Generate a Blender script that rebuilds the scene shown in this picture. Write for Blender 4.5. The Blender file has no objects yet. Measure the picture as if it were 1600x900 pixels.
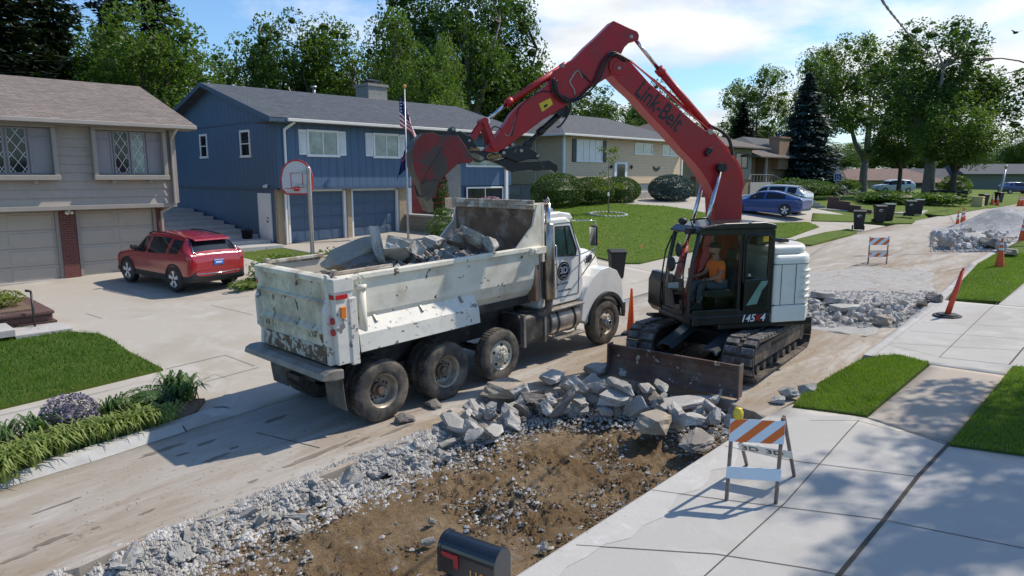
import bpy, bmesh, math, random
from mathutils import Vector, Matrix, noise
R_ = math.radians
rnd = random.Random(7)
SC = bpy.context.scene
COL = SC.collection

# ------------------------------------------------------------------ camera
FPX = 1080.0
CZ = 4.25
PITCH = math.atan(175/1080.0)
YAW = R_(44.097)
cam_d = bpy.data.cameras.new('camera'); cam = bpy.data.objects.new('camera', cam_d); COL.objects.link(cam)
cam_d.sensor_width = 36; cam_d.lens = 36*FPX/1600; cam_d.clip_end = 3000; cam_d.clip_start = .05
FH = Vector((math.cos(YAW), math.sin(YAW), 0)); RT = Vector((math.sin(YAW), -math.cos(YAW), 0)); ZZ = Vector((0,0,1))
FW = FH*math.cos(PITCH) - ZZ*math.sin(PITCH); UP = FH*math.sin(PITCH) + ZZ*math.cos(PITCH)
CP = Vector((0,0,CZ))
cam.matrix_world = Matrix.Translation(CP) @ Matrix((RT, UP, -FW)).transposed().to_4x4()
SC.camera = cam
SC.render.resolution_x = 1024; SC.render.resolution_y = 576

# ------------------------------------------------------------------ sky and sun
SUN_EL = R_(50); SUN_AZ = Vector((.933, -.36, 0)).normalized()
w = bpy.data.worlds.new('World'); SC.world = w; w.use_nodes = True
nt = w.node_tree; nt.nodes.clear(); N = nt.nodes.new; LK = nt.links.new
wo = N('ShaderNodeOutputWorld'); sky = N('ShaderNodeTexSky'); sky.sky_type = 'NISHITA'; sky.sun_disc = False
sky.sun_elevation = SUN_EL; sky.sun_rotation = math.atan2(SUN_AZ.x, SUN_AZ.y); sky.air_density = 1.0; sky.dust_density = .6; sky.ozone_density = 2.0
bg = N('ShaderNodeBackground'); bg.inputs[1].default_value = .15
tint = N('ShaderNodeMix'); tint.data_type = 'RGBA'; tint.blend_type = 'MULTIPLY'; tint.inputs[0].default_value = 1; tint.inputs[7].default_value = (.80, 1.02, 1.20, 1)
LK(sky.outputs[0], tint.inputs[6]); LK(tint.outputs[2], bg.inputs[0])
geo = N('ShaderNodeNewGeometry'); inc = N('ShaderNodeVectorMath'); inc.operation = 'SCALE'; inc.inputs['Scale'].default_value = -1
LK(geo.outputs['Incoming'], inc.inputs[0])
sep = N('ShaderNodeSeparateXYZ'); LK(inc.outputs[0], sep.inputs[0])
zc = N('ShaderNodeMath'); zc.operation = 'ADD'; zc.inputs[1].default_value = .22; LK(sep.outputs[2], zc.inputs[0])
zm = N('ShaderNodeMath'); zm.operation = 'MAXIMUM'; zm.inputs[1].default_value = .03; LK(zc.outputs[0], zm.inputs[0])
dx = N('ShaderNodeMath'); dx.operation = 'DIVIDE'; LK(sep.outputs[0], dx.inputs[0]); LK(zm.outputs[0], dx.inputs[1])
dy = N('ShaderNodeMath'); dy.operation = 'DIVIDE'; LK(sep.outputs[1], dy.inputs[0]); LK(zm.outputs[0], dy.inputs[1])
cmb = N('ShaderNodeCombineXYZ'); LK(dx.outputs[0], cmb.inputs[0]); LK(dy.outputs[0], cmb.inputs[1])
nz = N('ShaderNodeTexNoise'); nz.inputs['Scale'].default_value = 1.15; nz.inputs['Detail'].default_value = 9; nz.inputs['Roughness'].default_value = .56; nz.inputs['Distortion'].default_value = .25
LK(cmb.outputs[0], nz.inputs['Vector'])
# more cloud towards the sunny right hand side (the weather front there)
dt = N('ShaderNodeVectorMath'); dt.operation = 'DOT_PRODUCT'; LK(inc.outputs[0], dt.inputs[0]); dt.inputs[1].default_value = (.99, .10, 0)
ma = N('ShaderNodeMath'); ma.operation = 'MULTIPLY_ADD'; LK(dt.outputs['Value'], ma.inputs[0]); ma.inputs[1].default_value = .42; ma.inputs[2].default_value = -.30
ad = N('ShaderNodeMath'); ad.operation = 'ADD'; LK(nz.outputs['Fac'], ad.inputs[0]); LK(ma.outputs[0], ad.inputs[1])
cr = N('ShaderNodeMapRange'); cr.interpolation_type = 'SMOOTHSTEP'; cr.inputs['From Min'].default_value = .46; cr.inputs['From Max'].default_value = .66
LK(ad.outputs[0], cr.inputs['Value'])
cl = N('ShaderNodeBackground'); cl.inputs[0].default_value = (.93, .965, 1, 1); cl.inputs[1].default_value = 1.0
n2 = N('ShaderNodeTexNoise'); n2.inputs['Scale'].default_value = 2.3; n2.inputs['Detail'].default_value = 5
LK(cmb.outputs[0], n2.inputs['Vector'])
cs = N('ShaderNodeMapRange'); cs.inputs['From Min'].default_value = .35; cs.inputs['From Max'].default_value = .65; cs.inputs['To Min'].default_value = .86; cs.inputs['To Max'].default_value = 1.2
LK(n2.outputs['Fac'], cs.inputs['Value']); LK(cs.outputs[0], cl.inputs[1])
mx = N('ShaderNodeMixShader'); LK(cr.outputs[0], mx.inputs[0]); LK(bg.outputs[0], mx.inputs[1]); LK(cl.outputs[0], mx.inputs[2]); LK(mx.outputs[0], wo.inputs[0])

sd = bpy.data.lights.new('sun', 'SUN'); sd.energy = 4.7; sd.angle = R_(.55); sd.color = (1, .905, .775)
sun = bpy.data.objects.new('sun', sd); COL.objects.link(sun); sun.location = (20, -10, 30)
sdir = Vector((SUN_AZ.x*math.cos(SUN_EL), SUN_AZ.y*math.cos(SUN_EL), math.sin(SUN_EL)))
sun.rotation_euler = sdir.to_track_quat('Z', 'Y').to_euler()
SC.view_settings.view_transform = 'Standard'; SC.view_settings.look = 'None'; SC.view_settings.exposure = 0.0; SC.view_settings.gamma = 1
SC.view_settings.use_curve_mapping = False

# ------------------------------------------------------------------ terrain function
def clamp(t, a=0., b=1.): return max(a, min(b, t))
def sm(t): t = clamp(t); return t*t*(3-2*t)
def street(x):
    x = max(x, -25)
    return .033*x if x < 35 else 1.155 + .4*(1-math.exp(-(x-35)/12))
def yR(x): return 4.5 + .9*sm((x-21)/8)
def yL(x): return 11.1 + 1.25*clamp((x+2)/32)
def G(x, y):
    z = street(x)
    yl = yL(x)
    if y > yl:
        wr = sm((x-19.5)/9.)
        a = .78*(1-math.exp(-((y-yl)/8.5)**1.35*1.35))
        b = 1.45*(1-math.exp(-((y-yl)/11.5)**1.3*1.3))
        z += (a*(1-wr) + b*wr)*(1-.6*sm((x-45)/20))
        z += 1.15*sm((y-29.5)/9)*(1-wr)
        z += .9*wr*sm((y-44)/20)*(1-sm((x-60)/30))
    elif y < 4.5:
        z += .025*(4.5-y) + .09*clamp(2-y, 0, 8)
    return z
def pray(px, py): return (FW + RT*((px-800)/FPX) - UP*((py-450)/FPX))
def onG(px, py, off=0.):
    r = pray(px, py); t0, t1 = .5, 400.
    lo = .5
    t = lo
    while t < 400:
        p = CP + r*t
        if p.z < G(p.x, p.y)+off: break
        t += .25 + t*.01
    a, b = t-(.25+t*.012), t
    for _ in range(30):
        m = (a+b)/2; p = CP + r*m
        if p.z < G(p.x, p.y)+off: b = m
        else: a = m
    return CP + r*b
def onY(px, py, y): r = pray(px, py); return CP + r*(y/r.y)
def onX(px, py, x): r = pray(px, py); return CP + r*(x/r.x)

# ------------------------------------------------------------------ materials
MATS = {}
def newmat(name):
    m = bpy.data.materials.new(name); m.use_nodes = True; MATS[name] = m
    return m, m.node_tree, m.node_tree.nodes, m.node_tree.links, m.node_tree.nodes['Principled BSDF']
def coords(nt, world=False, scale=(1,1,1), rot=(0,0,0)):
    mp = nt.nodes.new('ShaderNodeMapping'); mp.inputs['Scale'].default_value = scale; mp.inputs['Rotation'].default_value = rot
    if world: g = nt.nodes.new('ShaderNodeNewGeometry'); nt.links.new(g.outputs['Position'], mp.inputs[0])
    else: g = nt.nodes.new('ShaderNodeTexCoord'); nt.links.new(g.outputs['Object'], mp.inputs[0])
    return mp.outputs[0]
def noise_n(nt, vec, scale, detail=4, rough=.6, dist=0):
    n = nt.nodes.new('ShaderNodeTexNoise'); n.inputs['Scale'].default_value = scale; n.inputs['Detail'].default_value = detail
    n.inputs['Roughness'].default_value = rough; n.inputs['Distortion'].default_value = dist
    nt.links.new(vec, n.inputs['Vector']); return n.outputs['Fac']
def ramp_n(nt, fac, lo, hi, a=0., b=1.):
    r = nt.nodes.new('ShaderNodeMapRange'); r.inputs['From Min'].default_value = lo; r.inputs['From Max'].default_value = hi
    r.inputs['To Min'].default_value = a; r.inputs['To Max'].default_value = b; nt.links.new(fac, r.inputs['Value']); return r.outputs[0]
def mix_n(nt, fac, c1, c2, blend='MIX'):
    m = nt.nodes.new('ShaderNodeMix'); m.data_type = 'RGBA'; m.blend_type = blend
    if isinstance(fac, (int, float)): m.inputs[0].default_value = fac
    else: nt.links.new(fac, m.inputs[0])
    for i, c in ((6, c1), (7, c2)):
        if isinstance(c, tuple): m.inputs[i].default_value = (*c, 1) if len(c) == 3 else c
        else: nt.links.new(c, m.inputs[i])
    return m.outputs[2]
def math_n(nt, op, a, b=None):
    m = nt.nodes.new('ShaderNodeMath'); m.operation = op
    for i, c in ((0, a), (1, b)):
        if c is None: continue
        if isinstance(c, (int, float)): m.inputs[i].default_value = c
        else: nt.links.new(c, m.inputs[i])
    return m.outputs[0]
def bump_n(nt, b, h, strength=.3, dist=.02):
    n = nt.nodes.new('ShaderNodeBump'); n.inputs['Strength'].default_value = strength; n.inputs['Distance'].default_value = dist
    nt.links.new(h, n.inputs['Height'])
    nt.links.new(n.outputs[0], b.inputs['Normal'])
def mat(name, col, rough=.6, metal=0., var=.15, vs=3., bump=0., bs=40., col2=None, th=(.55,.65), s2=2., coat=0., world=False, dirt=None, dth=(.5,.75), ds=1.2, det=5):
    """procedural paint/concrete/etc: base colour varied by noise; col2 = chips/stains with their own shape; dirt = a soft film"""
    m, nt, ns, lk, b = newmat(name)
    v = coords(nt, world)
    n1 = noise_n(nt, v, vs, det)
    lo = tuple(c*(1-var) for c in col); hi = tuple(min(1, c*(1+var)) for c in col)
    c = mix_n(nt, ramp_n(nt, n1, .3, .7), lo, hi)
    if dirt: c = mix_n(nt, ramp_n(nt, noise_n(nt, v, ds, 6, .65), dth[0], dth[1]), c, dirt)
    rgh = None
    if col2:
        k = ramp_n(nt, noise_n(nt, v, s2, 7, .62, .3), th[0], th[1]); c = mix_n(nt, k, c, col2)
    lk.new(c, b.inputs['Base Color'])
    b.inputs['Roughness'].default_value = rough; b.inputs['Metallic'].default_value = metal; b.inputs['Coat Weight'].default_value = coat; b.inputs['Coat Roughness'].default_value = .08
    if rough > .12: 
        lk.new(ramp_n(nt, n1, .3, .7, max(.05, rough-.08), min(1, rough+.08)), b.inputs['Roughness'])
    if bump: bump_n(nt, b, noise_n(nt, v, bs, 6, .65), bump, .02)
    return m
def siding(name, col, axis, period, gap=.06, rough=.6, depth=.5, lap=False, streak=.12):
    m, nt, ns, lk, b = newmat(name)
    v = coords(nt); s = nt.nodes.new('ShaderNodeSeparateXYZ'); lk.new(v, s.inputs[0])
    if axis == 'h': a = s.outputs[2]
    else:
        a = math_n(nt, 'ADD', s.outputs[0], s.outputs[1])
    fr = math_n(nt, 'FRACT', math_n(nt, 'DIVIDE', math_n(nt, 'ADD', a, 500.), period))
    g = math_n(nt, 'LESS_THAN', fr, gap)
    v2 = coords(nt, False, (1,1,12) if axis == 'h' else (6,6,.5))
    n1 = noise_n(nt, v2, 1.5, 5)
    c = mix_n(nt, ramp_n(nt, n1, .3, .7), tuple(x*(1-streak) for x in col), tuple(x*(1+streak) for x in col))
    c = mix_n(nt, g, c, tuple(x*.35 for x in col)); lk.new(c, b.inputs['Base Color']); b.inputs['Roughness'].default_value = rough
    h = fr if lap else math_n(nt, 'SUBTRACT', 1., g)
    if lap: h = math_n(nt, 'SUBTRACT', 1., fr)
    bump_n(nt, b, h, depth, .02)
    return m
def brickmat(name, c1, c2, mort, w=.22, h=.075, rough=.85, bumps=.5, roof=False, msize=.08, face='wall'):
    m, nt, ns, lk, b = newmat(name)
    v = coords(nt); s = nt.nodes.new('ShaderNodeSeparateXYZ'); lk.new(v, s.inputs[0])
    cb = nt.nodes.new('ShaderNodeCombineXYZ')
    if face == 'wall':
        lk.new(math_n(nt, 'ADD', s.outputs[0], s.outputs[1]), cb.inputs[0]); lk.new(s.outputs[2], cb.inputs[1])
    elif face == 'roofx':      # eaves run along x
        lk.new(s.outputs[0], cb.inputs[0]); lk.new(math_n(nt, 'MULTIPLY', s.outputs[2], 3.1), cb.inputs[1])
    br = nt.nodes.new('ShaderNodeTexBrick'); lk.new(cb.outputs[0], br.inputs['Vector'])
    br.inputs['Color1'].default_value = (*c1, 1); br.inputs['Color2'].default_value = (*c2, 1); br.inputs['Mortar'].default_value = (*mort, 1)
    br.inputs['Scale'].default_value = 1; br.inputs['Brick Width'].default_value = w; br.inputs['Row Height'].default_value = h; br.inputs['Mortar Size'].default_value = msize*h
    br.offset = .5 if not roof else .37
    n1 = noise_n(nt, v, 9, 5); n2 = noise_n(nt, v, .8, 4)
    n3 = noise_n(nt, coords(nt, False, (1.6,.5,11)), 1.6, 5, .7)
    c = mix_n(nt, ramp_n(nt, n1, .3, .7, 0, .5), br.outputs[0], tuple(x*.6 for x in c1))
    c = mix_n(nt, ramp_n(nt, n2, .35, .7, 0, .35), c, tuple(min(1, x*1.35) for x in c2))
    if face == 'roofx': c = mix_n(nt, ramp_n(nt, n3, .42, .62, 0, .75), c, tuple(x*.62 for x in c2))
    lk.new(c, b.inputs['Base Color']); b.inputs['Roughness'].default_value = rough
    h = math_n(nt, 'ADD', br.outputs['Fac'], math_n(nt, 'MULTIPLY', n1, -.4))
    n = nt.nodes.new('ShaderNodeBump'); n.invert = True; n.inputs['Strength'].default_value = bumps; n.inputs['Distance'].default_value = .015
    lk.new(h, n.inputs['Height']); lk.new(n.outputs[0], b.inputs['Normal'])
    return m
def glassmat(name, tint=(.8,.9,.9), rough=.02, refl=1., mixt=None):
    m, nt, ns, lk, b = newmat(name)
    ns.remove(b); o = ns['Material Output']
    tr = ns.new('ShaderNodeBsdfTransparent'); tr.inputs[0].default_value = (*tint, 1)
    gl = ns.new('ShaderNodeBsdfGlossy'); gl.inputs['Roughness'].default_value = rough; gl.inputs[0].default_value = (1,1,1,1)
    fr = ns.new('ShaderNodeLayerWeight'); fr.inputs[0].default_value = .5
    pw = math_n(nt, 'ADD', math_n(nt, 'MULTIPLY', math_n(nt, 'POWER', fr.outputs['Facing'], 4.), .6), .018)
    mxx = ns.new('ShaderNodeMixShader'); lk.new(pw, mxx.inputs[0]); lk.new(tr.outputs[0], mxx.inputs[1]); lk.new(gl.outputs[0], mxx.inputs[2]); lk.new(mxx.outputs[0], o.inputs[0])
    return m
def leafmat(name, c1, c2, trans=.3, scale=.9, rough=.5):
    m, nt, ns, lk, b = newmat(name)
    g = ns.new('ShaderNodeNewGeometry')
    v = coords(nt)
    n1 = noise_n(nt, v, scale, 3)
    c = mix_n(nt, ramp_n(nt, n1, .35, .65), c1, c2)
    c = mix_n(nt, ramp_n(nt, g.outputs['Random Per Island'], 0, 1, 0, .55), c, tuple(x*.55 for x in c1))
    lk.new(c, b.inputs['Base Color']); b.inputs['Roughness'].default_value = rough; b.inputs['Specular IOR Level'].default_value = .35
    t = ns.new('ShaderNodeBsdfTranslucent')
    tc = mix_n(nt, 1., c, (1.25, 1.5, .5), 'MULTIPLY'); lk.new(tc, t.inputs[0])
    mxx = ns.new('ShaderNodeMixShader'); mxx.inputs[0].default_value = trans
    o = ns['Material Output']; lk.new(b.outputs[0], mxx.inputs[1]); lk.new(t.outputs[0], mxx.inputs[2]); lk.new(mxx.outputs[0], o.inputs[0])
    return m

# ------------------------------------------------------------------ mesh builder
class MB:
    def __init__(s): s.v = []; s.f = []; s.sm = []
    def add(s, vs, fs, smooth=False):
        o = len(s.v); s.v += [tuple(p) for p in vs]; s.f += [tuple(i+o for i in f) for f in fs]; s.sm += [smooth]*len(fs); return s
    def box(s, x0, x1, y0, y1, z0, z1):
        vs = [(x,y,z) for x in (x0,x1) for y in (y0,y1) for z in (z0,z1)]
        return s.add(vs, [(0,1,3,2),(4,6,7,5),(0,4,5,1),(2,3,7,6),(0,2,6,4),(1,5,7,3)])
    def obox(s, c, U, V, W):       # half vectors
        c, U, V, W = map(Vector, (c, U, V, W))
        vs = [c+U*a+V*b+W*d for a in (-1,1) for b in (-1,1) for d in (-1,1)]
        fs = [(0,1,3,2),(4,6,7,5),(0,4,5,1),(2,3,7,6),(0,2,6,4),(1,5,7,3)]
        if U.cross(V).dot(W) < 0: fs = [f[::-1] for f in fs]
        return s.add(vs, fs)
    def beam(s, a, b, w, h, up=(0,0,1)):
        a, b = Vector(a), Vector(b); d = b-a; L = d.length; d.normalize(); up = Vector(up)
        if abs(d.dot(up)) > .98: up = Vector((1,0,0))
        sd = d.cross(up).normalized(); u = sd.cross(d)
        return s.obox((a+b)/2, d*L/2, sd*w/2, u*h/2)
    def prism(s, poly, O, U, V, W, w0, w1):
        O, U, V, W = map(Vector, (O, U, V, W)); n = len(poly)
        ar = sum(poly[i][0]*poly[(i+1)%n][1]-poly[(i+1)%n][0]*poly[i][1] for i in range(n))
        if (ar > 0) != (U.cross(V).dot(W) > 0): poly = poly[::-1]
        vs = [O+U*p[0]+V*p[1]+W*w0 for p in poly] + [O+U*p[0]+V*p[1]+W*w1 for p in poly]
        fs = [tuple(range(n))[::-1], tuple(range(n, 2*n))] + [(i, (i+1)%n, n+(i+1)%n, n+i) for i in range(n)]
        if w1 < w0: fs = [f[::-1] for f in fs]
        return s.add(vs, fs)
    def cyl(s, a, b, r0, r1=None, n=16, caps=True, smooth=True):
        a, b = Vector(a), Vector(b); r1 = r0 if r1 is None else r1
        d = (b-a).normalized(); q = d.to_track_quat('Z', 'Y'); X = q @ Vector((1,0,0)); Y = q @ Vector((0,1,0))
        vs = []
        for p, r in ((a, r0), (b, r1)):
            vs += [p + X*r*math.cos(2*math.pi*i/n) + Y*r*math.sin(2*math.pi*i/n) for i in range(n)]
        s.add(vs, [(i, (i+1)%n, n+(i+1)%n, n+i) for i in range(n)], smooth)
        if caps:
            o = len(s.v)-2*n; s.f += [tuple(o+i for i in range(n))[::-1], tuple(o+n+i for i in range(n))]; s.sm += [False, False]
        return s
    def tube(s, pts, r, n=8, caps=True):
        pts = [Vector(p) for p in pts]; rr = r if isinstance(r, (list, tuple)) else [r]*len(pts)
        vs = []; pr = None
        for i, p in enumerate(pts):
            d = (pts[min(i+1, len(pts)-1)] - pts[max(i-1, 0)]).normalized()
            if pr is None:
                a = Vector((0,0,1)) if abs(d.z) < .9 else Vector((1,0,0)); X = d.cross(a).normalized()
            else:
                X = (pr - d*pr.dot(d)).normalized()
            pr = X; Y = d.cross(X)
            vs += [p + X*rr[i]*math.cos(2*math.pi*k/n) + Y*rr[i]*math.sin(2*math.pi*k/n) for k in range(n)]
        fs = [(i*n+k, i*n+(k+1)%n, (i+1)*n+(k+1)%n, (i+1)*n+k) for i in range(len(pts)-1) for k in range(n)]
        s.add(vs, fs, True)
        if caps:
            o = len(s.v)-len(pts)*n; s.f += [tuple(o+i for i in range(n))[::-1], tuple(o+(len(pts)-1)*n+i for i in range(n))]; s.sm += [False, False]
        return s
    def lathe(s, prof, O, A, n=32, closed=False):   # prof (r, h) revolved about axis A through O
        O, A = Vector(O), Vector(A).normalized(); q = A.to_track_quat('Z', 'Y'); X = q @ Vector((1,0,0)); Y = q @ Vector((0,1,0))
        vs = [O + A*h + X*r*math.cos(2*math.pi*k/n) + Y*r*math.sin(2*math.pi*k/n) for r, h in prof for k in range(n)]
        m = len(prof); fs = [(i*n+k, i*n+(k+1)%n, ((i+1)%m)*n+(k+1)%n, ((i+1)%m)*n+k) for i in range(m if closed else m-1) for k in range(n)]
        return s.add(vs, fs, True)
    def ball(s, c, r, sx=1, sy=1, sz=1, nu=14, nv=9):
        c = Vector(c); vs = [c+Vector((0,0,-r*sz))]; 
        for j in range(1, nv):
            t = math.pi*j/nv
            vs += [c + Vector((r*sx*math.sin(t)*math.cos(2*math.pi*i/nu), r*sy*math.sin(t)*math.sin(2*math.pi*i/nu), -r*sz*math.cos(t))) for i in range(nu)]
        vs.append(c+Vector((0,0,r*sz))); L = len(vs)-1
        fs = [(0, 1+(i+1)%nu, 1+i) for i in range(nu)]
        fs += [(1+j*nu+i, 1+j*nu+(i+1)%nu, 1+(j+1)*nu+(i+1)%nu, 1+(j+1)*nu+i) for j in range(nv-2) for i in range(nu)]
        fs += [(L, 1+(nv-2)*nu+i, 1+(nv-2)*nu+(i+1)%nu) for i in range(nu)]
        return s.add(vs, fs, True)
    def build(s, name, m, parent=None, bevel=0., seg=2, shift=None, sub=0, recalc=False):
        me = bpy.data.meshes.new(name)
        vs = s.v if shift is None else [(a-shift[0], b-shift[1], c-shift[2]) for a, b, c in s.v]
        me.from_pydata(vs, [], s.f); me.polygons.foreach_set('use_smooth', s.sm); 
        if recalc:
            bm = bmesh.new(); bm.from_mesh(me); bmesh.ops.recalc_face_normals(bm, faces=bm.faces[:]); bm.to_mesh(me); bm.free()
        me.update()
        me.materials.append(MATS[m] if isinstance(m, str) else m)
        o = bpy.data.objects.new(name, me); COL.objects.link(o)
        if parent: o.parent = parent
        if bevel:
            b = o.modifiers.new('bevel', 'BEVEL'); b.width = bevel; b.segments = seg; b.limit_method = 'ANGLE'; b.angle_limit = R_(40)
        if sub:
            b = o.modifiers.new('sub', 'SUBSURF'); b.levels = sub; b.render_levels = sub
        return o
def tag(o, label=None, cat=None, group=None, kind=None):
    if label: o['label'] = label
    if cat: o['category'] = cat
    if group: o['group'] = group
    if kind: o['kind'] = kind
    return o
def thing(name, label, cat, loc=(0,0,0), rotz=0, group=None, rot=None):
    o = bpy.data.objects.new(name, None); COL.objects.link(o); o.location = loc
    o.rotation_euler = rot if rot else (0,0,rotz); o.empty_display_size = .2
    return tag(o, label, cat, group)
def copy_tree(o, parent=None):
    c = o.copy(); COL.objects.link(c)
    if parent: c.parent = parent
    for ch in list(o.children): copy_tree(ch, c)
    return c
def text_mb(body, size, O, U, V, parent, m, name='lettering', extrude=.002, bold=0., shear=0., align='CENTER', cx=1.):
    cu = bpy.data.curves.new(name, 'FONT'); cu.body = body; cu.size = size; cu.extrude = extrude; cu.offset = bold; cu.shear = shear
    cu.align_x = align; cu.align_y = 'CENTER'
    tmp = bpy.data.objects.new('t', cu); me = bpy.data.meshes.new_from_object(tmp); bpy.data.objects.remove(tmp)
    U = Vector(U).normalized(); V = Vector(V).normalized(); W = U.cross(V)
    M = Matrix((U*cx, V, W)).transposed().to_4x4(); M.translation = Vector(O)
    me.transform(M); me.materials.clear(); me.materials.append(MATS[m]); me.name = name
    o = bpy.data.objects.new(name, me); COL.objects.link(o); o.parent = parent
    return o
def drape(name, poly, off, m, step=.5, skirt=.3, Gf=None, disp=None):
    Gf = Gf or G
    bm = bmesh.new(); vs = [bm.verts.new((p[0], p[1], 0)) for p in poly]; f = bm.faces.new(vs)
    if f.calc_area() and True: bm.normal_update()
    if f.normal.z < 0: f.normal_flip()
    bmesh.ops.triangulate(bm, faces=bm.faces[:])
    for ax in (0, 1):
        lo = min(p[ax] for p in poly); hi = max(p[ax] for p in poly)
        k = math.ceil(lo/step)*step
        while k < hi:
            co = [0,0,0]; co[ax] = k+.0003; no = [0,0,0]; no[ax] = 1
            bmesh.ops.bisect_plane(bm, geom=bm.verts[:]+bm.edges[:]+bm.faces[:], plane_co=co, plane_no=no); k += step
    for v in bm.verts: v.co.z = Gf(v.co.x, v.co.y)+off + (disp(v.co.x, v.co.y) if disp else 0)
    if skirt:
        be = [e for e in bm.edges if len(e.link_faces) == 1]
        ex = bmesh.ops.extrude_edge_only(bm, edges=be)
        for v in [g for g in ex['geom'] if isinstance(g, bmesh.types.BMVert)]: v.co.z -= skirt
    for f in bm.faces: f.smooth = abs(f.normal.z) > .6
    bm.normal_update()
    for f in bm.faces: f.smooth = abs(f.normal.z) > .6
    me = bpy.data.meshes.new(name); bm.to_mesh(me); bm.free(); me.materials.append(MATS[m])
    o = bpy.data.objects.new(name, me); COL.objects.link(o); o['kind'] = 'structure'
    return o
# ================================================================== ground materials
def groundmat(name, base, stain, dust, st=(.5,.72), du=(.52,.7), rough=.85, scale=.35, bump=.25, stretch=(1,1,1), fine=.12, band=None):
    m, nt, ns, lk, b = newmat(name)
    v = coords(nt, True, stretch)
    n1 = noise_n(nt, v, scale, 8, .62, .4); n2 = noise_n(nt, v, scale*3.1, 8, .65, .6); n3 = noise_n(nt, v, 26, 6, .75); n4 = noise_n(nt, v, 140, 3, .6)
    c = mix_n(nt, ramp_n(nt, n1, st[0], st[1]), base, stain)
    c = mix_n(nt, ramp_n(nt, n2, du[0], du[1]), c, dust)
    c = mix_n(nt, ramp_n(nt, n3, .25, .75, 0, fine*2), c, tuple(x*.55 for x in base))
    c = mix_n(nt, ramp_n(nt, n4, .6, .72, 0, .35), c, tuple(x*.5 for x in base))
    if band:      # tracked-out mud beside the dug strip
        sp = ns.new('ShaderNodeSeparateXYZ'); lk.new(coords(nt, True), sp.inputs[0])
        k = ramp_n(nt, sp.outputs[1], band[0], band[1], 0, 1); k2 = math_n(nt, 'MULTIPLY', k, ramp_n(nt, noise_n(nt, coords(nt, True, (.35,1.6,1)), 1.1, 9, .68, .8), .40, .62))
        c = mix_n(nt, math_n(nt, 'MULTIPLY', k2, .75), c, (.24,.17,.105))
        c = mix_n(nt, math_n(nt, 'MULTIPLY', math_n(nt, 'MULTIPLY', k, .9), ramp_n(nt, noise_n(nt, coords(nt, True), 7, 8, .75), .57, .64)), c, (.17,.125,.08))
    # hairline cracks / small pits
    c = mix_n(nt, ramp_n(nt, noise_n(nt, v, 3.3, 10, .8, 1.2), .69, .72, 0, .75), c, tuple(x*.38 for x in base))
    lk.new(c, b.inputs['Base Color']); b.inputs['Roughness'].default_value = rough; b.inputs['Specular IOR Level'].default_value = .3
    bump_n(nt, b, math_n(nt, 'ADD', n3, math_n(nt, 'MULTIPLY', n4, .4)), bump, .01)
    return m
groundmat('road_concrete', (.42,.385,.335), (.30,.235,.165), (.53,.51,.48), st=(.47,.66), band=(11.2, 8.6), stretch=(.35,1.3,1), bump=.35, fine=.2)
groundmat('drive_concrete', (.42,.385,.33), (.34,.295,.235), (.47,.445,.40), fine=.08, bump=.15)
groundmat('walk_concrete', (.44,.425,.395), (.36,.34,.30), (.50,.485,.46), fine=.12, bump=.12, scale=.5)
groundmat('walk_aggregate', (.42,.365,.305), (.36,.30,.25), (.48,.43,.37), fine=.16, bump=.3)
groundmat('curb_concrete', (.42,.41,.39), (.32,.30,.27), (.56,.55,.53), fine=.15)
groundmat('broken_concrete', (.40,.385,.36), (.30,.28,.25), (.50,.49,.47), fine=.3, scale=1.3, bump=.8)
groundmat('dust_concrete', (.49,.475,.445), (.43,.41,.37), (.56,.55,.53), fine=.12, scale=1.1)
mat('joint', (.07,.06,.05), .95, var=.3)
mat('mulch', (.16,.11,.075), .95, var=.5, vs=30, bump=1, bs=60)
def grassground(name, c1, c2, c3):
    m, nt, ns, lk, b = newmat(name); v = coords(nt, True)
    c = mix_n(nt, ramp_n(nt, noise_n(nt, v, .55, 6, .6), .35, .68), c1, c2)
    c = mix_n(nt, ramp_n(nt, noise_n(nt, v, 9, 6, .75), .35, .7, 0, .8), c, c3)
    c = mix_n(nt, ramp_n(nt, noise_n(nt, v, 1.7, 6, .7), .56, .72, 0, .6), c, (.24,.25,.07))
    c = mix_n(nt, ramp_n(nt, noise_n(nt, v, 90, 4, .8), .4, .75, 0, .7), c, tuple(x*.3 for x in c1))
    lk.new(c, b.inputs['Base Color']); b.inputs['Roughness'].default_value = .9; b.inputs['Specular IOR Level'].default_value = .2
    bump_n(nt, b, noise_n(nt, v, 55, 5, .8), 1., .05); return m
grassground('grass_ground', (.13,.195,.028), (.165,.235,.038), (.10,.15,.022))
leafmat('blade', (.17,.265,.028), (.235,.33,.045), .35, .6, .6)
leafmat('blade_dark', (.075,.165,.022), (.115,.215,.028), .35, .6, .6)
# dirt
m, nt, ns, lk, b = newmat('dirt'); v = coords(nt, True)
n1 = noise_n(nt, v, 1.1, 8, .62, .5); n2 = noise_n(nt, v, 14, 8, .72); n3 = noise_n(nt, v, 2.6, 9, .7, .8); n5 = noise_n(nt, v, 60, 5, .7)
c = mix_n(nt, ramp_n(nt, n1, .38, .62), (.25,.165,.085), (.40,.29,.175))
c = mix_n(nt, ramp_n(nt, n2, .5, .72, 0, .8), c, (.12,.08,.042))
c = mix_n(nt, ramp_n(nt, n3, .56, .70, 0, .9), c, (.46,.42,.36))
c = mix_n(nt, ramp_n(nt, n5, .62, .7, 0, .8), c, (.38,.33,.27))
lk.new(c, b.inputs['Base Color']); b.inputs['Roughness'].default_value = .95; b.inputs['Specular IOR Level'].default_value = .15
bump_n(nt, b, math_n(nt, 'ADD', n2, math_n(nt, 'MULTIPLY', n5, .8)), 1., .09)

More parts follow.
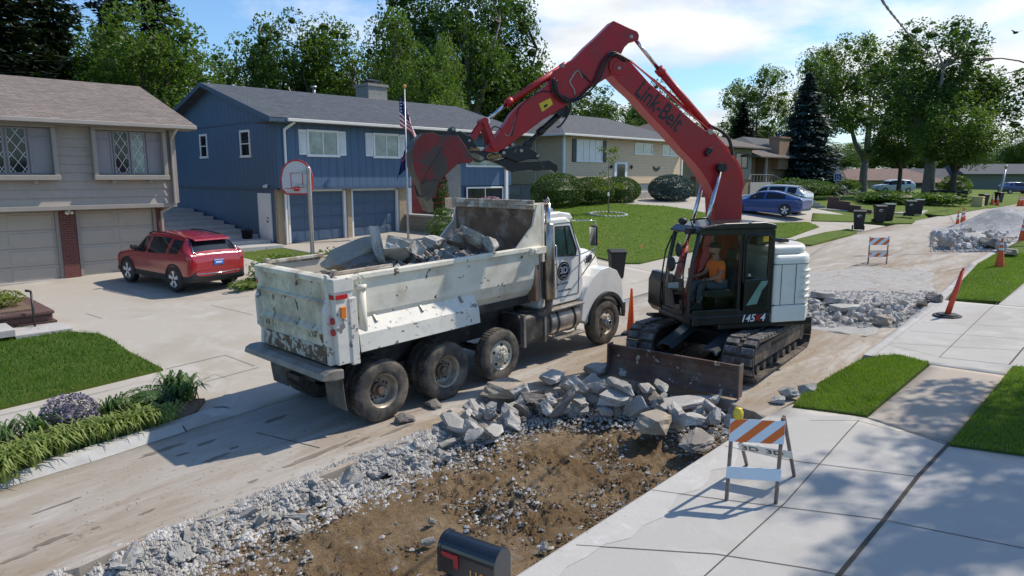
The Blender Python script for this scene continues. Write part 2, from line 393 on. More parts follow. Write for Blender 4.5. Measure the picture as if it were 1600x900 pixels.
# ================================================================== base ground sheet
def axis_pts(lo, a, b, hi, st):
    r = []; x = a
    while x <= b: r.append(x); x += st
    e = 1.; x = b
    while x < hi: e *= 1.25; x += e; r.append(x)
    e = 1.; x = a; l = []
    while x > lo: e *= 1.3; x -= e; l.append(x)
    return l[::-1]+r
xs = axis_pts(-150, -12, 70, 1500, 1.); ys = axis_pts(-400, -10, 50, 1500, .75)
mb = MB(); vs = []
for x in xs:
    for y in ys:
        z = G(x, y)
        if yR(x)-.3 < y < yL(x)+.2 and x < 70: z -= .42
        elif x < 70 and -8 < y < 22: z -= .05
        vs.append((x, y, z))
n = len(ys)
mb.add(vs, [(i*n+j, (i+1)*n+j, (i+1)*n+j+1, i*n+j+1) for i in range(len(xs)-1) for j in range(n-1)], True)
tag(mb.build('ground', 'grass_ground'), kind='structure')

# ================================================================== street
EX0, EX1, EY0 = -6, 10.9, 8.35         # excavation
def jag(pts, amp, st, seed):
    r = random.Random(seed); out = []
    for i in range(len(pts)-1):
        a, b = Vector(pts[i]), Vector(pts[i+1]); L = (b-a).length; k = max(1, int(L/st)); nrm = Vector((-(b-a).y, (b-a).x)).normalized()
        for j in range(k): out.append(a.lerp(b, j/k) + nrm*r.uniform(-amp, amp))
    out.append(Vector(pts[-1])); return out
edge = jag([(EX0, 8.15), (1.7, 8.2), (6.3, 8.25), (8.2, 8.7), (9.6, 8.0), (10.6, 7.6), (11.2, 6.4), (11.0, 5.4), (10.6, 4.55)], .09, .28, 3)
far = [(x, yR(x)) for x in (12, 16, 20, 24, 28, 34, 45, 70, 120)]
back = [(x, yL(x)) for x in (120, 60, 40, 30, 20, 10, 5, 0, -6)]
drape('road', [tuple(p) for p in edge] + far + back, 0, 'road_concrete', .6, .32)
def exz(x, y):
    d = min(1, max(0, (EY0+.4-y)/.7)); return 0
def dirt_disp(x, y):
    p = Vector((x, y, 0))
    return .075*noise.fractal(p*1.3, 1., 2., 4) + (.085*noise.turbulence(p*5.5, 4, False) + .04*noise.fractal(p*14, .6, 2., 3))*clamp(.65+1.5*noise.noise(p*.9+Vector((0,0,7))), .12, 1.15) - .045
st = .032; X0, X1, Y0, Y1 = 1.2, 11.5, 4.35, 8.9
nx = int((X1-X0)/st); ny = int((Y1-Y0)/st)
mb = MB(); mb.add([(X0+i*st, Y0+j*st, G(X0+i*st, Y0+j*st)-.21+dirt_disp(X0+i*st, Y0+j*st)) for i in range(nx+1) for j in range(ny+1)],
   [(i*(ny+1)+j, (i+1)*(ny+1)+j, (i+1)*(ny+1)+j+1, i*(ny+1)+j+1) for i in range(nx) for j in range(ny)], True)
# coarse skirts left and right of the fine part belong to the same sheet
o = len(mb.v); k = 14
for i in range(k+1):
    for j in range(16): x = EX0+(X0-EX0)*i/k; y = Y0+(Y1-Y0)*j/15; mb.v.append((x, y, G(x, y)-.21+dirt_disp(x, y)-(.05 if i == k else 0)))
mb.f += [(o+i*16+j, o+(i+1)*16+j, o+(i+1)*16+j+1, o+i*16+j+1) for i in range(k) for j in range(15)]; mb.sm += [True]*(k*15)
tag(mb.build('dirt', 'dirt'), kind='structure')

# broken-up second patch further up the street
def rough2(x, y): return .035*noise.turbulence(Vector((x*4, y*4, 3)), 4, False)+.004
p2 = jag([(17.0, 5.0), (17.0, 8.2), (19, 9.2), (24, 9.6), (27.5, 8.6), (28, 6.3), (22.5, 5.0), (17.0, 5.0)], .15, .5, 5)[:-1]
drape('broken_road_surface', [tuple(p) for p in p2], .004, 'broken_concrete', .18, .02, disp=rough2)

# ================================================================== right hand side
LZ = .05
SE0 = 2.05; SE1 = 3.28
# near driveway slab (up to the excavation)
drape('near_driveway', [(EX0, 4.48), (10.35, 4.52), (10.75, 4.5), (11.4, 4.42), (11.45, 3.28), (11.0, SE0), (11.0, -8), (EX0, -8)], LZ, 'walk_concrete', .5, .4)
drape('sidewalk', [(11.47, 3.26), (15.2, 3.26), (15.2, SE0), (11.02, SE0)], LZ, 'walk_aggregate', .5, .25)
drape('neighbour_driveway', [(15.22, 4.5), (22.3, 4.85), (22.3, 3.3), (22.3, SE0), (22.3, -8), (15.9, -8), (15.9, SE0), (15.22, SE0), (15.22, 3.3)], LZ, 'walk_concrete', .5, .3)
drape('far_sidewalk', [(22.32, 3.35), (60, 3.6), (60, 2.2), (22.32, SE0)], LZ, 'walk_concrete', .8, .3)
drape('curb_strip', [(15.2, 4.5), (22.3, 4.85), (30, 5.5), (60, 5.6), (60, 5.35), (30, 5.25), (22.3, 4.6), (15.2, 4.3)], LZ+.012, 'curb_concrete', .8, .2)
stripA = [(11.25, 4.35), (12.2, 4.5), (14.6, 4.42), (15.25, 4.2), (15.55, 3.9), (15.25, 3.3), (11.5, 3.28)]
stripB = [(22.5, 4.5), (24, 4.75), (30, 5.25), (60, 5.35), (60, 3.6), (22.7, 3.35)]
lawnC = [(11.0, 2.03), (15.88, 2.03), (15.88, -8), (11.0, -8)]
lawnD = [(22.32, 2.03), (60, 2.18), (60, -10), (22.32, -8)]
for nm, pl in (('grass_strip', stripA), ('far_grass_strip', stripB), ('near_lawn', lawnC), ('right_lawn', lawnD)):
    drape(nm, pl, LZ+.03, 'grass_ground', .5, .3)

# ================================================================== left hand side
def c2(px, py, off=.03): p = onG(px, py, off); return (p.x, p.y)
walkL = [(-6, 12.45), (-6, 13.75), (4.4, 13.95), (5.0, 13.3), (4.6, 12.75)]
lawnL = [(-6, 13.75)] + [c2(*q) for q in ((60, 625), (255, 578), (225, 563), (200, 550), (175, 532), (155, 523))] + [c2(95, 519), c2(0, 508)] + [(-6, 17.5)]
drape('left_driveway', [(-6, 11.05)]+[(x, yL(x)+.02) for x in (-2, 2, 4.6, 8, 13.6)] + [(12.9, 14.5), (11.9, 18.), (11.6, 22.), (12.0, 28.9), (-6, 28.9)], .012, 'drive_concrete', .3, .3)
drape('blue_house_driveway', [(x, yL(x)+.02) for x in (13.62, 17, 21.3)] + [(21.4, 18), (21.8, 29.2), (14.3, 29.2), (14.2, 25.), (13.3, 18.5), (13.5, 14)], .012, 'drive_concrete', .6, .3)
drape('left_sidewalk', walkL, .035, 'drive_concrete', .6, .2)
drape('left_lawn', lawnL, .06, 'grass_ground', .5, .2)
bed = [(-6, 11.3), (0, 11.42), (2.6, 11.5), (4.3, 11.75), (4.75, 12.3), (4.3, 12.7), (-6, 12.5)]
drape('planting_bed', bed, .09, 'mulch', .4, .3)
# kerb in front of the bed, sweeping into the driveway
mb = MB(); path = [(-6, 11.08), (0, 11.2), (2.6, 11.28), (4.0, 11.42), (4.9, 11.8), (5.3, 12.3)]
for i in range(len(path)-1):
    a, b = Vector(path[i]), Vector(path[i+1]); d = (b-a).normalized(); nn = Vector((-d.y, d.x)); ha, hb = (.13 if i < 4 else .05), (.13 if i < 3 else .03)
    za, zb = G(*a), G(*b)
    P = [(a-nn*.12, za+.004), (a+nn*.02, za+ha), (a+nn*.2, za+ha), (b-nn*.12, zb+.004), (b+nn*.02, zb+hb), (b+nn*.2, zb+hb)]
    mb.add([(p.x, p.y, z) for p, z in P], [(0,3,4,1), (1,4,5,2)], False)
tag(mb.build('kerb', 'curb_concrete'), kind='structure')
# lawn of the beige house, its driveway, further lawns and walks
lawnM = [(21.6, 12.3), (21.9, 15.3), (22.3, 18), (23.4, 29), (36.3, 29), (36.3, 22.5), (34.6, 17.6), (33.9, 16.2), (31.5, 14.6), (30.5, 12.45)]
lawnM = [(21.3, 16.5)] + [c2(*q, .06) for q in ((925, 400), (950, 406), (975, 411), (1000, 411), (1030, 404), (1063, 396))] + [c2(*q, .06) for q in ((1110, 387), (1170, 379), (1235, 370), (1280, 354), (1262, 347), (1215, 348), (1165, 348), (1125, 338), (1080, 328), (1040, 322))] + [(36.0, 29.2), (22.4, 29.2), (22.2, 20)]
drape('beige_house_lawn', lawnM, .07, 'grass_ground', .8, .25)
drape('beige_house_driveway', [(x, yL(x)+.02) for x in (21.32, 25, 28, 29.3)] + [(29.3, 14.2), (28.9, 14.25), (26.3, 15.6), (22.7, 15.6), (21.5, 16.8), (21.42, 18)], .012, 'drive_concrete', .6, .2)
drape('grass_verge', [c2(*q, .05) for q in ((1240, 382), (1268, 383), (1330, 367), (1340, 362), (1325, 358), (1290, 363), (1245, 374))], .07, 'grass_ground', .6, .2)
drape('shared_driveway', [(33.6, 12.75), (33.2, 14.2), (33.1, 16.6), (35.2, 19.5), (36.8, 29), (52, 29), (50, 20), (47.5, 16), (43.5, 14.5), (44, 12.4), (39, 12.35)], .014, 'drive_concrete', .8, .15)
drape('grass_island', [c2(*q, .05) for q in ((1268, 345), (1345, 347), (1425, 349), (1430, 345), (1395, 340), (1270, 333))], .06, 'grass_ground', .6, .15)
drape('far_driveway_strip', [c2(*q, .05) for q in ((1277, 326), (1440, 334), (1450, 328), (1390, 332), (1282, 325))], .05, 'drive_concrete', .8, .15)
drape('far_verge', [c2(*q, .05) for q in ((1445, 334), (1475, 337), (1545, 324), (1530, 321), (1500, 324))], .06, 'grass_ground', .8, .1)

# joints in the slabs -------------------------------------------------
mb = MB()
def joint(pts, w=.012, off=.012, lz=LZ):
    for i in range(len(pts)-1):
        a, b = Vector(pts[i]), Vector(pts[i+1]); L = (b-a).length; k = max(1, int(L/.3)); d = (b-a).normalized(); nn = Vector((-d.y, d.x))*w/2
        for j in range(k):
            p, q = a.lerp(b, j/k), a.lerp(b, (j+1)/k); wob = 1
            vs = []
            for r in (p-nn, q-nn, q+nn, p+nn): vs.append((r.x, r.y, G(r.x, r.y)+lz+off))
            mb.add(vs, [(0,1,2,3)])
def pj(px, w=.012, lz=LZ): joint([c2(*q, lz) for q in px], w, .006, lz)
pj([(1018, 766), (1200, 790), (1380, 812), (1600, 857)]); pj([(900, 852), (1118, 866), (1260, 888), (1330, 902)]); pj([(1132, 697), (1238, 720), (1434, 745)])
pj([(1430, 676), (1484, 692), (1600, 709)]); pj([(1265, 657), (1340, 657), (1400, 674), (1440, 677)], .008)
pj([(1085, 915), (1228, 785), (1325, 675), (1342, 657)], .014); pj([(1300, 912), (1382, 812), (1434, 745), (1484, 692)], .05)
pj([(1410, 605), (1515, 618)], .01); pj([(1465, 558), (1577, 570)], .012); pj([(1360, 532), (1462, 556)], .008)
pj([(1360, 534), (1490, 542), (1600, 548)], .01); pj([(1420, 517), (1600, 530)], .01); pj([(1468, 558), (1545, 484), (1600, 441)], .012); pj([(1577, 570), (1600, 543)], .03)
pj([(1440, 503), (1600, 512)], .01); pj([(1555, 479), (1600, 484)], .01)
L2 = .016
pj([(258, 577), (352, 555)], .014, L2); pj([(320, 597), (405, 574)], .012, L2); pj([(352, 555), (398, 572)], .012, L2); pj([(330, 477), (395, 492)], .012, L2); pj([(320, 470), (390, 463)], .012, L2)
pj([(135, 490), (160, 498)], .012, L2); pj([(985, 444), (1055, 428)], .01, L2); pj([(0, 655), (60, 640)], .01, L2)
pj([(475, 690), (660, 640)], .01, .0); pj([(400, 676), (500, 700)], .015, .0); pj([(1290, 430), (1430, 385)], .015, 0); pj([(1480, 424), (1570, 404)], .03, 0); pj([(1300, 410), (1480, 412)], .015, 0)
tag(mb.build('pavement_joints', 'joint'), kind='structure')
# pale ground-up dust along the slab edge
dp = [tuple(p) for p in jag([(3, 4.47), (10.3, 4.51)], 0, 1, 1)] + [tuple(p) for p in jag([(10.3, 4.2), (7, 4.05), (3, 4.2)], .12, .3, 9)]
drape('concrete_dust', dp, LZ+.004, 'dust_concrete', .4, 0)
# muddy patch, oil spots
def blob(px, py, rx, ry, seed, mname, name, ang=0, off=.005, k=18):
    p = onG(px, py); r = random.Random(seed); pts = []
    for i in range(k):
        t = 2*math.pi*i/k; q = r.uniform(.65, 1.15); u, v = rx*q*math.cos(t), ry*q*math.sin(t)
        pts.append((p.x+u*math.cos(ang)-v*math.sin(ang), p.y+u*math.sin(ang)+v*math.cos(ang)))
    return drape(name, pts, off, mname, .5, 0)
mat('oil_stain', (.19,.155,.12), .8, var=.3, world=True)
for i, q in enumerate([(255, 703, .35, .07), (285, 710, .1, .04), (340, 715, .22, .05), (322, 692, .16, .05), (80, 845, .22, .06), (500, 708, .7, .07), (560, 690, .3, .05), (430, 655, .25, .06), (620, 672, .35, .05), (90, 790, .3, .03), (230, 800, .12, .03), (30, 870, .2, .04), (150, 825, .05, .03), (395, 752, .09, .03), (365, 700, .08, .04)]):
    blob(q[0], q[1], q[2], q[3], i+3, 'oil_stain', 'road_stain', .1)

# ================================================================== grass blades
def inpoly(x, y, P):
    c = False; n = len(P); j = n-1
    for i in range(n):
        if (P[i][1] > y) != (P[j][1] > y) and x < (P[j][0]-P[i][0])*(y-P[i][1])/(P[j][1]-P[i][1])+P[i][0]: c = not c
        j = i
    return c
def grass(poly, dens, h, wd, off, m, seed, xr=None, label=''):
    r = random.Random(seed); lo = [min(p[i] for p in poly) for i in (0,1)]; hi = [max(p[i] for p in poly) for i in (0,1)]
    if xr: lo = [max(lo[0], xr[0]), max(lo[1], xr[2])]; hi = [min(hi[0], xr[1]), min(hi[1], xr[3])]
    n = int((hi[0]-lo[0])*(hi[1]-lo[1])*dens); V = []; F = []
    for _ in range(n):
        x = r.uniform(lo[0], hi[0]); y = r.uniform(lo[1], hi[1])
        if not inpoly(x, y, poly): continue
        k = .7+.6*noise.noise(Vector((x*1.5, y*1.5, 0)))
        z = G(x, y)+off; t = r.uniform(0, 6.283); ln = h*r.uniform(.5, 1.25)*(.8+.4*k); w2 = wd*r.uniform(.6, 1.2)/2; c, s = math.cos(t), math.sin(t)
        l1, l2 = r.uniform(-.6, .6)*ln, r.uniform(-.6, .6)*ln
        o = len(V); V += [(x-c*w2, y-s*w2, z), (x+c*w2, y+s*w2, z), (x+l1, y+l2, z+ln)]; F.append((o, o+1, o+2))
    b = MB(); b.v = V; b.f = F; b.sm = [False]*len(F)
    return tag(b.build('grass', m), label, 'grass', kind='stuff')
grass(stripA, 2600, .06, .014, LZ+.02, 'blade', 1, label='short bright green grass blades on the strip by the sidewalk')
grass(lawnC, 1500, .06, .016, LZ+.02, 'blade', 2, (11, 16, -1.5, 2.1), label='short grass blades on the small lawn right of the sidewalk')
grass(stripB, 700, .06, .022, LZ+.02, 'blade', 3, (22.3, 34, 3.2, 5.5), label='short grass blades on the strip beside the leaning delineator')
grass(lawnL, 1100, .07, .018, .05, 'blade_dark', 4, (-2, 6, 13, 21), label='dense dark green lawn grass beside the left driveway')
grass(lawnM, 160, .07, .035, .06, 'blade', 5, (21, 42, 13, 30), label='short mown grass of the lawn before the beige house')
# ================================================================== houses
siding('siding_blue', (.062,.118,.205), 'v', .40, .05)
siding('siding_beige', (.60,.455,.30), 'h', .115, .1, lap=True, depth=.7)
siding('siding_tan_board', (.32,.235,.155), 'v', .35, .05)
siding('siding_grey_board', (.30,.27,.23), 'v', .35, .05)
mat('paint_taupe', (.37,.325,.28), .7, var=.07, vs=4, bump=.08)
mat('paint_taupe_trim', (.30,.27,.24), .6, var=.06)
mat('paint_door_taupe', (.40,.35,.295), .6, var=.05)
mat('paint_mullion', (.26,.24,.25), .5, var=.08)
mat('white_trim', (.72,.73,.74), .45, var=.05)
mat('blue_trim', (.05,.085,.14), .55, var=.08)
mat('blue_garage', (.06,.10,.16), .5, var=.08)
mat('gutter', (.62,.60,.57), .4, var=.05)
mat('gutter_taupe', (.36,.32,.29), .45, var=.05)
brickmat('shingle_brown', (.28,.235,.205), (.185,.15,.13), (.11,.09,.08), .30, .14, .95, .5, True, .12, 'roofx')
brickmat('shingle_blue', (.115,.13,.155), (.065,.075,.09), (.035,.04,.05), .30, .14, .95, .5, True, .12, 'roofx')
brickmat('shingle_grey', (.13,.135,.145), (.10,.105,.115), (.06,.065,.07), .30, .14, .95, .5, True, .12, 'roofx')
brickmat('shingle_far', (.25,.165,.135), (.21,.14,.115), (.15,.10,.085), .30, .14, .95, .5, True, .12, 'roofx')
brickmat('shingle_dark', (.19,.16,.14), (.15,.125,.11), (.10,.085,.07), .30, .14, .95, .5, True, .12, 'roofx')
brickmat('brick_red', (.17,.045,.035), (.12,.035,.03), (.19,.14,.12), .2, .075, msize=.12)
brickmat('brick_grey', (.34,.32,.29), (.27,.26,.24), (.20,.19,.175), .22, .075, msize=.12)
brickmat('brick_tan', (.42,.32,.20), (.33,.25,.16), (.30,.26,.21), .22, .075, msize=.12)
brickmat('brick_buff', (.38,.25,.16), (.28,.17,.11), (.25,.2,.16), .22, .075, msize=.12)
brickmat('block_wall', (.33,.28,.22), (.26,.22,.18), (.15,.13,.11), .4, .2, msize=.05)
brickmat('block_red', (.13,.07,.06), (.10,.055,.05), (.04,.03,.03), .45, .16, msize=.06, bumps=.9)
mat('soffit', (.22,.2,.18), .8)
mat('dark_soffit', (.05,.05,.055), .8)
mat('stone_pale', (.42,.40,.38), .85, var=.12, bump=.2)
mat('window_dark', (.018,.022,.026), .06, var=.5, vs=1.2)
mat('window_curtain', (.20,.25,.24), .12, var=.35, vs=2.5, coat=.8)
mat('louvre', (.62,.62,.62), .4, var=.08, coat=.5)
mat('black_metal', (.02,.02,.022), .45, var=.2)
mat('galv', (.42,.43,.44), .42, .6, var=.15)
mat('wood_grey', (.30,.25,.19), .85, var=.3, vs=12)
mat('red_door', (.20,.02,.02), .35)

def W(o):   # world -> local shift of a thing
    return tuple(o.location)
def frustum_roof(mb, x0, x1, y0, y1, z, xr0, xr1, yr, zr, th=.12):
    """hip/gable roof: eave rectangle, ridge from (xr0,yr) to (xr1,yr)"""
    for dz, flip in ((0, False), (-th, True)):
        a = [(x0,y0,z+dz), (x1,y0,z+dz), (x1,y1,z+dz), (x0,y1,z+dz), (xr0,yr,zr+dz), (xr1,yr,zr+dz)]
        f = [(0,1,5,4), (1,2,5), (2,3,4,5), (3,0,4)]
        mb.add(a, [q[::-1] for q in f] if flip else f)
    o = len(mb.v)-12
    mb.f += [(o+i, o+6+i, o+6+(i+1)%4, o+(i+1)%4) for i in range(4)]; mb.sm += [False]*4
    return mb
def window(t, face, a0, a1, z0, z1, p, frame='white_trim', pane='window_dark', fr=.09, mull=1, out=.05, inner=None, kind='window', horiz=0):
    """face 'y': lies in plane y=p looking to -y, a = x ; face 'x': plane x=p looking to -x, a = y"""
    def B(mb, u0, u1, w0, w1, d0, d1):
        if face == 'y': mb.box(u0, u1, p-d1, p-d0, w0, w1)
        else: mb.box(p-d1, p-d0, u0, u1, w0, w1)
    sh = W(t)
    mb = MB(); B(mb, a0, a1, z1-fr, z1, 0, out); B(mb, a0-.03, a1+.03, z0-.01, z0+fr, 0, out+.025); B(mb, a0, a0+fr, z0+fr, z1-fr, 0, out); B(mb, a1-fr, a1, z0+fr, z1-fr, 0, out)
    n = mull
    for i in range(1, n+1):
        c = a0+fr+(a1-a0-2*fr)*i/(n+1); B(mb, c-.028, c+.028, z0+fr, z1-fr, 0, out-.012)
    for i in range(1, horiz+1):
        c = z0+fr+(z1-z0-2*fr)*i/(horiz+1); B(mb, a0+fr, a1-fr, c-.022, c+.022, 0, out-.014)
    wnd = mb.build(kind, frame, t, .006, 1, sh)
    g = MB(); B(g, a0+fr, a1-fr, z0+fr, z1-fr, .002, .014); g.build('pane', pane, wnd, shift=sh)
    return wnd
def shutter(t, a0, a1, z0, z1, p, m='white_trim'):
    sh = W(t); mb = MB(); mb.box(a0, a1, p-.035, p, z0, z1)
    n = int((z1-z0-.16)/.06)
    for i in range(n):
        z = z0+.08+i*.06; mb.add([(a0+.05, p-.035, z+.05), (a1-.05, p-.035, z+.05), (a1-.05, p-.06, z), (a0+.05, p-.06, z), (a0+.05, p-.035, z), (a1-.05, p-.035, z)], [(0,3,2,1), (3,4,5,2)])
    return mb.build('shutter', m, t, shift=sh)
def garage_door(t, a0, a1, z0, z1, p, m, rows=4, cols=4, lowfn=None):
    sh = W(t); mb = MB(); mb.box(a0, a1, p, p+.06, z0, z1); h = (z1-z0)/rows; w_ = (a1-a0)/cols
    for r in range(rows):
        mb.box(a0, a1, p-.02, p, z0+r*h+.012, z0+(r+1)*h-.012)
        for c in range(cols):
            mb.box(a0+c*w_+.09, a0+(c+1)*w_-.09, p-.034, p-.02, z0+r*h+.09, z0+(r+1)*h-.09)
    return mb.build('garage_door', m, t, .008, 1, sh)
def downspout(t, pts, m, r=.045):
    mb = MB()
    for a, b in zip(pts[:-1], pts[1:]): mb.beam(a, b, r*1.7, r*1.4)
    for a in pts[1:-1]: mb.ball(a, r*.95, nu=8, nv=5)
    return mb.build('downspout', m, t, .01, 1, W(t))
def gutter(t, a, b, m):
    mb = MB(); mb.beam(a, b, .13, .13); return mb.build('gutter', m, t, .015, 1, W(t))

# ------------------------------------------------------------ house 1 : taupe split level over a double garage
gz = G(6, 26)
h1 = thing('split_level_house', 'taupe split level house with diamond pane windows above two pale garage doors', 'house', (4, 26, gz))
sh = W(h1)
mb = MB(); mb.box(-3, 9.05, 26.25, 34.5, 0, 3.35); mb.build('garage_wall', 'paint_taupe', h1, shift=sh)
# lap siding upper floor, real sawtooth boards
mb = MB(); z = 3.3; prof = []
while z < 6.0: prof += [(0, z), (.035, z), (.004, z+.262)]; z += .265
prof = [(p[0], p[1]) for p in prof] + [(-.2, prof[-1][1]), (-.2, 3.3)]
mb.prism(prof, (-3, 25.6, 0), (0,-1,0), (0,0,1), (1,0,0), 0, 12.4)
mb.prism(prof, (9.4, 25.6, 0), (1,0,0), (0,0,1), (0,1,0), 0, 9.2)
mb.box(-3, 9.4, 25.61, 34.8, 3.31, 6.02)
mb.build('upper_wall', 'paint_taupe', h1, shift=sh, recalc=True)
mb = MB(); mb.box(-3, 9.38, 25.5, 25.62, 3.18, 3.32); mb.box(9.28, 9.47, 25.5, 25.66, 3.32, 5.98); mb.build('corner_trim', 'paint_taupe_trim', h1, .008, 1, sh)
mb = MB(); mb.add([(-3, 26.25, 6.02), (9.4, 26.25, 6.02), (9.4, 34.8, 6.02), (-3, 34.8, 6.02), (-3, 30.2, 7.5), (9.4, 30.2, 7.5)], [(1,2,5), (0,4,3)])
mb.build('gable', 'paint_taupe', h1, shift=sh)
mb = MB(); yr, zr = 30.0, 7.72; x0, x1 = -4, 10.0
for dz in (0, -.14):
    mb.add([(x0, 24.95, 5.98+dz), (x1, 24.95, 5.98+dz), (x1-.05, yr, zr+dz), (x0, yr, zr+dz), (x1, 35.2, 5.98+dz), (x0, 35.2, 5.98+dz)], [(0,1,2,3), (3,2,4,5)] if dz == 0 else [(3,2,1,0), (5,4,2,3)])
o = len(mb.v)-12; mb.f += [(o+1,o+7,o+8,o+2), (o+2,o+8,o+10,o+4), (o,o+6,o+7,o+1)]; mb.sm += [False]*3
mb.build('roof', 'shingle_brown', h1, shift=sh)
mb = MB(); mb.box(x0, x1-.03, 25.0, 25.6, 5.80, 5.84); mb.build('soffit', 'soffit', h1, shift=sh)
gutter(h1, (x0, 24.92, 5.92), (x1, 24.92, 5.90), 'gutter_taupe')
mb = MB(); mb.box(5.9, 6.35, 26.05, 26.26, G(6,26)-.2, 3.2); mb.build('brick_pillar', 'brick_red', h1, shift=sh)
mb = MB(); mb.box(8.86, 9.1, 26.05, 27.6, .5, 3.2); mb.build('brick_pillar', 'brick_red', h1, shift=sh)
for a0, a1 in ((3.05, 5.8), (6.4, 8.75)):
    garage_door(h1, a0, a1, gz-.08, 3.12, 26.2, 'paint_door_taupe', 4, 2)
mb = MB(); mb.box(-3, 9.05, 26.12, 26.2, 3.12, 3.22)
for a in (3.0, 5.8, 6.38, 8.76): mb.box(a, a+.1, 26.1, 26.2, gz-.08, 3.12)
mb.build('door_frame', 'paint_taupe_trim', h1, shift=sh)
mb = MB(); mb.box(2.0, 9.1, 26.0, 26.3, gz-.1, gz+.012); mb.build('threshold', 'stone_pale', h1, shift=sh)
def bay(a0, a1, z0, z1, panes):
    m1 = MB(); p = 25.6; d = .28
    m1.box(a0, a1, p-d, p, z1-.13, z1); m1.box(a0-.02, a1+.02, p-d-.03, p, z0, z0+.16); m1.box(a0, a0+.13, p-d, p, z0+.16, z1-.13); m1.box(a1-.13, a1, p-d, p, z0+.16, z1-.13)
    for q in (.25, .75): m1.cyl((a0+(a1-a0)*q, p-d*.6, z0-.11), (a0+(a1-a0)*q, p-d*.6, z0), .06, .08)
    wn = m1.build('bay_window', 'paint_taupe_trim', h1, .012, 1, sh)
    m2 = MB(); m2.box(a0+.13, a1-.13, p-.07, p-.005, z0+.16, z1-.13); m2.build('backing', 'paint_mullion', wn, shift=sh)
    for (u0, u1, lead) in panes:
        m3 = MB(); m3.box(u0, u1, p-.085, p-.07, z0+.24, z1-.2); m3.build('pane', 'window_curtain' if lead == 2 else 'window_dark' if lead else 'paint_mullion', wn, shift=sh)
        m4 = MB(); m4.box(u0-.045, u0, p-.115, p-.07, z0+.2, z1-.16); m4.box(u1, u1+.045, p-.115, p-.07, z0+.2, z1-.16); m4.box(u0, u1, p-.115, p-.07, z0+.2, z0+.24); m4.box(u0, u1, p-.115, p-.07, z1-.2, z1-.16)
        if not lead: m4.box(u0, u1, p-.11, p-.07, z0+.24+(z1-z0)*.6, z0+.28+(z1-z0)*.6)
        m4.build('sash', 'paint_mullion', wn, .006, 1, sh)
        if lead:
            m5 = MB(); n = 3; wz = (z1-z0-.44)
            for i in range(-1, n+1):
                for sgn in (1, -1):
                    za = z0+.24+wz*i/n*1.0; zb = za+wz*2/n*.72
                    ua, ub = (u0, u1) if sgn > 0 else (u1, u0)
                    lo, hi = z0+.24, z1-.2; t0, t1 = 0., 1.
                    if za < lo: t0 = (lo-za)/(zb-za)
                    if zb > hi: t1 = (hi-za)/(zb-za)
                    if t0 < t1-.02:
                        m5.beam((ua+(ub-ua)*t0, p-.093, za+(zb-za)*t0), (ua+(ub-ua)*t1, p-.093, za+(zb-za)*t1), .012, .018, (0,1,0))
            m5.build('leading', 'white_trim', wn, shift=sh)
bay(6.85, 9.12, 4.12, 5.86, [(7.0, 7.42, 0), (7.55, 7.93, 1), (8.06, 8.44, 2), (8.57, 8.98, 0)])
bay(3.35, 5.88, 4.12, 5.86, [(3.55, 3.95, 0), (4.1, 4.5, 1), (4.65, 5.08, 1), (5.22, 5.7, 0)])
downspout(h1, [(9.36, 24.95, 5.85), (9.3, 25.4, 5.5), (9.3, 25.42, 3.3), (9.0, 25.95, 3.0), (9.0, 26.0, 1.15), (9.05, 25.8, .98)], 'gutter_taupe', .055)
mb = MB(); mb.ball((6.12, 25.98, 3.08), .07); mb.ball((6.25, 25.98, 3.08), .06); mb.cyl((6.18, 26.1, 3.16), (6.18, 25.98, 3.12), .05); mb.build('floodlight', 'white_trim', h1, shift=sh)

# concrete steps between the houses
mb = MB()
for i in range(9):
    y = 27.6+i*1.18; z = 1.18+.155*(i+1); mb.box(9.6+.0*i, 14.45, y, y+1.3+(5 if i == 8 else 0), z-.35, z)
st = mb.build('garden_steps', 'stone_pale', None, .01, 1); tag(st, 'broad pale concrete steps climbing between the taupe and the blue house', 'steps')
mb = MB(); mb.lathe([(0,0),(.2,0),(.25,.36),(.27,.36),(.27,.40),(.235,.40),(.22,.05),(0,.05)], (0,0,0), (0,0,1), 20)
pt = mb.build('plant_pot', 'black_metal'); pt.location = (13.9, 29.9, 1.49); tag(pt, 'black round planter on the steps against the blue wall', 'planter')

# ------------------------------------------------------------ house 2 : blue
gz = G(18, 28.6)
hb = thing('blue_house', 'blue two storey house with white shuttered windows above two blue garage doors', 'house', (18, 28.6, gz)); sh = W(hb)
mb = MB(); mb.box(14.6, 21.5, 28.6, 40.2, 0, 3.72); mb.box(21.5, 29.6, 28.9, 40.2, 1, 3.75); mb.build('lower_wall', 'siding_blue', hb, shift=sh)
mb = MB(); mb.box(14.55, 21.6, 28.0, 40.25, 3.72, 6.62); mb.box(21.6, 29.6, 28.75, 40.25, 3.72, 6.62)
yr, zr = 34.1, 8.62
mb.add([(14.55, 28, 6.62), (14.55, 40.25, 6.62), (14.55, yr, 8.5), (29.6, 28.75, 6.62), (29.6, 40.25, 6.62), (29.6, yr, 8.5)], [(0,2,1), (3,4,5)])
mb.build('upper_wall', 'siding_blue', hb, shift=sh)
mb = MB(); mb.box(14.5, 14.56, 27.95, 40.3, 3.66, 3.74); mb.box(14.5, 21.62, 27.95, 28.0, 3.66, 3.78); mb.box(14.515, 14.55, 28, 40.2, 6.58, 6.64); mb.build('belt_trim', 'blue_trim', hb, shift=sh)
mb = MB(); x0, x1 = 14.0, 30.1
for dz in (0, -.16):
    mb.add([(x0, 27.4, 6.66+dz), (x1, 27.4, 6.66+dz), (x1, yr, zr+dz), (x0, yr, zr+dz), (x1, 40.8, 6.66+dz), (x0, 40.8, 6.66+dz)], [(0,1,2,3), (3,2,4,5)] if dz == 0 else [(3,2,1,0), (5,4,2,3)])
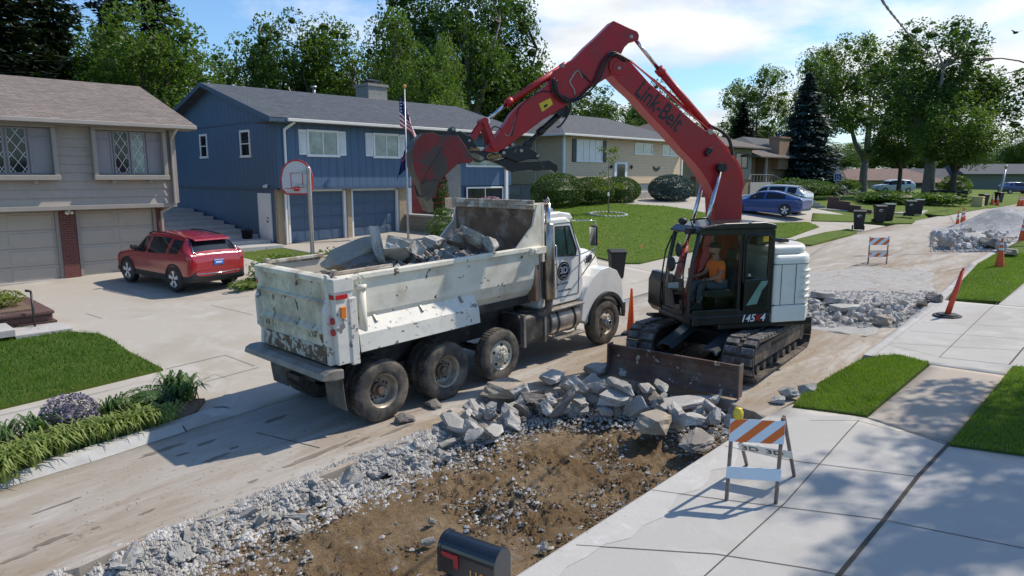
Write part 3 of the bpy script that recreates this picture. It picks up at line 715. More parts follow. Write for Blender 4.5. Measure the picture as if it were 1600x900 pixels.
roof = mb.build('roof', 'shingle_blue', hb, shift=sh)
for x in (x0, x1):
    mb = MB()
    mb.prism([(27.4, 6.46), (yr, 8.42), (40.8, 6.46), (40.8, 6.67), (yr, 8.63), (27.4, 6.67)], (x, 0, 0), (0,1,0), (0,0,1), (1,0,0), -.02, .02)
    mb.build('rake_board', 'blue_trim', hb, shift=sh)
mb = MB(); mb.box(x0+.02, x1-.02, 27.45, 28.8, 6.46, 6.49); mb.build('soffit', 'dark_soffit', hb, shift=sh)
mb = MB(); mb.box(x0+.02, x1-.02, 27.41, 27.44, 6.47, 6.64); mb.build('fascia', 'blue_trim', hb, shift=sh)
gutter(hb, (x0+.75, 27.36, 6.58), (x1, 27.36, 6.56), 'gutter')
m2 = MB(); m2.box(23.6, 24.9, 34.3, 35.6, 8.0, 9.35); m2.box(23.53, 24.97, 34.23, 35.67, 9.35, 9.5); ch = m2.build('chimney', 'brick_grey', roof, shift=sh)
m2 = MB()
for a in (23.85, 24.65):
    for b in (34.6, 35.3): m2.box(a-.02, a+.02, b-.02, b+.02, 9.5, 9.68)
m2.box(23.75, 24.75, 34.5, 35.4, 9.66, 9.7); m2.add([(23.75,34.5,9.7),(24.75,34.5,9.7),(24.75,35.4,9.7),(23.75,35.4,9.7),(24.25,34.95,9.84)], [(0,1,4),(1,2,4),(2,3,4),(3,0,4)]); m2.build('chimney_cap', 'black_metal', ch, shift=sh)
m2 = MB(); m2.box(23.5, 25.0, 34.1, 34.32, 8.3, 8.62); m2.build('flashing', 'galv', ch, shift=sh)
m2 = MB(); m2.cyl((20.3, 34.6, 8.3), (20.3, 34.6, 8.95), .08); m2.cyl((20.3, 34.6, 8.95), (20.3, 34.6, 9.05), .16); m2.build('vent_pipe', 'galv', roof, shift=sh)
for a0, a1, s0, s1 in ((15.95, 17.55, 15.57, 17.93), (19.42, 20.95, 19.0, 21.38)):
    window(hb, 'y', a0, a1, 5.1, 6.27, 28.0, pane='window_curtain', mull=1, fr=.1)
    shutter(hb, s0, a0-.02, 5.17, 6.25, 28.0); shutter(hb, a1+.02, s1, 5.17, 6.25, 28.0)
window(hb, 'x', 35.0, 35.9, 5.12, 6.3, 14.55, mull=0, horiz=1, fr=.1); window(hb, 'x', 30.4, 31.4, 5.08, 6.3, 14.55, mull=0, horiz=1, fr=.1)
# side door
mb = MB(); mb.box(14.52, 14.6, 28.85, 30.0, 1.35, 3.5); d = mb.build('side_door', 'white_trim', hb, .01, 1, sh)
mb = MB(); mb.box(14.50, 14.52, 28.98, 29.88, 1.38, 3.4)
for z0, z1 in ((1.55, 2.2), (2.5, 3.2)): mb.box(14.49, 14.5, 29.1, 29.75, z0, z1)
mb.build('door_panel', 'white_trim', d, .008, 1, sh)
mb = MB(); mb.ball((14.44, 29.0, 2.27), .04); mb.ball((14.46, 29.0, 2.42), .035); mb.build('handle', 'black_metal', d, shift=sh)
mb = MB(); mb.ball((14.42, 28.9, 3.8), .06); mb.ball((14.42, 29.1, 3.8), .06); mb.cyl((14.55, 29.0, 3.88), (14.42, 29.0, 3.84), .04); mb.build('floodlight', 'white_trim', hb, shift=sh)
for a0, a1 in ((15.2, 17.95), (18.45, 21.0)): garage_door(hb, a0, a1, gz-.05, 3.56, 28.55, 'blue_garage', 4, 4)
for a0, a1 in ((14.62, 15.1), (18.12, 18.36), (21.14, 21.62)): mb = MB(); mb.box(a0, a1, 28.35, 28.62, .9, 3.72); mb.build('brick_pillar', 'brick_tan', hb, shift=sh)
mb = MB()
for a in (15.1, 17.98, 18.36, 21.02): mb.box(a, a+.13, 28.42, 28.58, gz-.05, 3.6)
mb.box(15.1, 21.1, 28.5, 28.6, 3.56, 3.72)
mb.build('door_frame', 'white_trim', hb, shift=sh)
downspout(hb, [(15.1, 27.4, 6.5), (14.86, 27.88, 6.2), (14.86, 27.9, 3.7), (14.95, 28.25, 3.4), (14.95, 28.28, 1.3)], 'white_trim', .06)
# entrance recess with pale brick wall, red door, picture window
mb = MB(); mb.box(21.7, 25.6, 28.72, 28.88, 1.2, 5.9); mb.build('brick_wall', 'brick_grey', hb, shift=sh)
mb = MB(); mb.box(22.15, 23.1, 28.6, 28.72, 2.35, 4.45); mb.build('front_door', 'red_door', hb, .01, 1, sh)
mb = MB(); mb.box(21.85, 22.12, 28.6, 28.72, 2.35, 4.45); mb.build('sidelight', 'white_trim', hb, .01, 1, sh)
window(hb, 'y', 26.0, 28.9, 4.75, 5.85, 28.74, pane='window_curtain', mull=1)
window(hb, 'y', 26.0, 28.9, 2.6, 3.65, 28.74, mull=1)
mb = MB(); mb.box(29.0, 29.2, 28.6, 28.74, 1.5, 6.5); mb.build('corner_trim', 'white_trim', hb, shift=sh)

# terrace walls in front of the blue house's entry
mb = MB(); mb.box(21.55, 21.85, 24.6, 28.7, .6, 2.28); mb.box(21.55, 26.2, 24.35, 24.62, .6, 2.28); mb.box(26.0, 26.2, 22.9, 24.4, .6, 1.9); mb.box(26.0, 30.5, 22.75, 22.95, .6, 1.95)
tw = mb.build('retaining_wall', 'block_wall'); tag(tw, 'tan block retaining wall holding the terrace right of the blue garage doors', 'retaining wall')
mb = MB(); mb.box(21.45, 21.95, 24.5, 28.75, 2.28, 2.36); mb.box(21.45, 26.3, 24.25, 24.5, 2.28, 2.36); mb.build('coping', 'stone_pale', tw, .01, 1)
mb = MB(); mb.box(21.86, 30, 24.63, 28.7, 2.0, 2.24); tr = mb.build('terrace', 'stone_pale'); tag(tr, kind='structure')
# porch chair
ch_ = thing('patio_chair', 'brown slatted patio chair on the terrace in front of the red door', 'chair', (22.6, 26.0, 2.245), .3)
mb = MB(); mb.box(-.28, .28, -.25, .25, .4, .44); mb.build('seat', 'wood_grey', ch_, .01, 1)
mb = MB()
for i in range(5): mb.box(-.27+i*.12, -.2+i*.12, .22, .25, .46, .92)
mb.box(-.29, .29, .215, .255, .88, .94); mb.build('backrest', 'wood_grey', ch_, .006, 1)
for a in (-.25, .25):
    for b in (-.22, .22): mb = MB(); mb.box(a-.025, a+.025, b-.025, b+.025, 0, .4); mb.build('leg', 'wood_grey', ch_)
mat('balloon_blue', (.01,.25,.50), .35); mb = MB(); mb.ball((0,0,0), .17, nu=20, nv=12); bl = mb.build('beach_ball', 'balloon_blue'); bl.location = (23.4, 24.4, 2.52); tag(bl, 'bright blue ball lying on the terrace wall', 'ball')

# ------------------------------------------------------------ house 3 : beige vinyl
gz = G(42, 30)
hv = thing('beige_house', 'beige vinyl sided house with dark shutters and grey hip roof behind the round hedges', 'house', (42, 30, gz)); sh = W(hv)
mb = MB(); mb.box(35.9, 50.9, 30, 39, 3.7, 6.95); mb.build('wall', 'siding_beige', hv, shift=sh)
mb = MB(); mb.box(36.0, 50.8, 30.15, 38.9, 1.5, 3.7); mb.build('foundation', 'stone_pale', hv, shift=sh)
mb = frustum_roof(MB(), 35.1, 51.4, 29.3, 39.7, 6.98, 40.4, 46.6, 34.5, 8.85); mb.build('roof', 'shingle_grey', hv, shift=sh)
gutter(hv, (35.0, 29.26, 6.92), (51.5, 29.26, 6.92), 'gutter'); gutter(hv, (35.06, 29.3, 6.92), (35.06, 39.7, 6.92), 'gutter')
mb = MB(); mb.box(35.82, 35.98, 29.94, 30.06, 2.6, 6.9); mb.box(50.82, 50.98, 29.94, 30.06, 3.0, 6.9); mb.build('corner_trim', 'white_trim', hv, shift=sh)
window(hv, 'y', 37.2, 40.1, 5.2, 6.72, 30, pane='louvre', mull=3); 
mb = MB(); mb.box(36.75, 37.15, 29.95, 30, 5.2, 6.72); mb.build('shutter', 'black_metal', hv, shift=sh)
mb = MB(); mb.box(40.15, 40.55, 29.95, 30, 5.2, 6.72); mb.build('shutter', 'black_metal', hv, shift=sh)
window(hv, 'y', 44.1, 46.5, 5.85, 6.72, 30, mull=1, pane='window_curtain'); window(hv, 'y', 47.9, 50.3, 5.8, 6.68, 30, mull=1, pane='window_curtain')
mb = MB(); mb.box(41.5, 43.1, 29.9, 30, 3.1, 5.25); d = mb.build('front_door', 'white_trim', hv, .01, 1, sh)
mb = MB(); mb.box(41.85, 42.75, 29.86, 29.9, 3.2, 5.1); mb.build('pane', 'window_dark', d, shift=sh)
for x in (41.1, 43.6): mb = MB(); mb.ball((x, 29.88, 4.9), .1, sz=1.5); mb.build('wall_lamp', 'black_metal', hv, shift=sh)
mb = MB(); 
for s in (-1, 1): mb.prism([(0,0),(.35,.12),(.5,.4),(.2,.28),(0,.22)], (47.1, 29.93, 4.6), (s,0,0), (0,0,1), (0,1,0), 0, .04)
mb.build('bird_ornament', 'black_metal', hv, shift=sh)
downspout(hv, [(35.1, 32.2, 6.85), (35.75, 32.4, 6.5), (35.8, 32.4, 3.0)], 'gutter'); downspout(hv, [(35.1, 35.2, 6.85), (35.75, 35.4, 6.5), (35.8, 35.4, 3.0)], 'gutter')
mb = MB(); mb.box(35.94, 36, 34, 35.2, 2.9, 3.4); mb.build('vent', 'galv', hv, shift=sh)
# steps and side yard brick planter
mb = MB(); mb.box(40.8, 44.5, 28.4, 29.9, 2.3, 3.1); tag(mb.build('porch', 'stone_pale', None, .01), 'low concrete porch under the front door of the beige house', 'porch')

# ------------------------------------------------------------ house 4 : brown, with chimney
gz = G(60, 32)
h4 = thing('brown_house', 'brown board and brick house with broad eaves right behind the excavator boom', 'house', (62, 32, gz)); sh = W(h4)
mb = MB(); mb.box(55.0, 63.5, 34, 42, 1.2, 6.6); mb.build('wall', 'siding_tan_board', h4, shift=sh)
mb = MB(); mb.box(63.4, 67.8, 32, 40, 3.9, 6.9); mb.build('upper_wall', 'siding_grey_board', h4, shift=sh)
mb = MB(); mb.box(63.5, 67.7, 32.1, 40, 1.2, 3.9); mb.box(59.5, 63.5, 33.5, 36, 1.2, 4.2); mb.box(67.7, 74, 34.5, 40, 1.2, 6.3); mb.build('brick_wall', 'brick_buff', h4, shift=sh)
mb = frustum_roof(MB(), 52, 69.6, 30.8, 42.6, 7.0, 56.5, 61.5, 37, 9.1); r4 = mb.build('roof', 'shingle_dark', h4, shift=sh)
mb = frustum_roof(MB(), 66, 76, 31.6, 41, 6.25, 66.5, 70, 36.5, 7.9); mb.build('side_roof', 'shingle_dark', h4, shift=sh)
mb = MB(); mb.box(60.9, 64.2, 35.6, 36.8, 7.5, 9.0); mb.box(60.8, 64.3, 35.5, 36.9, 9.0, 9.15); mb.build('chimney', 'brick_tan', r4, shift=sh)
window(h4, 'y', 64.3, 66.9, 5.0, 6.5, 32, frame='black_metal', mull=1)
mb = MB(); mb.box(68.2, 69.1, 34.42, 34.5, 3.9, 6.0); mb.build('front_door', 'blue_trim', h4, shift=sh)
mb = MB(); mb.box(67.8, 74, 32.0, 34.5, 1.2, 3.6); mb.box(71.6, 71.8, 32.1, 32.3, 3.6, 6.3); mb.build('porch', 'stone_pale', h4, shift=sh)
mb = MB()
for i in range(8): mb.beam((68+i*.7, 32.05, 3.6), (68+i*.7, 32.05, 4.4), .04, .04)
mb.beam((67.9, 32.05, 4.4), (73, 32.05, 4.4), .05, .05); mb.beam((73, 32.05, 4.4), (75, 30, 3), .05, .05); mb.build('railing', 'galv', h4, shift=sh)

# ------------------------------------------------------------ house 5 : grey roof, buff chimney
h5 = thing('grey_roofed_house', 'brick house with pale grey hip roof and buff chimney behind the big bush', 'house', (86, 34, G(86, 34))); sh = W(h5)
mb = MB(); mb.box(76, 92.5, 34, 44, 1.2, 6.3); mb.build('wall', 'brick_buff', h5, shift=sh)
mb = frustum_roof(MB(), 74, 95.5, 32.6, 45.5, 6.35, 80, 88, 39, 8.9); r5 = mb.build('roof', 'shingle_grey', h5, shift=sh)
mb = MB(); mb.box(77, 79.6, 33.2, 34.4, 5, 8.4); mb.box(76.9, 79.7, 33.1, 34.5, 8.4, 8.6); mb.build('chimney', 'brick_buff', h5, shift=sh)
for a in (83, 87.6): window(h5, 'y', a, a+2.6, 3.6, 5.8, 34, frame='wood_grey', mull=2)
mb = MB()
for a in (91.2, 93.6): mb.box(a, a+.25, 33, 33.25, 1.2, 6.3)
mb.build('post', 'wood_grey', h5, shift=sh)

# ------------------------------------------------------------ far houses
mat('far_yellow', (.42,.36,.20), .8, var=.08)
siding('far_green', (.17,.185,.16), 'h', .2, .1, lap=True)
pf = onG(1380, 303, .3)
h6 = thing('yellow_house', 'low pale yellow house with wide brown roof far down the street behind the tree trunks', 'house', tuple(CP+pray(1372, 300)*118)[:2]+(1.2,), YAW-R_(90)+R_(8))
mb = MB(); mb.box(-5.5, 3, 0, 9, -.6, 2.35); mb.box(3, 14, 2, 9, -.6, 2.2); mb.build('wall', 'far_yellow', h6)
mb = frustum_roof(MB(), -6.5, 5, -1, 10, 2.35, -4, 2, 4.5, 4.3); mb.build('roof', 'shingle_far', h6)
mb = frustum_roof(MB(), 1, 16, -1.5, 10.5, 1.95, 1.5, 15, 5, 4.35); mb.build('garage_roof', 'shingle_far', h6)
for a in (-.8, -4.6): window(h6, 'y', a, a+1.4, .7, 1.8, 0, mull=1)
h7 = thing('green_house', 'grey green house with white three pane window at the far street end', 'house', tuple(CP+pray(1540, 300)*118)[:2]+(1.25,), YAW-R_(90)-R_(6))
mb = MB(); mb.box(-3.6, 12, 0, 10, -.8, 3.35); mb.box(-13, -3.6, 1.2, 10, -.8, 2.2); mb.build('wall', 'far_green', h7)
mb = MB(); mb.box(-12, -4.5, 1.05, 1.2, -.6, 1.0); mb.build('garage_door', 'white_trim', h7)
mb = frustum_roof(MB(), -4.2, 13, -.9, 11, 3.35, -3.8, 12, 5, 5.1); mb.build('roof', 'shingle_grey', h7)
mb = frustum_roof(MB(), -14, -3.5, .5, 11, 2.25, -13, -4, 5, 4.3); mb.build('side_roof', 'shingle_grey', h7)
window(h7, 'y', -1.7, 1.7, 1.35, 2.75, 0, mull=2, fr=.14)
shutter(h7, -2.5, -1.75, 1.35, 2.75, 0); shutter(h7, 1.75, 2.5, 1.35, 2.75, 0)
mb = MB(); mb.box(6, 9, -.12, 0, -.8, 3.2); mb.build('brick_panel', 'brick_buff', h7)
# ================================================================== trees
mat('bark_dark', (.065,.052,.042), .95, var=.4, vs=8, bump=.8, bs=18)
mat('bark_grey', (.20,.175,.15), .95, var=.3, vs=8, bump=.8, bs=18)
leafmat('leaf_mid', (.09,.15,.026), (.15,.215,.04), .45, .35)
leafmat('leaf_dark', (.062,.112,.024), (.10,.16,.032), .42, .35)
leafmat('leaf_light', (.13,.19,.04), (.19,.25,.06), .4, .35)
leafmat('leaf_yellow', (.13,.19,.025), (.18,.23,.035), .4, .35)
leafmat('needle_dark', (.016,.030,.014), (.028,.042,.018), .12, .4)
leafmat('needle_blue', (.05,.09,.088), (.085,.135,.13), .1, .6)
leafmat('needle_night', (.012,.022,.018), (.022,.036,.030), .1, .4)

def leaves(V, F, c, rad, n, size, r, flat=1., shell=.5, asp=.6):
    for _ in range(n):
        while True:
            p = Vector((r.uniform(-1,1), r.uniform(-1,1), r.uniform(-1,1)))
            if .05 < p.length < 1: break
        p = p.normalized()*(p.length**shell); p = Vector((p.x*rad[0], p.y*rad[1], p.z*rad[2]))+c
        s = size*r.uniform(.55, 1.3)
        a = Vector((r.gauss(0,1), r.gauss(0,1), r.gauss(0,.6)*flat)).normalized(); b = a.cross(Vector((r.gauss(0,1), r.gauss(0,1), r.gauss(0,1)))).normalized()
        o = len(V); V += [tuple(p-a*s/2), tuple(p+b*s*asp/2), tuple(p+a*s/2), tuple(p-b*s*asp/2)]; F.append((o, o+1, o+2, o+3))
def core(V, F, c, q, r):
    o = len(V); n = 7
    V.append((c.x, c.y, c.z-q*.6))
    for k, (zz, rr_) in enumerate(((-.35,.75), (.1,.95), (.45,.6))):
        for i in range(n): a = 6.283*i/n+k*.4; u = q*rr_*r.uniform(.75,1.15); V.append((c.x+u*math.cos(a), c.y+u*math.sin(a), c.z+q*zz))
    V.append((c.x, c.y, c.z+q*.65))
    for i in range(n):
        j = (i+1)%n; F.append((o, o+1+j, o+1+i)); F.append((o+1+2*n+i, o+1+2*n+j, o+1+3*n))
        for k in range(2): F.append((o+1+k*n+i, o+1+k*n+j, o+1+(k+1)*n+j, o+1+(k+1)*n+i))
def crown_mesh(name, V, F, m, parent):
    b = MB(); b.v = V; b.f = F; b.sm = [False]*len(F); return b.build(name, m, parent)
def deciduous(seed, m, bark, H=10., lobes=None, clumps=85, nl=150, size=.26, trunk=.28, forks=3, base=.28, gap=1.):
    r = random.Random(seed); t = thing('tree', '', 'tree')
    lobes = lobes or [((0,0,.62), (.33,.33,.34))]
    tips = []
    lv = [(Vector(c), Vector(s)) for c, s in lobes]
    vol = [s.x*s.y*s.z for c, s in lv]
    for i in range(clumps):
        c, s = r.choices(lv, vol)[0]
        while True:
            p = Vector((r.uniform(-1,1), r.uniform(-1,1), r.uniform(-1,1)))
            if .25 < p.length < 1: break
        p = p.normalized()*(p.length**.45)
        tips.append((c + Vector((p.x*s.x, p.y*s.y, p.z*s.z)))*H)
    V = []; F = []
    for p in tips:
        q = r.uniform(.055, .115)*H*gap
        leaves(V, F, p, (q*1.2, q*1.2, q*.85), int(nl*r.uniform(.7, 1.3)), size, r); core(V, F, p, q*.36, r)
    crown_mesh('crown', V, F, m, t)
    mb = MB(); top = Vector((0,0,base*H)); T0 = trunk
    mb.tube([(0,0,-.8), (0,0,.1), (.02*H*r.uniform(-1,1)*.3, 0, base*H*.55), top], [T0*1.5, T0*1.1, T0*.9, T0*.8], 10)
    fk = []
    for k in range(forks):
        a = 6.283*k/forks+r.uniform(-.5,.5); e = top + Vector((math.cos(a)*.12*H, math.sin(a)*.12*H, .22*H*r.uniform(.8,1.2))); e2 = e + Vector((math.cos(a)*.08*H, math.sin(a)*.08*H, .2*H))
        mb.tube([top-Vector((0,0,.1)), top.lerp(e, .5)+Vector((math.cos(a)*.02*H, math.sin(a)*.02*H, 0)), e, e2], [T0*.7, T0*.55, T0*.42, T0*.16], 7); fk += [top, e, e2, top.lerp(e, .6)]
    for p in tips[::2]:
        f = min(fk, key=lambda q: (q-p).length + (3 if q.z > p.z else 0)); m_ = f.lerp(p, .5)+Vector((0,0,.03*H*r.uniform(-.5,1)))
        mb.tube([f, m_, p], [T0*.2, T0*.12, T0*.03], 5, False)
    mb.build('trunk', bark, t)
    return t
def conifer(seed, m, H=14., R=3.2, tiers=26, size=.34, per=26, dens=1., droop=.25, bare=.06, irr=.25):
    r = random.Random(seed); t = thing('tree', '', 'tree'); V = []; F = []; mb = MB()
    mb.tube([(0,0,-.8), (0,0,H*.5), (0,0,H*.98)], [.28*H/14, .16*H/14, .02], 8)
    for k in range(tiers):
        f = k/(tiers-1); z = H*(bare+(1-bare)*f); rad = R*(1-f)**.85*r.uniform(1-irr, 1+irr*.4)+.12; nb = max(5, int(12*(1-f)+5))
        for j in range(nb):
            a = 6.283*(j+r.random())/nb; L = rad*r.uniform(.6, 1.08); tip = Vector((math.cos(a)*L, math.sin(a)*L, z-droop*L+.15*L*r.random()))
            b0 = Vector((0,0,z)); 
            if L > .8: mb.tube([b0, tip], [.03, .008], 4, False)
            n = int(per*dens*(L/R+.25))
            for _ in range(n):
                u = r.random()**.6; p = b0.lerp(tip, u) + Vector((r.gauss(0,.11*L+.05), r.gauss(0,.11*L+.05), r.gauss(-.08,.1)))
                s = size*r.uniform(.5,1.2); d = (tip-b0).normalized(); d = (d+Vector((r.gauss(0,.45), r.gauss(0,.45), r.gauss(-.15,.3)))).normalized(); q = d.cross(Vector((r.gauss(0,.4), r.gauss(0,.4), 1))).normalized()
                o = len(V); V += [tuple(p-d*s*.5), tuple(p+q*s*.2), tuple(p+d*s*.5), tuple(p-q*s*.2)]; F.append((o,o+1,o+2,o+3))
    crown_mesh('crown', V, F, m, t); mb.build('trunk', 'bark_dark', t); return t
def setmat(o, m):
    for c in o.children:
        if c.name.startswith('crown'): c.data = c.data.copy(); c.data.materials.clear(); c.data.materials.append(MATS[m])
RND = [((0,0,.64), (.30,.30,.30)), ((.12,.08,.5), (.24,.24,.16)), ((-.12,-.05,.52), (.22,.24,.17))]
TALL = [((0,0,.72), (.17,.17,.26)), ((.10,.05,.5), (.17,.17,.2)), ((-.12,.0,.45), (.16,.17,.18)), ((.02,-.12,.6), (.14,.14,.14))]
OPEN = [((-.16,.05,.72), (.17,.17,.18)), ((.13,-.05,.8), (.16,.16,.18)), ((.20,.1,.52), (.17,.17,.14)), ((-.2,-.1,.48), (.16,.16,.12)), ((0,0,.58), (.2,.2,.2))]
BIG = [((-.02,0,.80), (.20,.2,.19)), ((-.20,.05,.55), (.19,.2,.17)), ((.14,.06,.66), (.18,.2,.17)), ((.36,-.10,.58), (.13,.13,.11)), ((.42,-.12,.44), (.11,.12,.09)), ((0,-.05,.48), (.24,.24,.13))]
PR = dict(round=deciduous(11, 'leaf_mid', 'bark_dark', lobes=RND, clumps=90, nl=230, size=.20),
          tall=deciduous(12, 'leaf_mid', 'bark_dark', lobes=TALL, clumps=80, nl=220, size=.19),
          open=deciduous(13, 'leaf_light', 'bark_grey', lobes=OPEN, clumps=110, nl=150, size=.17, gap=.8, base=.2, forks=4, trunk=.3),
          big=deciduous(14, 'leaf_mid', 'bark_grey', lobes=BIG, clumps=130, nl=190, size=.17, gap=.85, base=.3, forks=4, trunk=.32),
          spruce=conifer(15, 'needle_blue', 14, 3.4, 34, .55, 75, irr=.12),
          pine=conifer(16, 'needle_dark', 16, 3.6, 28, .55, 60, irr=.5, droop=.1, bare=.15))
used = set()
def tree(kind, px, D, top, wpx, label, m=None, base=None, rot=None, group='trees behind the houses', hbase=10.):
    p = CP + pray(px, 400)*D; z0 = G(p.x, p.y) if base is None else base
    zt = (CP + pray(px, top)*D).z
    o = PR[kind] if kind not in used else copy_tree(PR[kind]); used.add(kind)
    Hn = dict(spruce=14, pine=16).get(kind, 10.*.98); Wn = dict(round=7.2, tall=5.4, open=8.2, big=9.6, spruce=6.6, pine=6.6)[kind]
    sz = (zt-z0)/Hn; sx = wpx/1080*D/Wn
    o.location = (p.x, p.y, z0); o.scale = (sx, sx, sz); o.rotation_euler = (0, 0, rot if rot is not None else rnd.uniform(0, 6.28))
    if m: setmat(o, m)
    tag(o, label, 'tree', group); return o
LT = [('pine', 22, 43, -190, 250, 'black green conifer at the far left rising above the taupe roof', 'needle_dark'),
 ('pine', -60, 40, -160, 240, 'dark conifer cut by the left edge of the photo', 'needle_night'),
 ('pine', 112, 47, -140, 170, 'dark drooping conifer, second from the left edge', 'needle_dark'),
 ('pine', 207, 56, -150, 110, 'tall pine with a bare dark trunk against the sky', 'needle_night'),
 ('pine', 268, 60, -120, 130, 'tall dark pine just left of the open blue sky', 'needle_night'),
 ('round', 252, 46, 12, 190, 'bushy broadleaf tree between the taupe and the blue house', 'leaf_mid'),
 ('round', 150, 50, 40, 200, 'shaded broadleaf tree behind the taupe roof', 'leaf_dark'),
 ('round', 395, 66, 66, 120, 'sunlit small tree beside the utility pole', 'leaf_mid'),
 ('round', 470, 62, 30, 150, 'dark round tree over the left half of the blue roof', 'leaf_dark'),
 ('tall', 530, 60, 42, 120, 'leafy tree second left of the flagpole tip', 'leaf_mid'),
 ('round', 583, 62, 84, 110, 'low yellowish tree above the blue roof vent', 'leaf_light'),
 ('tall', 617, 58, 33, 95, 'upright tree right above the flagpole', 'leaf_mid'),
 ('round', 665, 54, 82, 110, 'bright tree between the flagpole and the chimney', 'leaf_mid'),
 ('tall', 655, 72, -30, 140, 'tall dark tree behind the upright one at the flagpole', 'leaf_dark'),
 ('big', 735, 70, -35, 250, 'largest dark tree towering behind the blue chimney', 'leaf_dark'),
 ('tall', 795, 74, 5, 120, 'tall dark tree just left of the excavator arm', 'leaf_dark'),
 ('tall', 705, 56, 70, 60, 'thin light green tree left of the blue chimney', 'leaf_light'),
 ('round', 700, 50, 148, 70, 'low yellow green bushy tree on the ridge line of the blue roof', 'leaf_yellow'),
 ('round', 905, 84, 128, 115, 'dark tree seen under the excavator arm', 'leaf_dark'),
 ('round', 960, 92, 168, 100, 'low dark tree behind the beige roof', 'leaf_dark'),
 ('round', 1015, 96, 132, 95, 'dark tree inside the angle of boom and cylinder', 'leaf_dark'),
 ('round', 850, 90, 140, 90, 'dark low tree behind the stick of the excavator', 'leaf_dark')]
for kd, px, D, tp, wp, lb, mm in LT: tree(kd, px, D, tp, wp, lb, mm)
RTL = [('open', 1170, 110, 112, 120, 'loose light tree right of the excavator boom', 'leaf_light', 'bark'),
 ('pine', 1150, 105, 165, 90, 'small dark conifer right of the boom', 'needle_night', ''),
 ('spruce', 1246, 84, 122, 130, 'dense blue grey spruce above the brown houses', 'needle_blue', ''),
 ('open', 1262, 100, 78, 130, 'airy pale green tree behind the blue spruce', 'leaf_light', ''),
 ('open', 1340, 98, 60, 165, 'light leaved tree with a dark forked trunk', 'leaf_light', ''),
 ('big', 1440, 76, 50, 265, 'biggest street tree, pale trunk behind the rubbish bins', 'leaf_dark', ''),
 ('round', 1478, 70, 150, 120, 'low dark maple crown right of the pale trunk', 'leaf_mid', ''),
 ('round', 1395, 90, 165, 90, 'dark crown between the two street trunks', 'leaf_dark', '')]
for kd, px, D, tp, wp, lb, mm, _ in RTL: tree(kd, px, D, tp, wp, lb, mm, rot=(-.8 if kd == 'big' else None), group='trees along the right skyline')
for i, (px, D, tp, wp) in enumerate(((1290, 170, 225, 90), (1345, 185, 215, 100), (1400, 180, 222, 90), (1450, 190, 232, 90), (1500, 180, 236, 80), (1545, 200, 228, 80), (1578, 150, 205, 60), (1600, 190, 220, 80), (1640, 170, 200, 120), (1225, 160, 205, 100), (1180, 170, 200, 90), (1120, 160, 195, 80), (1060, 150, 185, 80), (1000, 150, 180, 90))):
    tree('round', px, D, tp, wp, 'distant tree in the hazy row closing the end of the street', 'leaf_mid' if i % 2 else 'leaf_dark', group='distant trees at the street end')
# tree standing right of the frame, its shade falls on the near driveway
o = tree('open', 1900, 12, 200, 600, 'big yard tree beside the near driveway whose shade dapples the slabs', 'leaf_mid', group='yard tree')
o.location = (19.3, -2.9, G(19.3, -2.9)); o.scale = (.86, .86, 1.55); o.rotation_euler = (0, 0, .6)

# thin wood of dark shrubs closing the gap under the crowns behind the houses
def shrub(name, loc, rad, n, size, m, label, cat='bush', group=None, flat=.6, shell=.3, lobes=1, seed=0, asp=.55, flower=None, fn=0):
    r = random.Random(seed+hash(label) % 1 + int(loc[0]*10)); V = []; F = []
    t = thing(name, label, cat, loc, 0, group)
    for k in range(lobes):
        c = Vector((0,0,rad[2]*.85)) if lobes == 1 else Vector((r.uniform(-.5,.5)*rad[0], r.uniform(-.5,.5)*rad[1], rad[2]*r.uniform(.6,.95)))
        q = rad if lobes == 1 else tuple(x*r.uniform(.5,.8) for x in rad)
        leaves(V, F, c, q, n//lobes, size, r, flat, shell, asp); o_ = len(V); core(V, F, Vector((0,0,0)), 1., r); V[o_:] = [(c.x+a*q[0]*.74, c.y+b*q[1]*.74, c.z+d*q[2]*1.0) for a, b, d in V[o_:]]
    crown_mesh('foliage', V, F, m, t)
    mb = MB()
    for k in range(5):
        a = r.uniform(0, 6.28); mb.tube([(0,0,-.1), (math.cos(a)*rad[0]*.3, math.sin(a)*rad[1]*.3, rad[2]*.6), (math.cos(a)*rad[0]*.6, math.sin(a)*rad[1]*.6, rad[2]*1.1)], [.03, .02, .008], 5)
    mb.build('stems', 'bark_dark', t)
    if flower:
        V = []; F = []; r2 = random.Random(seed+5)
        leaves(V, F, Vector((0,0,rad[2]*.95)), (rad[0]*1.02, rad[1]*1.02, rad[2]*1.0), fn, size*.9, r2, 1, .12, 1.)
        crown_mesh('blossom', V, F, flower, t)
    return t
mat('bloom_pink', (.48,.27,.33), .7, var=.3); mat('bloom_red', (.30,.012,.03), .6, var=.3); mat('bloom_lilac', (.24,.20,.28), .7, var=.3); mat('bloom_white', (.7,.7,.62), .7)
leafmat('box_green', (.055,.105,.016), (.095,.15,.022), .2, 1.5)
leafmat('gold_green', (.16,.20,.03), (.22,.26,.05), .35, 1.5)
leafmat('strap_green', (.19,.26,.05), (.33,.38,.13), .35, 2)
leafmat('strap_dark', (.07,.14,.035), (.16,.23,.09), .3, 2)
leafmat('grey_leaf', (.13,.12,.14), (.22,.20,.25), .2, 2)
leafmat('maroon_leaf', (.05,.015,.02), (.09,.03,.04), .2, 2)
def gl(px, py, off=0.): p = onG(px, py, off); return p
def shr(px, py, rx, h, n, size, m, label, **k):
    p = gl(px, py); return shrub(k.pop('name', 'bush'), (p.x, p.y, G(p.x, p.y)+.03), (rx, k.pop('ry', rx), h/1.85), n, size, m, label, **k)
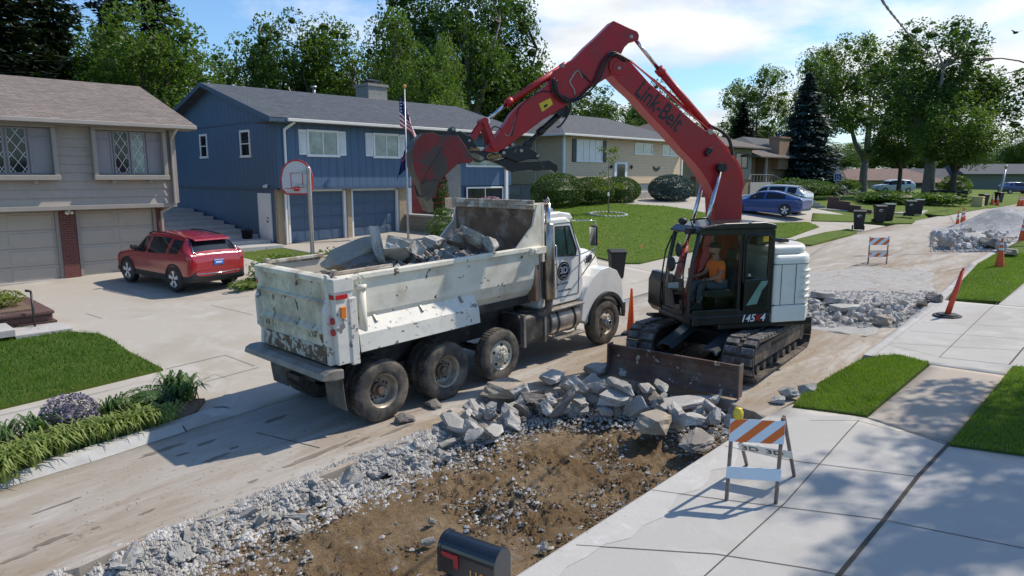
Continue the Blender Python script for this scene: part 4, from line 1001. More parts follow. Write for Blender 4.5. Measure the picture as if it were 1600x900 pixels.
# clipped hedges of the beige house
for px, rx, h, lb in ((872, 2.1, 1.85, 'clipped round dark green bush, leftmost of the three before the beige house'), (922, 1.95, 1.55, 'clipped dark green bush in the middle of the beige house row'), (966, 1.9, 1.5, 'clipped dark green bush at the right end of the row below the door')):
    p = onY(px, 318, 27.6); p.z = G(p.x, 27.6); shrub('bush', (p.x, 27.6, p.z), (rx, 1.3, h/1.6), 12000, .10, 'box_green', lb, group='clipped bushes', shell=.16, flat=1)
p = onY(1042, 318, 26.5); shrub('bush', (p.x, 26.2, G(p.x, 26.2)), (1.85, 1.5, 1.0), 11000, .15, 'needle_blue', 'low spreading blue spruce bush beside the beige house walk', shell=.22, flat=1, asp=.3)
shr(1238, 300, 3.9, 3.9, 9000, .22, 'leaf_light', 'large light green bush before the brown brick houses', lobes=7, seed=3)
shr(1255, 312, 5.0, 2.4, 8000, .2, 'leaf_dark', 'long dark shrub mass under the light green bush', lobes=7, seed=4, ry=2.5)
shr(1310, 303, 2.4, 2.2, 3500, .2, 'leaf_mid', 'green shrub beside the far basketball hoop', lobes=4, seed=5)
shr(1375, 316, 6, 1.2, 5000, .22, 'leaf_dark', 'dark ground shrubs before the silver van', lobes=8, seed=6, ry=2)
shr(1150, 322, 1.2, .5, 900, .12, 'gold_green', 'small bright green bush by the brown house wall')
shr(1450, 320, 3, 1.3, 1500, .25, 'leaf_mid', 'rounded green shrubs beyond the pale trunk', lobes=4)
shr(1490, 312, 1.6, 2.6, 1500, .25, 'leaf_light', 'pale rounded bush before the green house')
# terrace planting of the blue house
p = onY(729, 335, 26.2); shrub('rose_vine', (p.x, 28.3, 2.2), (.55, .35, 1.25), 1500, .12, 'leaf_dark', 'tall dark red flowering rose trained up the pale brick wall', cat='rose', flower='bloom_red', fn=330, flat=1)
p = onY(790, 335, 25.5); shrub('lilac_bush', (p.x-1.1, 25.5, 2.0), (1.15, .8, .62), 1500, .11, 'leaf_dark', 'pink flowering bush beside the lower window of the blue house', cat='bush', flower='bloom_pink', fn=1300, flat=1)
shrub('lilac_bush', (p.x+.5, 25.2, 1.9), (.8, .7, .55), 900, .11, 'leaf_dark', 'smaller pink flowering bush at the blue house corner', cat='bush', flower='bloom_pink', fn=500, flat=1)
shrub('bush', (26.1, 24.0, 2.1), (.6, .4, .25), 700, .08, 'gold_green', 'low yellow green plant on the terrace wall')
p = onY(690, 350, 23.8); shrub('bush', (p.x, 23.8, 1.15), (.9, .6, .75), 1500, .09, 'box_green', 'dark green shrub in front of the block retaining wall')
p = onY(698, 335, 24.4); shrub('bush', (p.x, 24.7, 2.3), (.5, .4, .28), 700, .08, 'box_green', 'small green shrub on top of the block wall')
# bushes between the driveways
def yb(px, y, rx, h, n, m, lb, fl=None, size=.09):
    q = onY(px, 400, y); return shrub('bush', (q.x, y, G(q.x, y)), (rx, rx*.7, h/1.8), n, size, m, lb, lobes=5, flower=fl, fn=40 if fl else 0, seed=int(px))
yb(432, 20.5, 1.1, 1.05, 2600, 'leaf_light', 'leafy green rose bush with white blossoms left of the basketball pole', 'bloom_white')
yb(528, 19.8, 1.0, 1.15, 1500, 'gold_green', 'sparse yellow green bush right of the basketball pole')
yb(500, 21.0, .7, .6, 800, 'leaf_light', 'low green plant at the foot of the basketball pole')
yb(385, 20.0, .7, .4, 700, 'leaf_light', 'low garden plants right of the red car')
# planting bed by the left kerb : straplike clumps
def clump(px, py, n, L, m, label, w=.030, spread=.62, seed=0, name='daylily_clump'):
    p = gl(px, py, .1); r = random.Random(seed+int(px)); V = []; F = []
    for _ in range(int(n*.7)):
        a = r.uniform(0, 6.283); u = Vector((math.cos(a), math.sin(a), 0)); s = Vector((-u.y, u.x, 0)); b = Vector((r.gauss(0,.07), r.gauss(0,.07), 0)); l = L*r.uniform(.6, 1.15); sp = spread*r.uniform(.3, 1.3)
        pts = [b, b+u*l*sp*.35+ZZ*l*.55, b+u*l*sp*.85+ZZ*l*.72, b+u*l*sp*1.35+ZZ*l*.5]; ws = [w, w*1.1, w*.8, .002]
        o = len(V)
        for q, ww in zip(pts, ws): V += [tuple(q-s*ww/2), tuple(q+s*ww/2)]
        F += [(o+2*k, o+2*k+1, o+2*k+3, o+2*k+2) for k in range(3)]
    bb = MB(); bb.v = V; bb.f = F; bb.sm = [False]*len(F); o = bb.build(name, m); o.location = (p.x, p.y, G(p.x, p.y)+.09)
    return tag(o, label, 'plant', 'strap leaved plants in the kerb bed')
for i, (px, py, n, L, mm) in enumerate(((12, 742, 260, .5, 'strap_green'), (45, 728, 260, .5, 'strap_green'), (78, 712, 240, .48, 'strap_green'), (108, 700, 220, .45, 'strap_green'), (140, 692, 240, .45, 'strap_green'), (172, 684, 240, .45, 'strap_green'), (205, 674, 240, .42, 'strap_green'), (236, 666, 240, .42, 'strap_green'), (258, 658, 180, .38, 'strap_green'), (-10, 752, 260, .5, 'strap_green'))):
    clump(px, py, n, L, mm, ('second', 'third', 'fourth', 'fifth', 'sixth', 'seventh', 'eighth', 'ninth', 'last', 'first')[i]+' yellow green strap leaf clump from the left along the kerb', seed=i)
clump(290, 622, 260, .5, 'strap_dark', 'variegated strap leaf clump at the street end of the bed', spread=.7); clump(272, 618, 150, .55, 'strap_dark', 'tall dark bladed clump behind the variegated one', spread=.4)
clump(180, 655, 120, .5, 'strap_dark', 'thin bladed clump right of the grey flowering shrub', spread=.4); clump(60, 690, 160, .55, 'strap_dark', 'thin bladed clump left of the grey flowering shrub', spread=.5); clump(5, 705, 160, .55, 'strap_dark', 'dark bladed clump at the left edge of the photo', spread=.5)
shr(112, 680, .42, .62, 1600, .05, 'grey_leaf', 'rounded grey lilac flowering shrub in the kerb bed', name='flowering_shrub', flower='bloom_lilac', fn=700)
shr(40, 712, .4, .35, 900, .045, 'maroon_leaf', 'low dark maroon shrub in the kerb bed', name='barberry_shrub')
shr(232, 640, .45, .38, 1300, .045, 'strap_dark', 'feathery green perennial in the middle of the kerb bed', name='perennial'); shr(205, 650, .3, .3, 700, .05, 'leaf_light', 'small leafy green plant in the kerb bed', name='perennial'); shr(160, 668, .28, .32, 700, .05, 'gold_green', 'light green leafy plant beside the grey shrub', name='perennial'); shr(262, 632, .3, .3, 800, .04, 'needle_blue', 'blue green feathery plant near the bed end', name='perennial')
# raised bed of the taupe house
p = onG(8, 440, .5)
shrub('bush', (1.1, 18.6, 1.35), (.7, .7, .45), 2200, .07, 'box_green', 'bright green shrub in the red block planter')
shrub('perennial', (1.9, 18.4, 1.35), (.6, .5, .2), 1300, .06, 'gold_green', 'pale dry looking plants on the edge of the red block planter', cat='plant')
# sapling
sp = gl(950, 337); t = thing('sapling', 'young thin tree with yellow green leaves staked on the mown lawn', 'tree', (sp.x, sp.y, G(sp.x, sp.y)+.05))
mb = MB(); mb.tube([(0,0,0), (.03,0,1.2), (-.02,.03,2.4), (.0,0,3.6)], [.035,.03,.02,.008], 6); r = random.Random(4); V = []; F = []
for i in range(26):
    z = r.uniform(1.0, 3.55); a = r.uniform(0, 6.28); L = r.uniform(.3, .85)*(1 if z < 2.6 else .6); e = Vector((math.cos(a)*L, math.sin(a)*L, z+r.uniform(0,.25))); mb.tube([(0,0,z), e], [.012,.004], 4, False); leaves(V, F, e, (.24,.24,.14), 42, .11, r, .6)
mb.build('trunk', 'bark_grey', t); crown_mesh('crown', V, F, 'leaf_yellow', t)
mb = MB(); mb.box(-.07,.07,-.02,.02,1.05,1.25); mb.build('plant_tag', 'white_trim', t)
r = random.Random(9); mb = MB()
for i in range(26):
    a = 6.283*i/26; mb.ball((sp.x+1.0*math.cos(a), sp.y+1.0*math.sin(a), G(sp.x+math.cos(a), sp.y+math.sin(a))+.08), .11, r.uniform(.8,1.4), r.uniform(.8,1.4), .6, 7, 4)
tag(mb.build('tree_ring', 'stone_pale'), 'ring of pale edging stones round the sapling', 'edging')
# ================================================================== dump truck
mat('truck_worn', (.72,.68,.575), .5, var=.1, vs=1.2, col2=(.115,.085,.06), th=(.635,.65), s2=3.6, dirt=(.44,.37,.27), dth=(.48,.76), ds=1.6, bump=.12, bs=25)
mat('truck_tailgate', (.68,.645,.52), .55, var=.14, vs=1.4, col2=(.11,.08,.06), th=(.60,.612), s2=2.7, dirt=(.33,.28,.20), dth=(.42,.66), ds=2., bump=.2, bs=25)
mat('truck_rust', (.50,.49,.42), .7, var=.2, vs=4, col2=(.13,.09,.06), th=(.46,.49), s2=7., bump=.3, bs=30)
mat('truck_skirt', (.66,.63,.56), .42, var=.1, vs=2, col2=(.19,.18,.17), th=(.60,.62), s2=6.0, dirt=(.5,.48,.45), ds=4)
mat('truck_white', (.76,.75,.71), .28, var=.05, vs=1.5, coat=.6, dirt=(.50,.46,.40), dth=(.58,.82), ds=1.4)
mat('bed_inside', (.15,.095,.065), .85, var=.35, vs=3, col2=(.36,.31,.26), th=(.5,.7), s2=2.2, bump=.4, bs=14)
mat('bed_rail', (.34,.28,.22), .75, var=.4, vs=5, col2=(.60,.57,.50), th=(.5,.58), s2=4, bump=.3, bs=25)
mat('steel_worn', (.27,.245,.22), .5, .5, var=.3, vs=4, bump=.25, bs=20)
mat('chassis_black', (.035,.032,.030), .6, var=.4, vs=3, dirt=(.13,.11,.085), dth=(.5,.75), ds=4)
mat('tyre', (.045,.042,.040), .9, var=.25, vs=5, dirt=(.20,.165,.125), dth=(.42,.72), ds=3.5, bump=.2, bs=40)
mat('rim_steel', (.37,.33,.27), .5, .35, var=.2, vs=5, dirt=(.20,.15,.10), dth=(.45,.7), ds=4)
mat('rim_cream', (.50,.47,.38), .5, var=.15, vs=5, dirt=(.22,.17,.11), dth=(.5,.75), ds=5)
mat('hub_rust', (.17,.12,.09), .7, .3, var=.4, vs=12)
mat('chrome', (.62,.62,.62), .18, 1., var=.08, dirt=(.35,.33,.30), dth=(.55,.8), ds=4)
mat('stack_steel', (.42,.39,.35), .32, .9, var=.2, vs=4, dirt=(.18,.14,.10), dth=(.45,.75), ds=3)
mat('alu_dirty', (.40,.37,.33), .45, .55, var=.2, vs=4, dirt=(.22,.19,.15), dth=(.4,.7), ds=3)
mat('rubber_black', (.018,.018,.019), .55, var=.3)
mat('mud_flap', (.055,.052,.048), .8, var=.3, vs=3, dirt=(.17,.15,.12), dth=(.4,.75), ds=2.5)
mat('lens_red', (.45,.01,.015), .25, coat=.6); mat('lens_amber', (.75,.20,.01), .25, coat=.6); mat('white_plain', (.8,.8,.8), .5)
mat('glass_dark', (.012,.022,.022), .05, var=.4, vs=.9, coat=.3)
mat('glass_green', (.02,.06,.055), .05, var=.5, vs=1.2)
mat('logo_black', (.012,.012,.012), .4)

def add_wheel(t, c, side, R=.52, wd=.28, kind='drive', rim='rim_steel', name='wheel', rr=.29):
    """side = -1 outer face to -y, +1 outer face to +y; c = centre of outer tyre face"""
    c = Vector(c); A = Vector((0, side, 0)); n = 40
    wmb = MB(); prof = [(rr, -wd+.03), (rr+.03, -wd+.005), (R*.86, -wd), (R*.96, -wd+.02), (R, -wd+.055), (R, -.055), (R*.965, -.02), (R*.88, 0), (rr+.06, -.002), (rr+.015, -.012), (rr, -.03)]
    wmb.lathe(prof, c, A, n)
    # tread lugs
    q = A.to_track_quat('Z', 'Y'); X = q @ Vector((1,0,0)); Y = q @ Vector((0,1,0))
    for i in range(46):
        a = 2*math.pi*i/46; rd = X*math.cos(a)+Y*math.sin(a); tn = -X*math.sin(a)+Y*math.cos(a)
        for u0, u1 in ((-.045, -.10), (-wd/2+.03, -wd/2-.03), (-wd+.10, -wd+.045)):
            wmb.obox(c+A*((u0+u1)/2)+rd*(R+.002), rd*.006, tn*.024, A*abs(u1-u0)/2)
    w_ = wmb.build('tyre', 'tyre', None)
    root = w_; root.name = name if False else 'tyre'
    holder = bpy.data.objects.new(name, None); COL.objects.link(holder); holder.parent = t; w_.parent = holder
    m = MB()
    if kind == 'drive':      # deep dish dual wheel
        m.lathe([(rr+.002, -.02), (rr-.012, -.03), (rr-.03, -.06), (rr-.035, -.16), (rr-.075, -.20), (.12, -.215), (.0, -.215)], c, A, n)
        m.build('rim', rim, holder)
        h = MB(); h.cyl(c+A*-.215, c+A*-.14, .12, .115, 20); h.cyl(c+A*-.14, c+A*-.07, .075, .06, 16)
        for i in range(10):
            a = 2*math.pi*i/10; p = c+A*-.205+(X*math.cos(a)+Y*math.sin(a))*.155; h.cyl(p, p+A*.035, .017, .014, 6)
        h.build('hub', 'hub_rust', holder)
        d = MB()
        for i in range(5):
            a = 2*math.pi*i/5+.3; p = c+A*-.206+(X*math.cos(a)+Y*math.sin(a))*.21; d.cyl(p, p+A*.006, .034, .034, 12)
        d.build('hand_holes', 'rubber_black', holder)
    else:                    # outward dish steer wheel
        m.lathe([(rr+.002, -.02), (rr-.012, -.025), (rr-.03, -.06), (rr-.045, -.085), (rr-.075, -.05), (rr-.13, -.01), (.13, .0), (.0, .0)], c, A, n)
        m.build('rim', rim, holder)
        h = MB(); h.cyl(c, c+A*.05, .095, .085, 20); h.cyl(c+A*.05, c+A*.085, .06, .045, 16)
        for i in range(10):
            a = 2*math.pi*i/10; p = c+(X*math.cos(a)+Y*math.sin(a))*.135; h.cyl(p, p+A*.045, .017, .014, 6)
        h.build('hub', 'chrome' if rim != 'rim_cream' else 'rim_cream', holder)
        d = MB()
        for i in range(5):
            a = 2*math.pi*i/5+.2; p = c+A*-.035+(X*math.cos(a)+Y*math.sin(a))*.205; d.cyl(p+A*-.0, p+A*.012, .032, .032, 12)
        d.build('hand_holes', 'rubber_black', holder)
    return holder

TX, TY = 5.6, 10.4
tk = thing('dump_truck', 'worn white dump truck with chipped paint, its bed heaped with broken concrete', 'dump truck', (TX, TY, street(TX)), rot=(0, -math.atan(.033), 0))
# chassis
mb = MB(); mb.box(.1, 7.3, -.46, -.36, .72, .98); mb.box(.1, 7.3, .36, .46, .72, .98)
for x in (.2, 1.56, 2.9, 4.2, 5.6): mb.box(x, x+.12, -.36, .36, .76, .94)
mb.build('chassis_frame', 'chassis_black', tk)
mb = MB()
for x in (.86, 2.24): mb.cyl((x, -.95, .53), (x, .95, .53), .09); mb.ball((x, 0, .55), .24, 1, 1.1, 1)
mb.cyl((3.66, -.9, .53), (3.66, .9, .53), .07); mb.cyl((7.1, -.85, .53), (7.1, .85, .53), .06)
mb.box(.6, 2.5, -.62, -.5, .55, .72); mb.box(.6, 2.5, .5, .62, .55, .72)
mb.build('axles', 'chassis_black', tk)
for x in (.86, 2.24):
    for s in (-1, 1):
        add_wheel(tk, (x, s*1.22, .525), s, .525, .27, 'drive', 'rim_steel'); add_wheel(tk, (x, s*.90, .525), s, .525, .27, 'drive', 'rim_steel')
for s in (-1, 1):
    add_wheel(tk, (3.64, s*1.2, .51), s, .51, .27, 'steer', 'rim_cream'); add_wheel(tk, (7.12, s*1.14, .52), s, .52, .30, 'steer', 'rim_steel')
# bed : bath-tub section walls
def loft(mb, secs, closed=False, smooth=False):
    n = len(secs[0]); o = len(mb.v)
    for s in secs: mb.v += [tuple(p) for p in s]
    for i in range(len(secs)-1):
        for j in range(n if closed else n-1):
            mb.f.append((o+i*n+j, o+(i+1)*n+j, o+(i+1)*n+(j+1)%n, o+i*n+(j+1)%n)); mb.sm.append(smooth)
    return mb
ROB = 1.2; b = MB()
def side(s):
    out = [(-ROB+.02, 2.5), (-ROB+.03, 2.15), (-ROB+.05, 1.88), (-ROB+.14, 1.66), (-ROB+.32, 1.46), (-.55, 1.32), (0, 1.30)]
    inn = [(0, 1.37), (-.53, 1.39), (-ROB+.38, 1.52), (-ROB+.22, 1.70), (-ROB+.13, 1.9), (-ROB+.11, 2.15), (-ROB+.1, 2.5)]
    return [(s*-1*y, z) for y, z in out+inn]
for s in (1, -1):
    p = side(s); b.prism(p, (0,0,0), (0,1,0), (0,0,1), (1,0,0), .12, 4.78)
b.build('bed_wall', 'truck_worn', tk, recalc=True)
mb = MB(); mb.prism([(-ROB+.125, 2.49), (-ROB+.135, 1.9), (-ROB+.225, 1.71), (-ROB+.385, 1.53), (-.52, 1.4), (.52, 1.4), (ROB-.385, 1.53), (ROB-.225, 1.71), (ROB-.135, 1.9), (ROB-.125, 2.49), (ROB-.105, 2.49), (ROB-.1, 1.4), (.6, 1.375), (-.6, 1.375), (-ROB+.1, 1.4), (-ROB+.105, 2.49)], (0,0,0), (0,1,0), (0,0,1), (1,0,0), .14, 4.7)
for s in (-1, 1):      # top rails
    m2 = MB(); m2.box(.1, 4.78, s*ROB-.085 if s > 0 else s*ROB-.03, s*ROB+.03 if s > 0 else s*ROB+.085, 2.44, 2.54); m2.build('top_rail', 'bed_rail' if s > 0 else 'truck_worn', tk, .02)
    m2 = MB(); m2.box(.1, 1.25, s*1.08-.03, s*1.08+.03, 2.54, 2.60); m2.box(.12, .2, s*1.08-.05, s*1.08+.05, 2.5, 2.63); m2.build('side_board', 'bed_rail', tk, .01)
mb = MB(); mb.box(4.66, 4.8, -1.17, 1.17, 1.4, 3.26); hb_ = mb.build('headboard', 'bed_inside', tk, .01)
mb = MB(); mb.box(4.6, 4.84, -1.2, 1.2, 3.26, 3.33); mb.box(4.62, 4.68, -1.18, 1.18, 3.33, 3.44); mb.box(4.5, 5.1, -1.2, -1.0, 3.33, 3.37); mb.build('top_cap', 'bed_rail', hb_, .01)
for s in (-1, 1):
    m2 = MB(); m2.prism([(4.05, 2.5), (4.86, 2.5), (4.86, 3.36), (4.70, 3.36), (4.58, 2.95)], (0, s*1.19, 0), (1,0,0), (0,0,1), (0,1,0), -.025, .025); m2.box(4.84, 4.9, s*1.17-.05, s*1.17+.05, 2.2, 3.36); m2.build('gusset', 'truck_worn', tk)
    m2 = MB(); m2.box(4.45, 4.88, s*1.24-.05, s*1.24+.05, 2.38, 2.52); m2.cyl((4.55, s*1.3-.04, 2.45), (4.55, s*1.3+.04, 2.45), .05); m2.build('rail_end', 'truck_worn', tk, .012)
# tailgate
mb = MB(); mb.box(-.02, .1, -1.07, 1.07, 1.14, 2.56)
tg = mb.build('tailgate', 'truck_tailgate', tk, .01)
mb = MB(); mb.prism([(0,0), (-.05,.03), (-.05,.05), (0,.08)], (-.02,0,2.1), (1,0,0), (0,0,1), (0,1,0), -1.05, 1.05); mb.prism([(0,0), (-.07,.03), (-.07,.06), (0,.14)], (-.02,0,1.62), (1,0,0), (0,0,1), (0,1,0), -1.05, 1.05)
mb.prism([(0,0), (-.06,.0), (-.06,.08), (0,.1)], (-.02,0,2.46), (1,0,0), (0,0,1), (0,1,0), -1.12, 1.12); mb.build('gate_ribs', 'truck_tailgate', tg, .008)
mb = MB(); mb.box(-.045, -.02, -1.0, .98, 1.16, 1.42); mb.build('scuffed_panel', 'truck_rust', tg, .008)
mb = MB(); mb.box(-.04, -.02, .7, .98, 1.46, 1.72); 
for q in (-.6, .84): mb.lathe([(.05,0),(.06,.02),(.04,.025)], (-.04, q, 1.58), (-1,0,0), 12)
mb.build('badge_plate', 'truck_tailgate', tg, .006)
for s in (-1, 1):
    m2 = MB(); m2.prism([(-.06, 1.15), (.05, 1.15), (.05, 2.55), (-.02, 2.58), (-.02, 2.2), (-.10, 2.0), (-.10, 1.5), (-.04, 1.42)], (0, s*1.1, 0), (1,0,0), (0,0,1), (0,1,0), -.045, .045); m2.build('gate_edge', 'truck_skirt', tg, .01)
# corner posts with lamps
for s in (-1, 1):
    m2 = MB(); y0, y1 = (-1.27, -1.14) if s < 0 else (1.14, 1.27)
    m2.box(.02, .34, y0, y1, 1.16, 2.38); m2.box(.0, .36, y0-.015, y1+.015, 2.30, 2.52); m2.box(.26, .40, y0-.02, y1+.02, 1.12, 2.2)
    po = m2.build('corner_post', 'truck_skirt' if s < 0 else 'truck_worn', tk, .015)
    for z, nm_, mt in ((1.86, 'round_lamp', 'lens_red'), (1.68, 'round_lamp', 'lens_red')):
        q = MB(); q.cyl((.02, s*1.185, z), (-.012, s*1.185, z), .056, .05, 20); q.build(nm_, mt, po)
    q = MB(); q.box(-.0, .02, s*1.2-.055, s*1.2+.055, 2.2, 2.27); q.box(.03, .24, s*1.288-.006, s*1.288+.006, 2.2, 2.27); q.build('marker_lamp', 'lens_red', po, .005)
    q = MB(); q.box(.10, .19, s*1.29-.02, s*1.29+.02, 1.9, 2.08); q.build('marker_lamp', 'lens_amber', po, .01)
    m2 = MB(); m2.cyl((.56, s*1.19, 1.3), (.56, s*1.19, 2.3), .065, .065, 16); m2.cyl((.56, s*1.19, 2.28), (.56, s*1.19, 2.36), .085, .085, 16); m2.cyl((.56, s*1.16, 2.36), (.56, s*1.16, 2.5), .03); m2.build('air_cylinder', 'truck_worn', tk)
# rear beam, flaps
mb = MB(); prof = [(-.30, .99), (-.06, .95), (.08, .95), (.08, 1.1), (-.05, 1.12), (-.18, 1.12), (-.27, 1.08)]
mb.prism(prof, (0,0,0), (1,0,0), (0,0,1), (0,1,0), -1.30, 1.34); mb.build('rear_beam', 'steel_worn', tk, .015)
mb = MB(); mb.box(.0, .2, -.5, .5, .74, .97); mb.box(-.1, 0, -.2, .2, .7, .8); mb.build('hitch_plate', 'chassis_black', tk, .01)
for y0, y1 in ((-1.2, -.66), (.66, 1.2)):
    m2 = MB(); n = 6
    for i in range(n):
        z0, z1 = .94-.56*i/n, .94-.56*(i+1)/n; x0, x1 = .10+.04*(i/n)**2, .10+.04*((i+1)/n)**2
        m2.add([(x0,y0,z0),(x0,y1,z0),(x1,y1,z1),(x1,y0,z1),(x0+.015,y0,z0),(x0+.015,y1,z0),(x1+.015,y1,z1),(x1+.015,y0,z1)], [(0,3,2,1),(4,5,6,7),(0,4,7,3),(1,2,6,5)])
    m2.build('mud_flap', 'mud_flap', tk)
# fender skirts over the rear wheels
for s in (-1, 1):
    m2 = MB(); P = [(1.10, 1.84), (1.27, 1.58), (1.30, 1.30), (1.285, 1.30), (1.25, 1.57), (1.07, 1.82)]
    P = [(s*y, z) for y, z in P]; m2.prism(P, (0,0,0), (0,1,0), (0,0,1), (1,0,0), .42, 3.0); m2.prism([(s*1.08, 1.80), (s*1.26, 1.57), (s*1.29, 1.31), (s*.9, 1.31), (s*.9, 1.7)], (0,0,0), (0,1,0), (0,0,1), (1,0,0), 2.985, 3.0)
    m2.prism([(s*1.08, 1.80), (s*1.26, 1.57), (s*1.29, 1.31), (s*.9, 1.31), (s*.9, 1.7)], (0,0,0), (0,1,0), (0,0,1), (1,0,0), .42, .44)
    m2.build('fender_skirt', 'truck_skirt', tk, recalc=True)
    for x in (.8, 1.75, 2.65): m2 = MB(); m2.beam((x, s*1.07, 1.87), (x+.02, s*1.2, 1.72), .05, .03); m2.build('skirt_bracket', 'steel_worn', tk)
mb = MB(); mb.box(.2, 4.7, -.5, .5, 1.0, 1.32); mb.box(3.0, 4.75, -.95, -.8, 1.35, 1.5); mb.box(3.0, 4.75, .8, .95, 1.35, 1.5); mb.build('bed_subframe', 'chassis_black', tk)
# cab
cabP = [(4.98, 1.16), (6.35, 1.16), (6.45, 1.5), (6.38, 2.26), (6.02, 2.92), (5.86, 3.02), (5.06, 3.03), (4.98, 2.95)]
mb = MB(); mb.prism(cabP, (0,0,0), (1,0,0), (0,0,1), (0,1,0), -1.0, 1.0); cb_ = mb.build('cab', 'truck_white', tk, .06, 3)
mb = MB(); mb.prism([(4.94, 2.98), (6.08, 2.93), (6.14, 2.98), (6.05, 3.08), (5.7, 3.14), (5.1, 3.12)], (0,0,0), (1,0,0), (0,0,1), (0,1,0), -.96, .96); mb.build('roof', 'truck_white', cb_, .05, 3)
for s in (-1, 1):
    m2 = MB(); m2.prism([(5.32, 2.24), (6.14, 2.17), (6.17, 2.30), (5.92, 2.82), (5.36, 2.84)], (0, s*1.0, 0), (1,0,0), (0,0,1), (0,1,0), -.012, .012); wn = m2.build('side_window', 'glass_green', cb_)
    m2 = MB(); 
    pts = [(5.32, 2.24), (6.14, 2.17), (6.17, 2.30), (5.92, 2.82), (5.36, 2.84)]
    for i in range(5): a, b2 = pts[i], pts[(i+1)%5]; m2.beam((a[0], s*1.008, a[1]), (b2[0], s*1.008, b2[1]), .03, .03)
    m2.beam((5.9, s*1.012, 2.19), (5.78, s*1.012, 2.83), .025, .025); m2.build('window_frame', 'rubber_black', wn)
    m2 = MB()   # door outline
    pts = [(5.24, 1.32), (6.24, 1.32), (6.3, 2.2), (6.0, 2.9), (5.28, 2.9)]
    for i in range(5): a, b2 = pts[i], pts[(i+1)%5]; m2.beam((a[0], s*1.002, a[1]), (b2[0], s*1.002, b2[1]), .012, .012)
    m2.build('door_seam', 'rubber_black', cb_)
    m2 = MB(); m2.box(5.34, 5.48, s*1.01-.012, s*1.01+.012, 2.03, 2.07); m2.build('door_handle', 'chrome', cb_, .005)
    m2 = MB(); m2.tube([(5.42, s*1.02, 1.5), (5.42, s*1.09, 1.55), (5.42, s*1.09, 2.45), (5.42, s*1.02, 2.5)], .014, 8); m2.build('grab_rail', 'chrome', cb_)
mb = MB(); mb.add([(6.40, -.88, 2.27), (6.40, .88, 2.27), (6.05, .84, 2.90), (6.05, -.84, 2.90)], [(0,1,2,3)]); mb.build('windshield', 'glass_dark', cb_)
# round door badge
m2 = MB(); m2.cyl((5.75, -1.0, 1.87), (5.75, -1.008, 1.87), .205, .205, 40); bd = m2.build('door_badge', 'logo_black', cb_)
m2 = MB(); m2.lathe([(.165,0),(.172,.002),(.172,0)], (5.75, -1.009, 1.87), (0,-1,0), 40); m2.build('badge_ring', 'white_plain', bd)
text_mb('3D', .20, (5.75, -1.011, 1.885), (1,0,0), (0,0,1), bd, 'white_plain', bold=.002)
text_mb('CONCRETE', .032, (5.75, -1.011, 1.765), (1,0,0), (0,0,1), bd, 'white_plain')
# hood
mb = MB(); secs = []
for x, wz, hw in ((6.36, 2.28, .86), (6.7, 2.24, .80), (7.1, 2.19, .72), (7.4, 2.10, .64), (7.56, 1.96, .58), (7.63, 1.7, .55), (7.64, 1.1, .55)):
    secs.append([(x, -hw, 1.05), (x, -hw, wz*.62+.5), (x, -hw*.93, wz-.12), (x, -hw*.72, wz-.02), (x, 0, wz+.03), (x, hw*.72, wz-.02), (x, hw*.93, wz-.12), (x, hw, wz*.62+.5), (x, hw, 1.05)])
loft(mb, secs, smooth=True); mb.f.append(tuple(len(mb.v)-9+i for i in range(9))); mb.sm.append(False); hd = mb.build('hood', 'truck_white', tk, recalc=True)
mb = MB(); mb.box(7.64, 7.67, -.42, .42, 1.12, 1.86); g_ = mb.build('grille', 'chrome', hd, .01)
mb = MB()
for i in range(9): mb.box(7.665, 7.675, -.38, .38, 1.18+i*.073, 1.21+i*.073)
mb.build('grille_bars', 'rubber_black', g_)
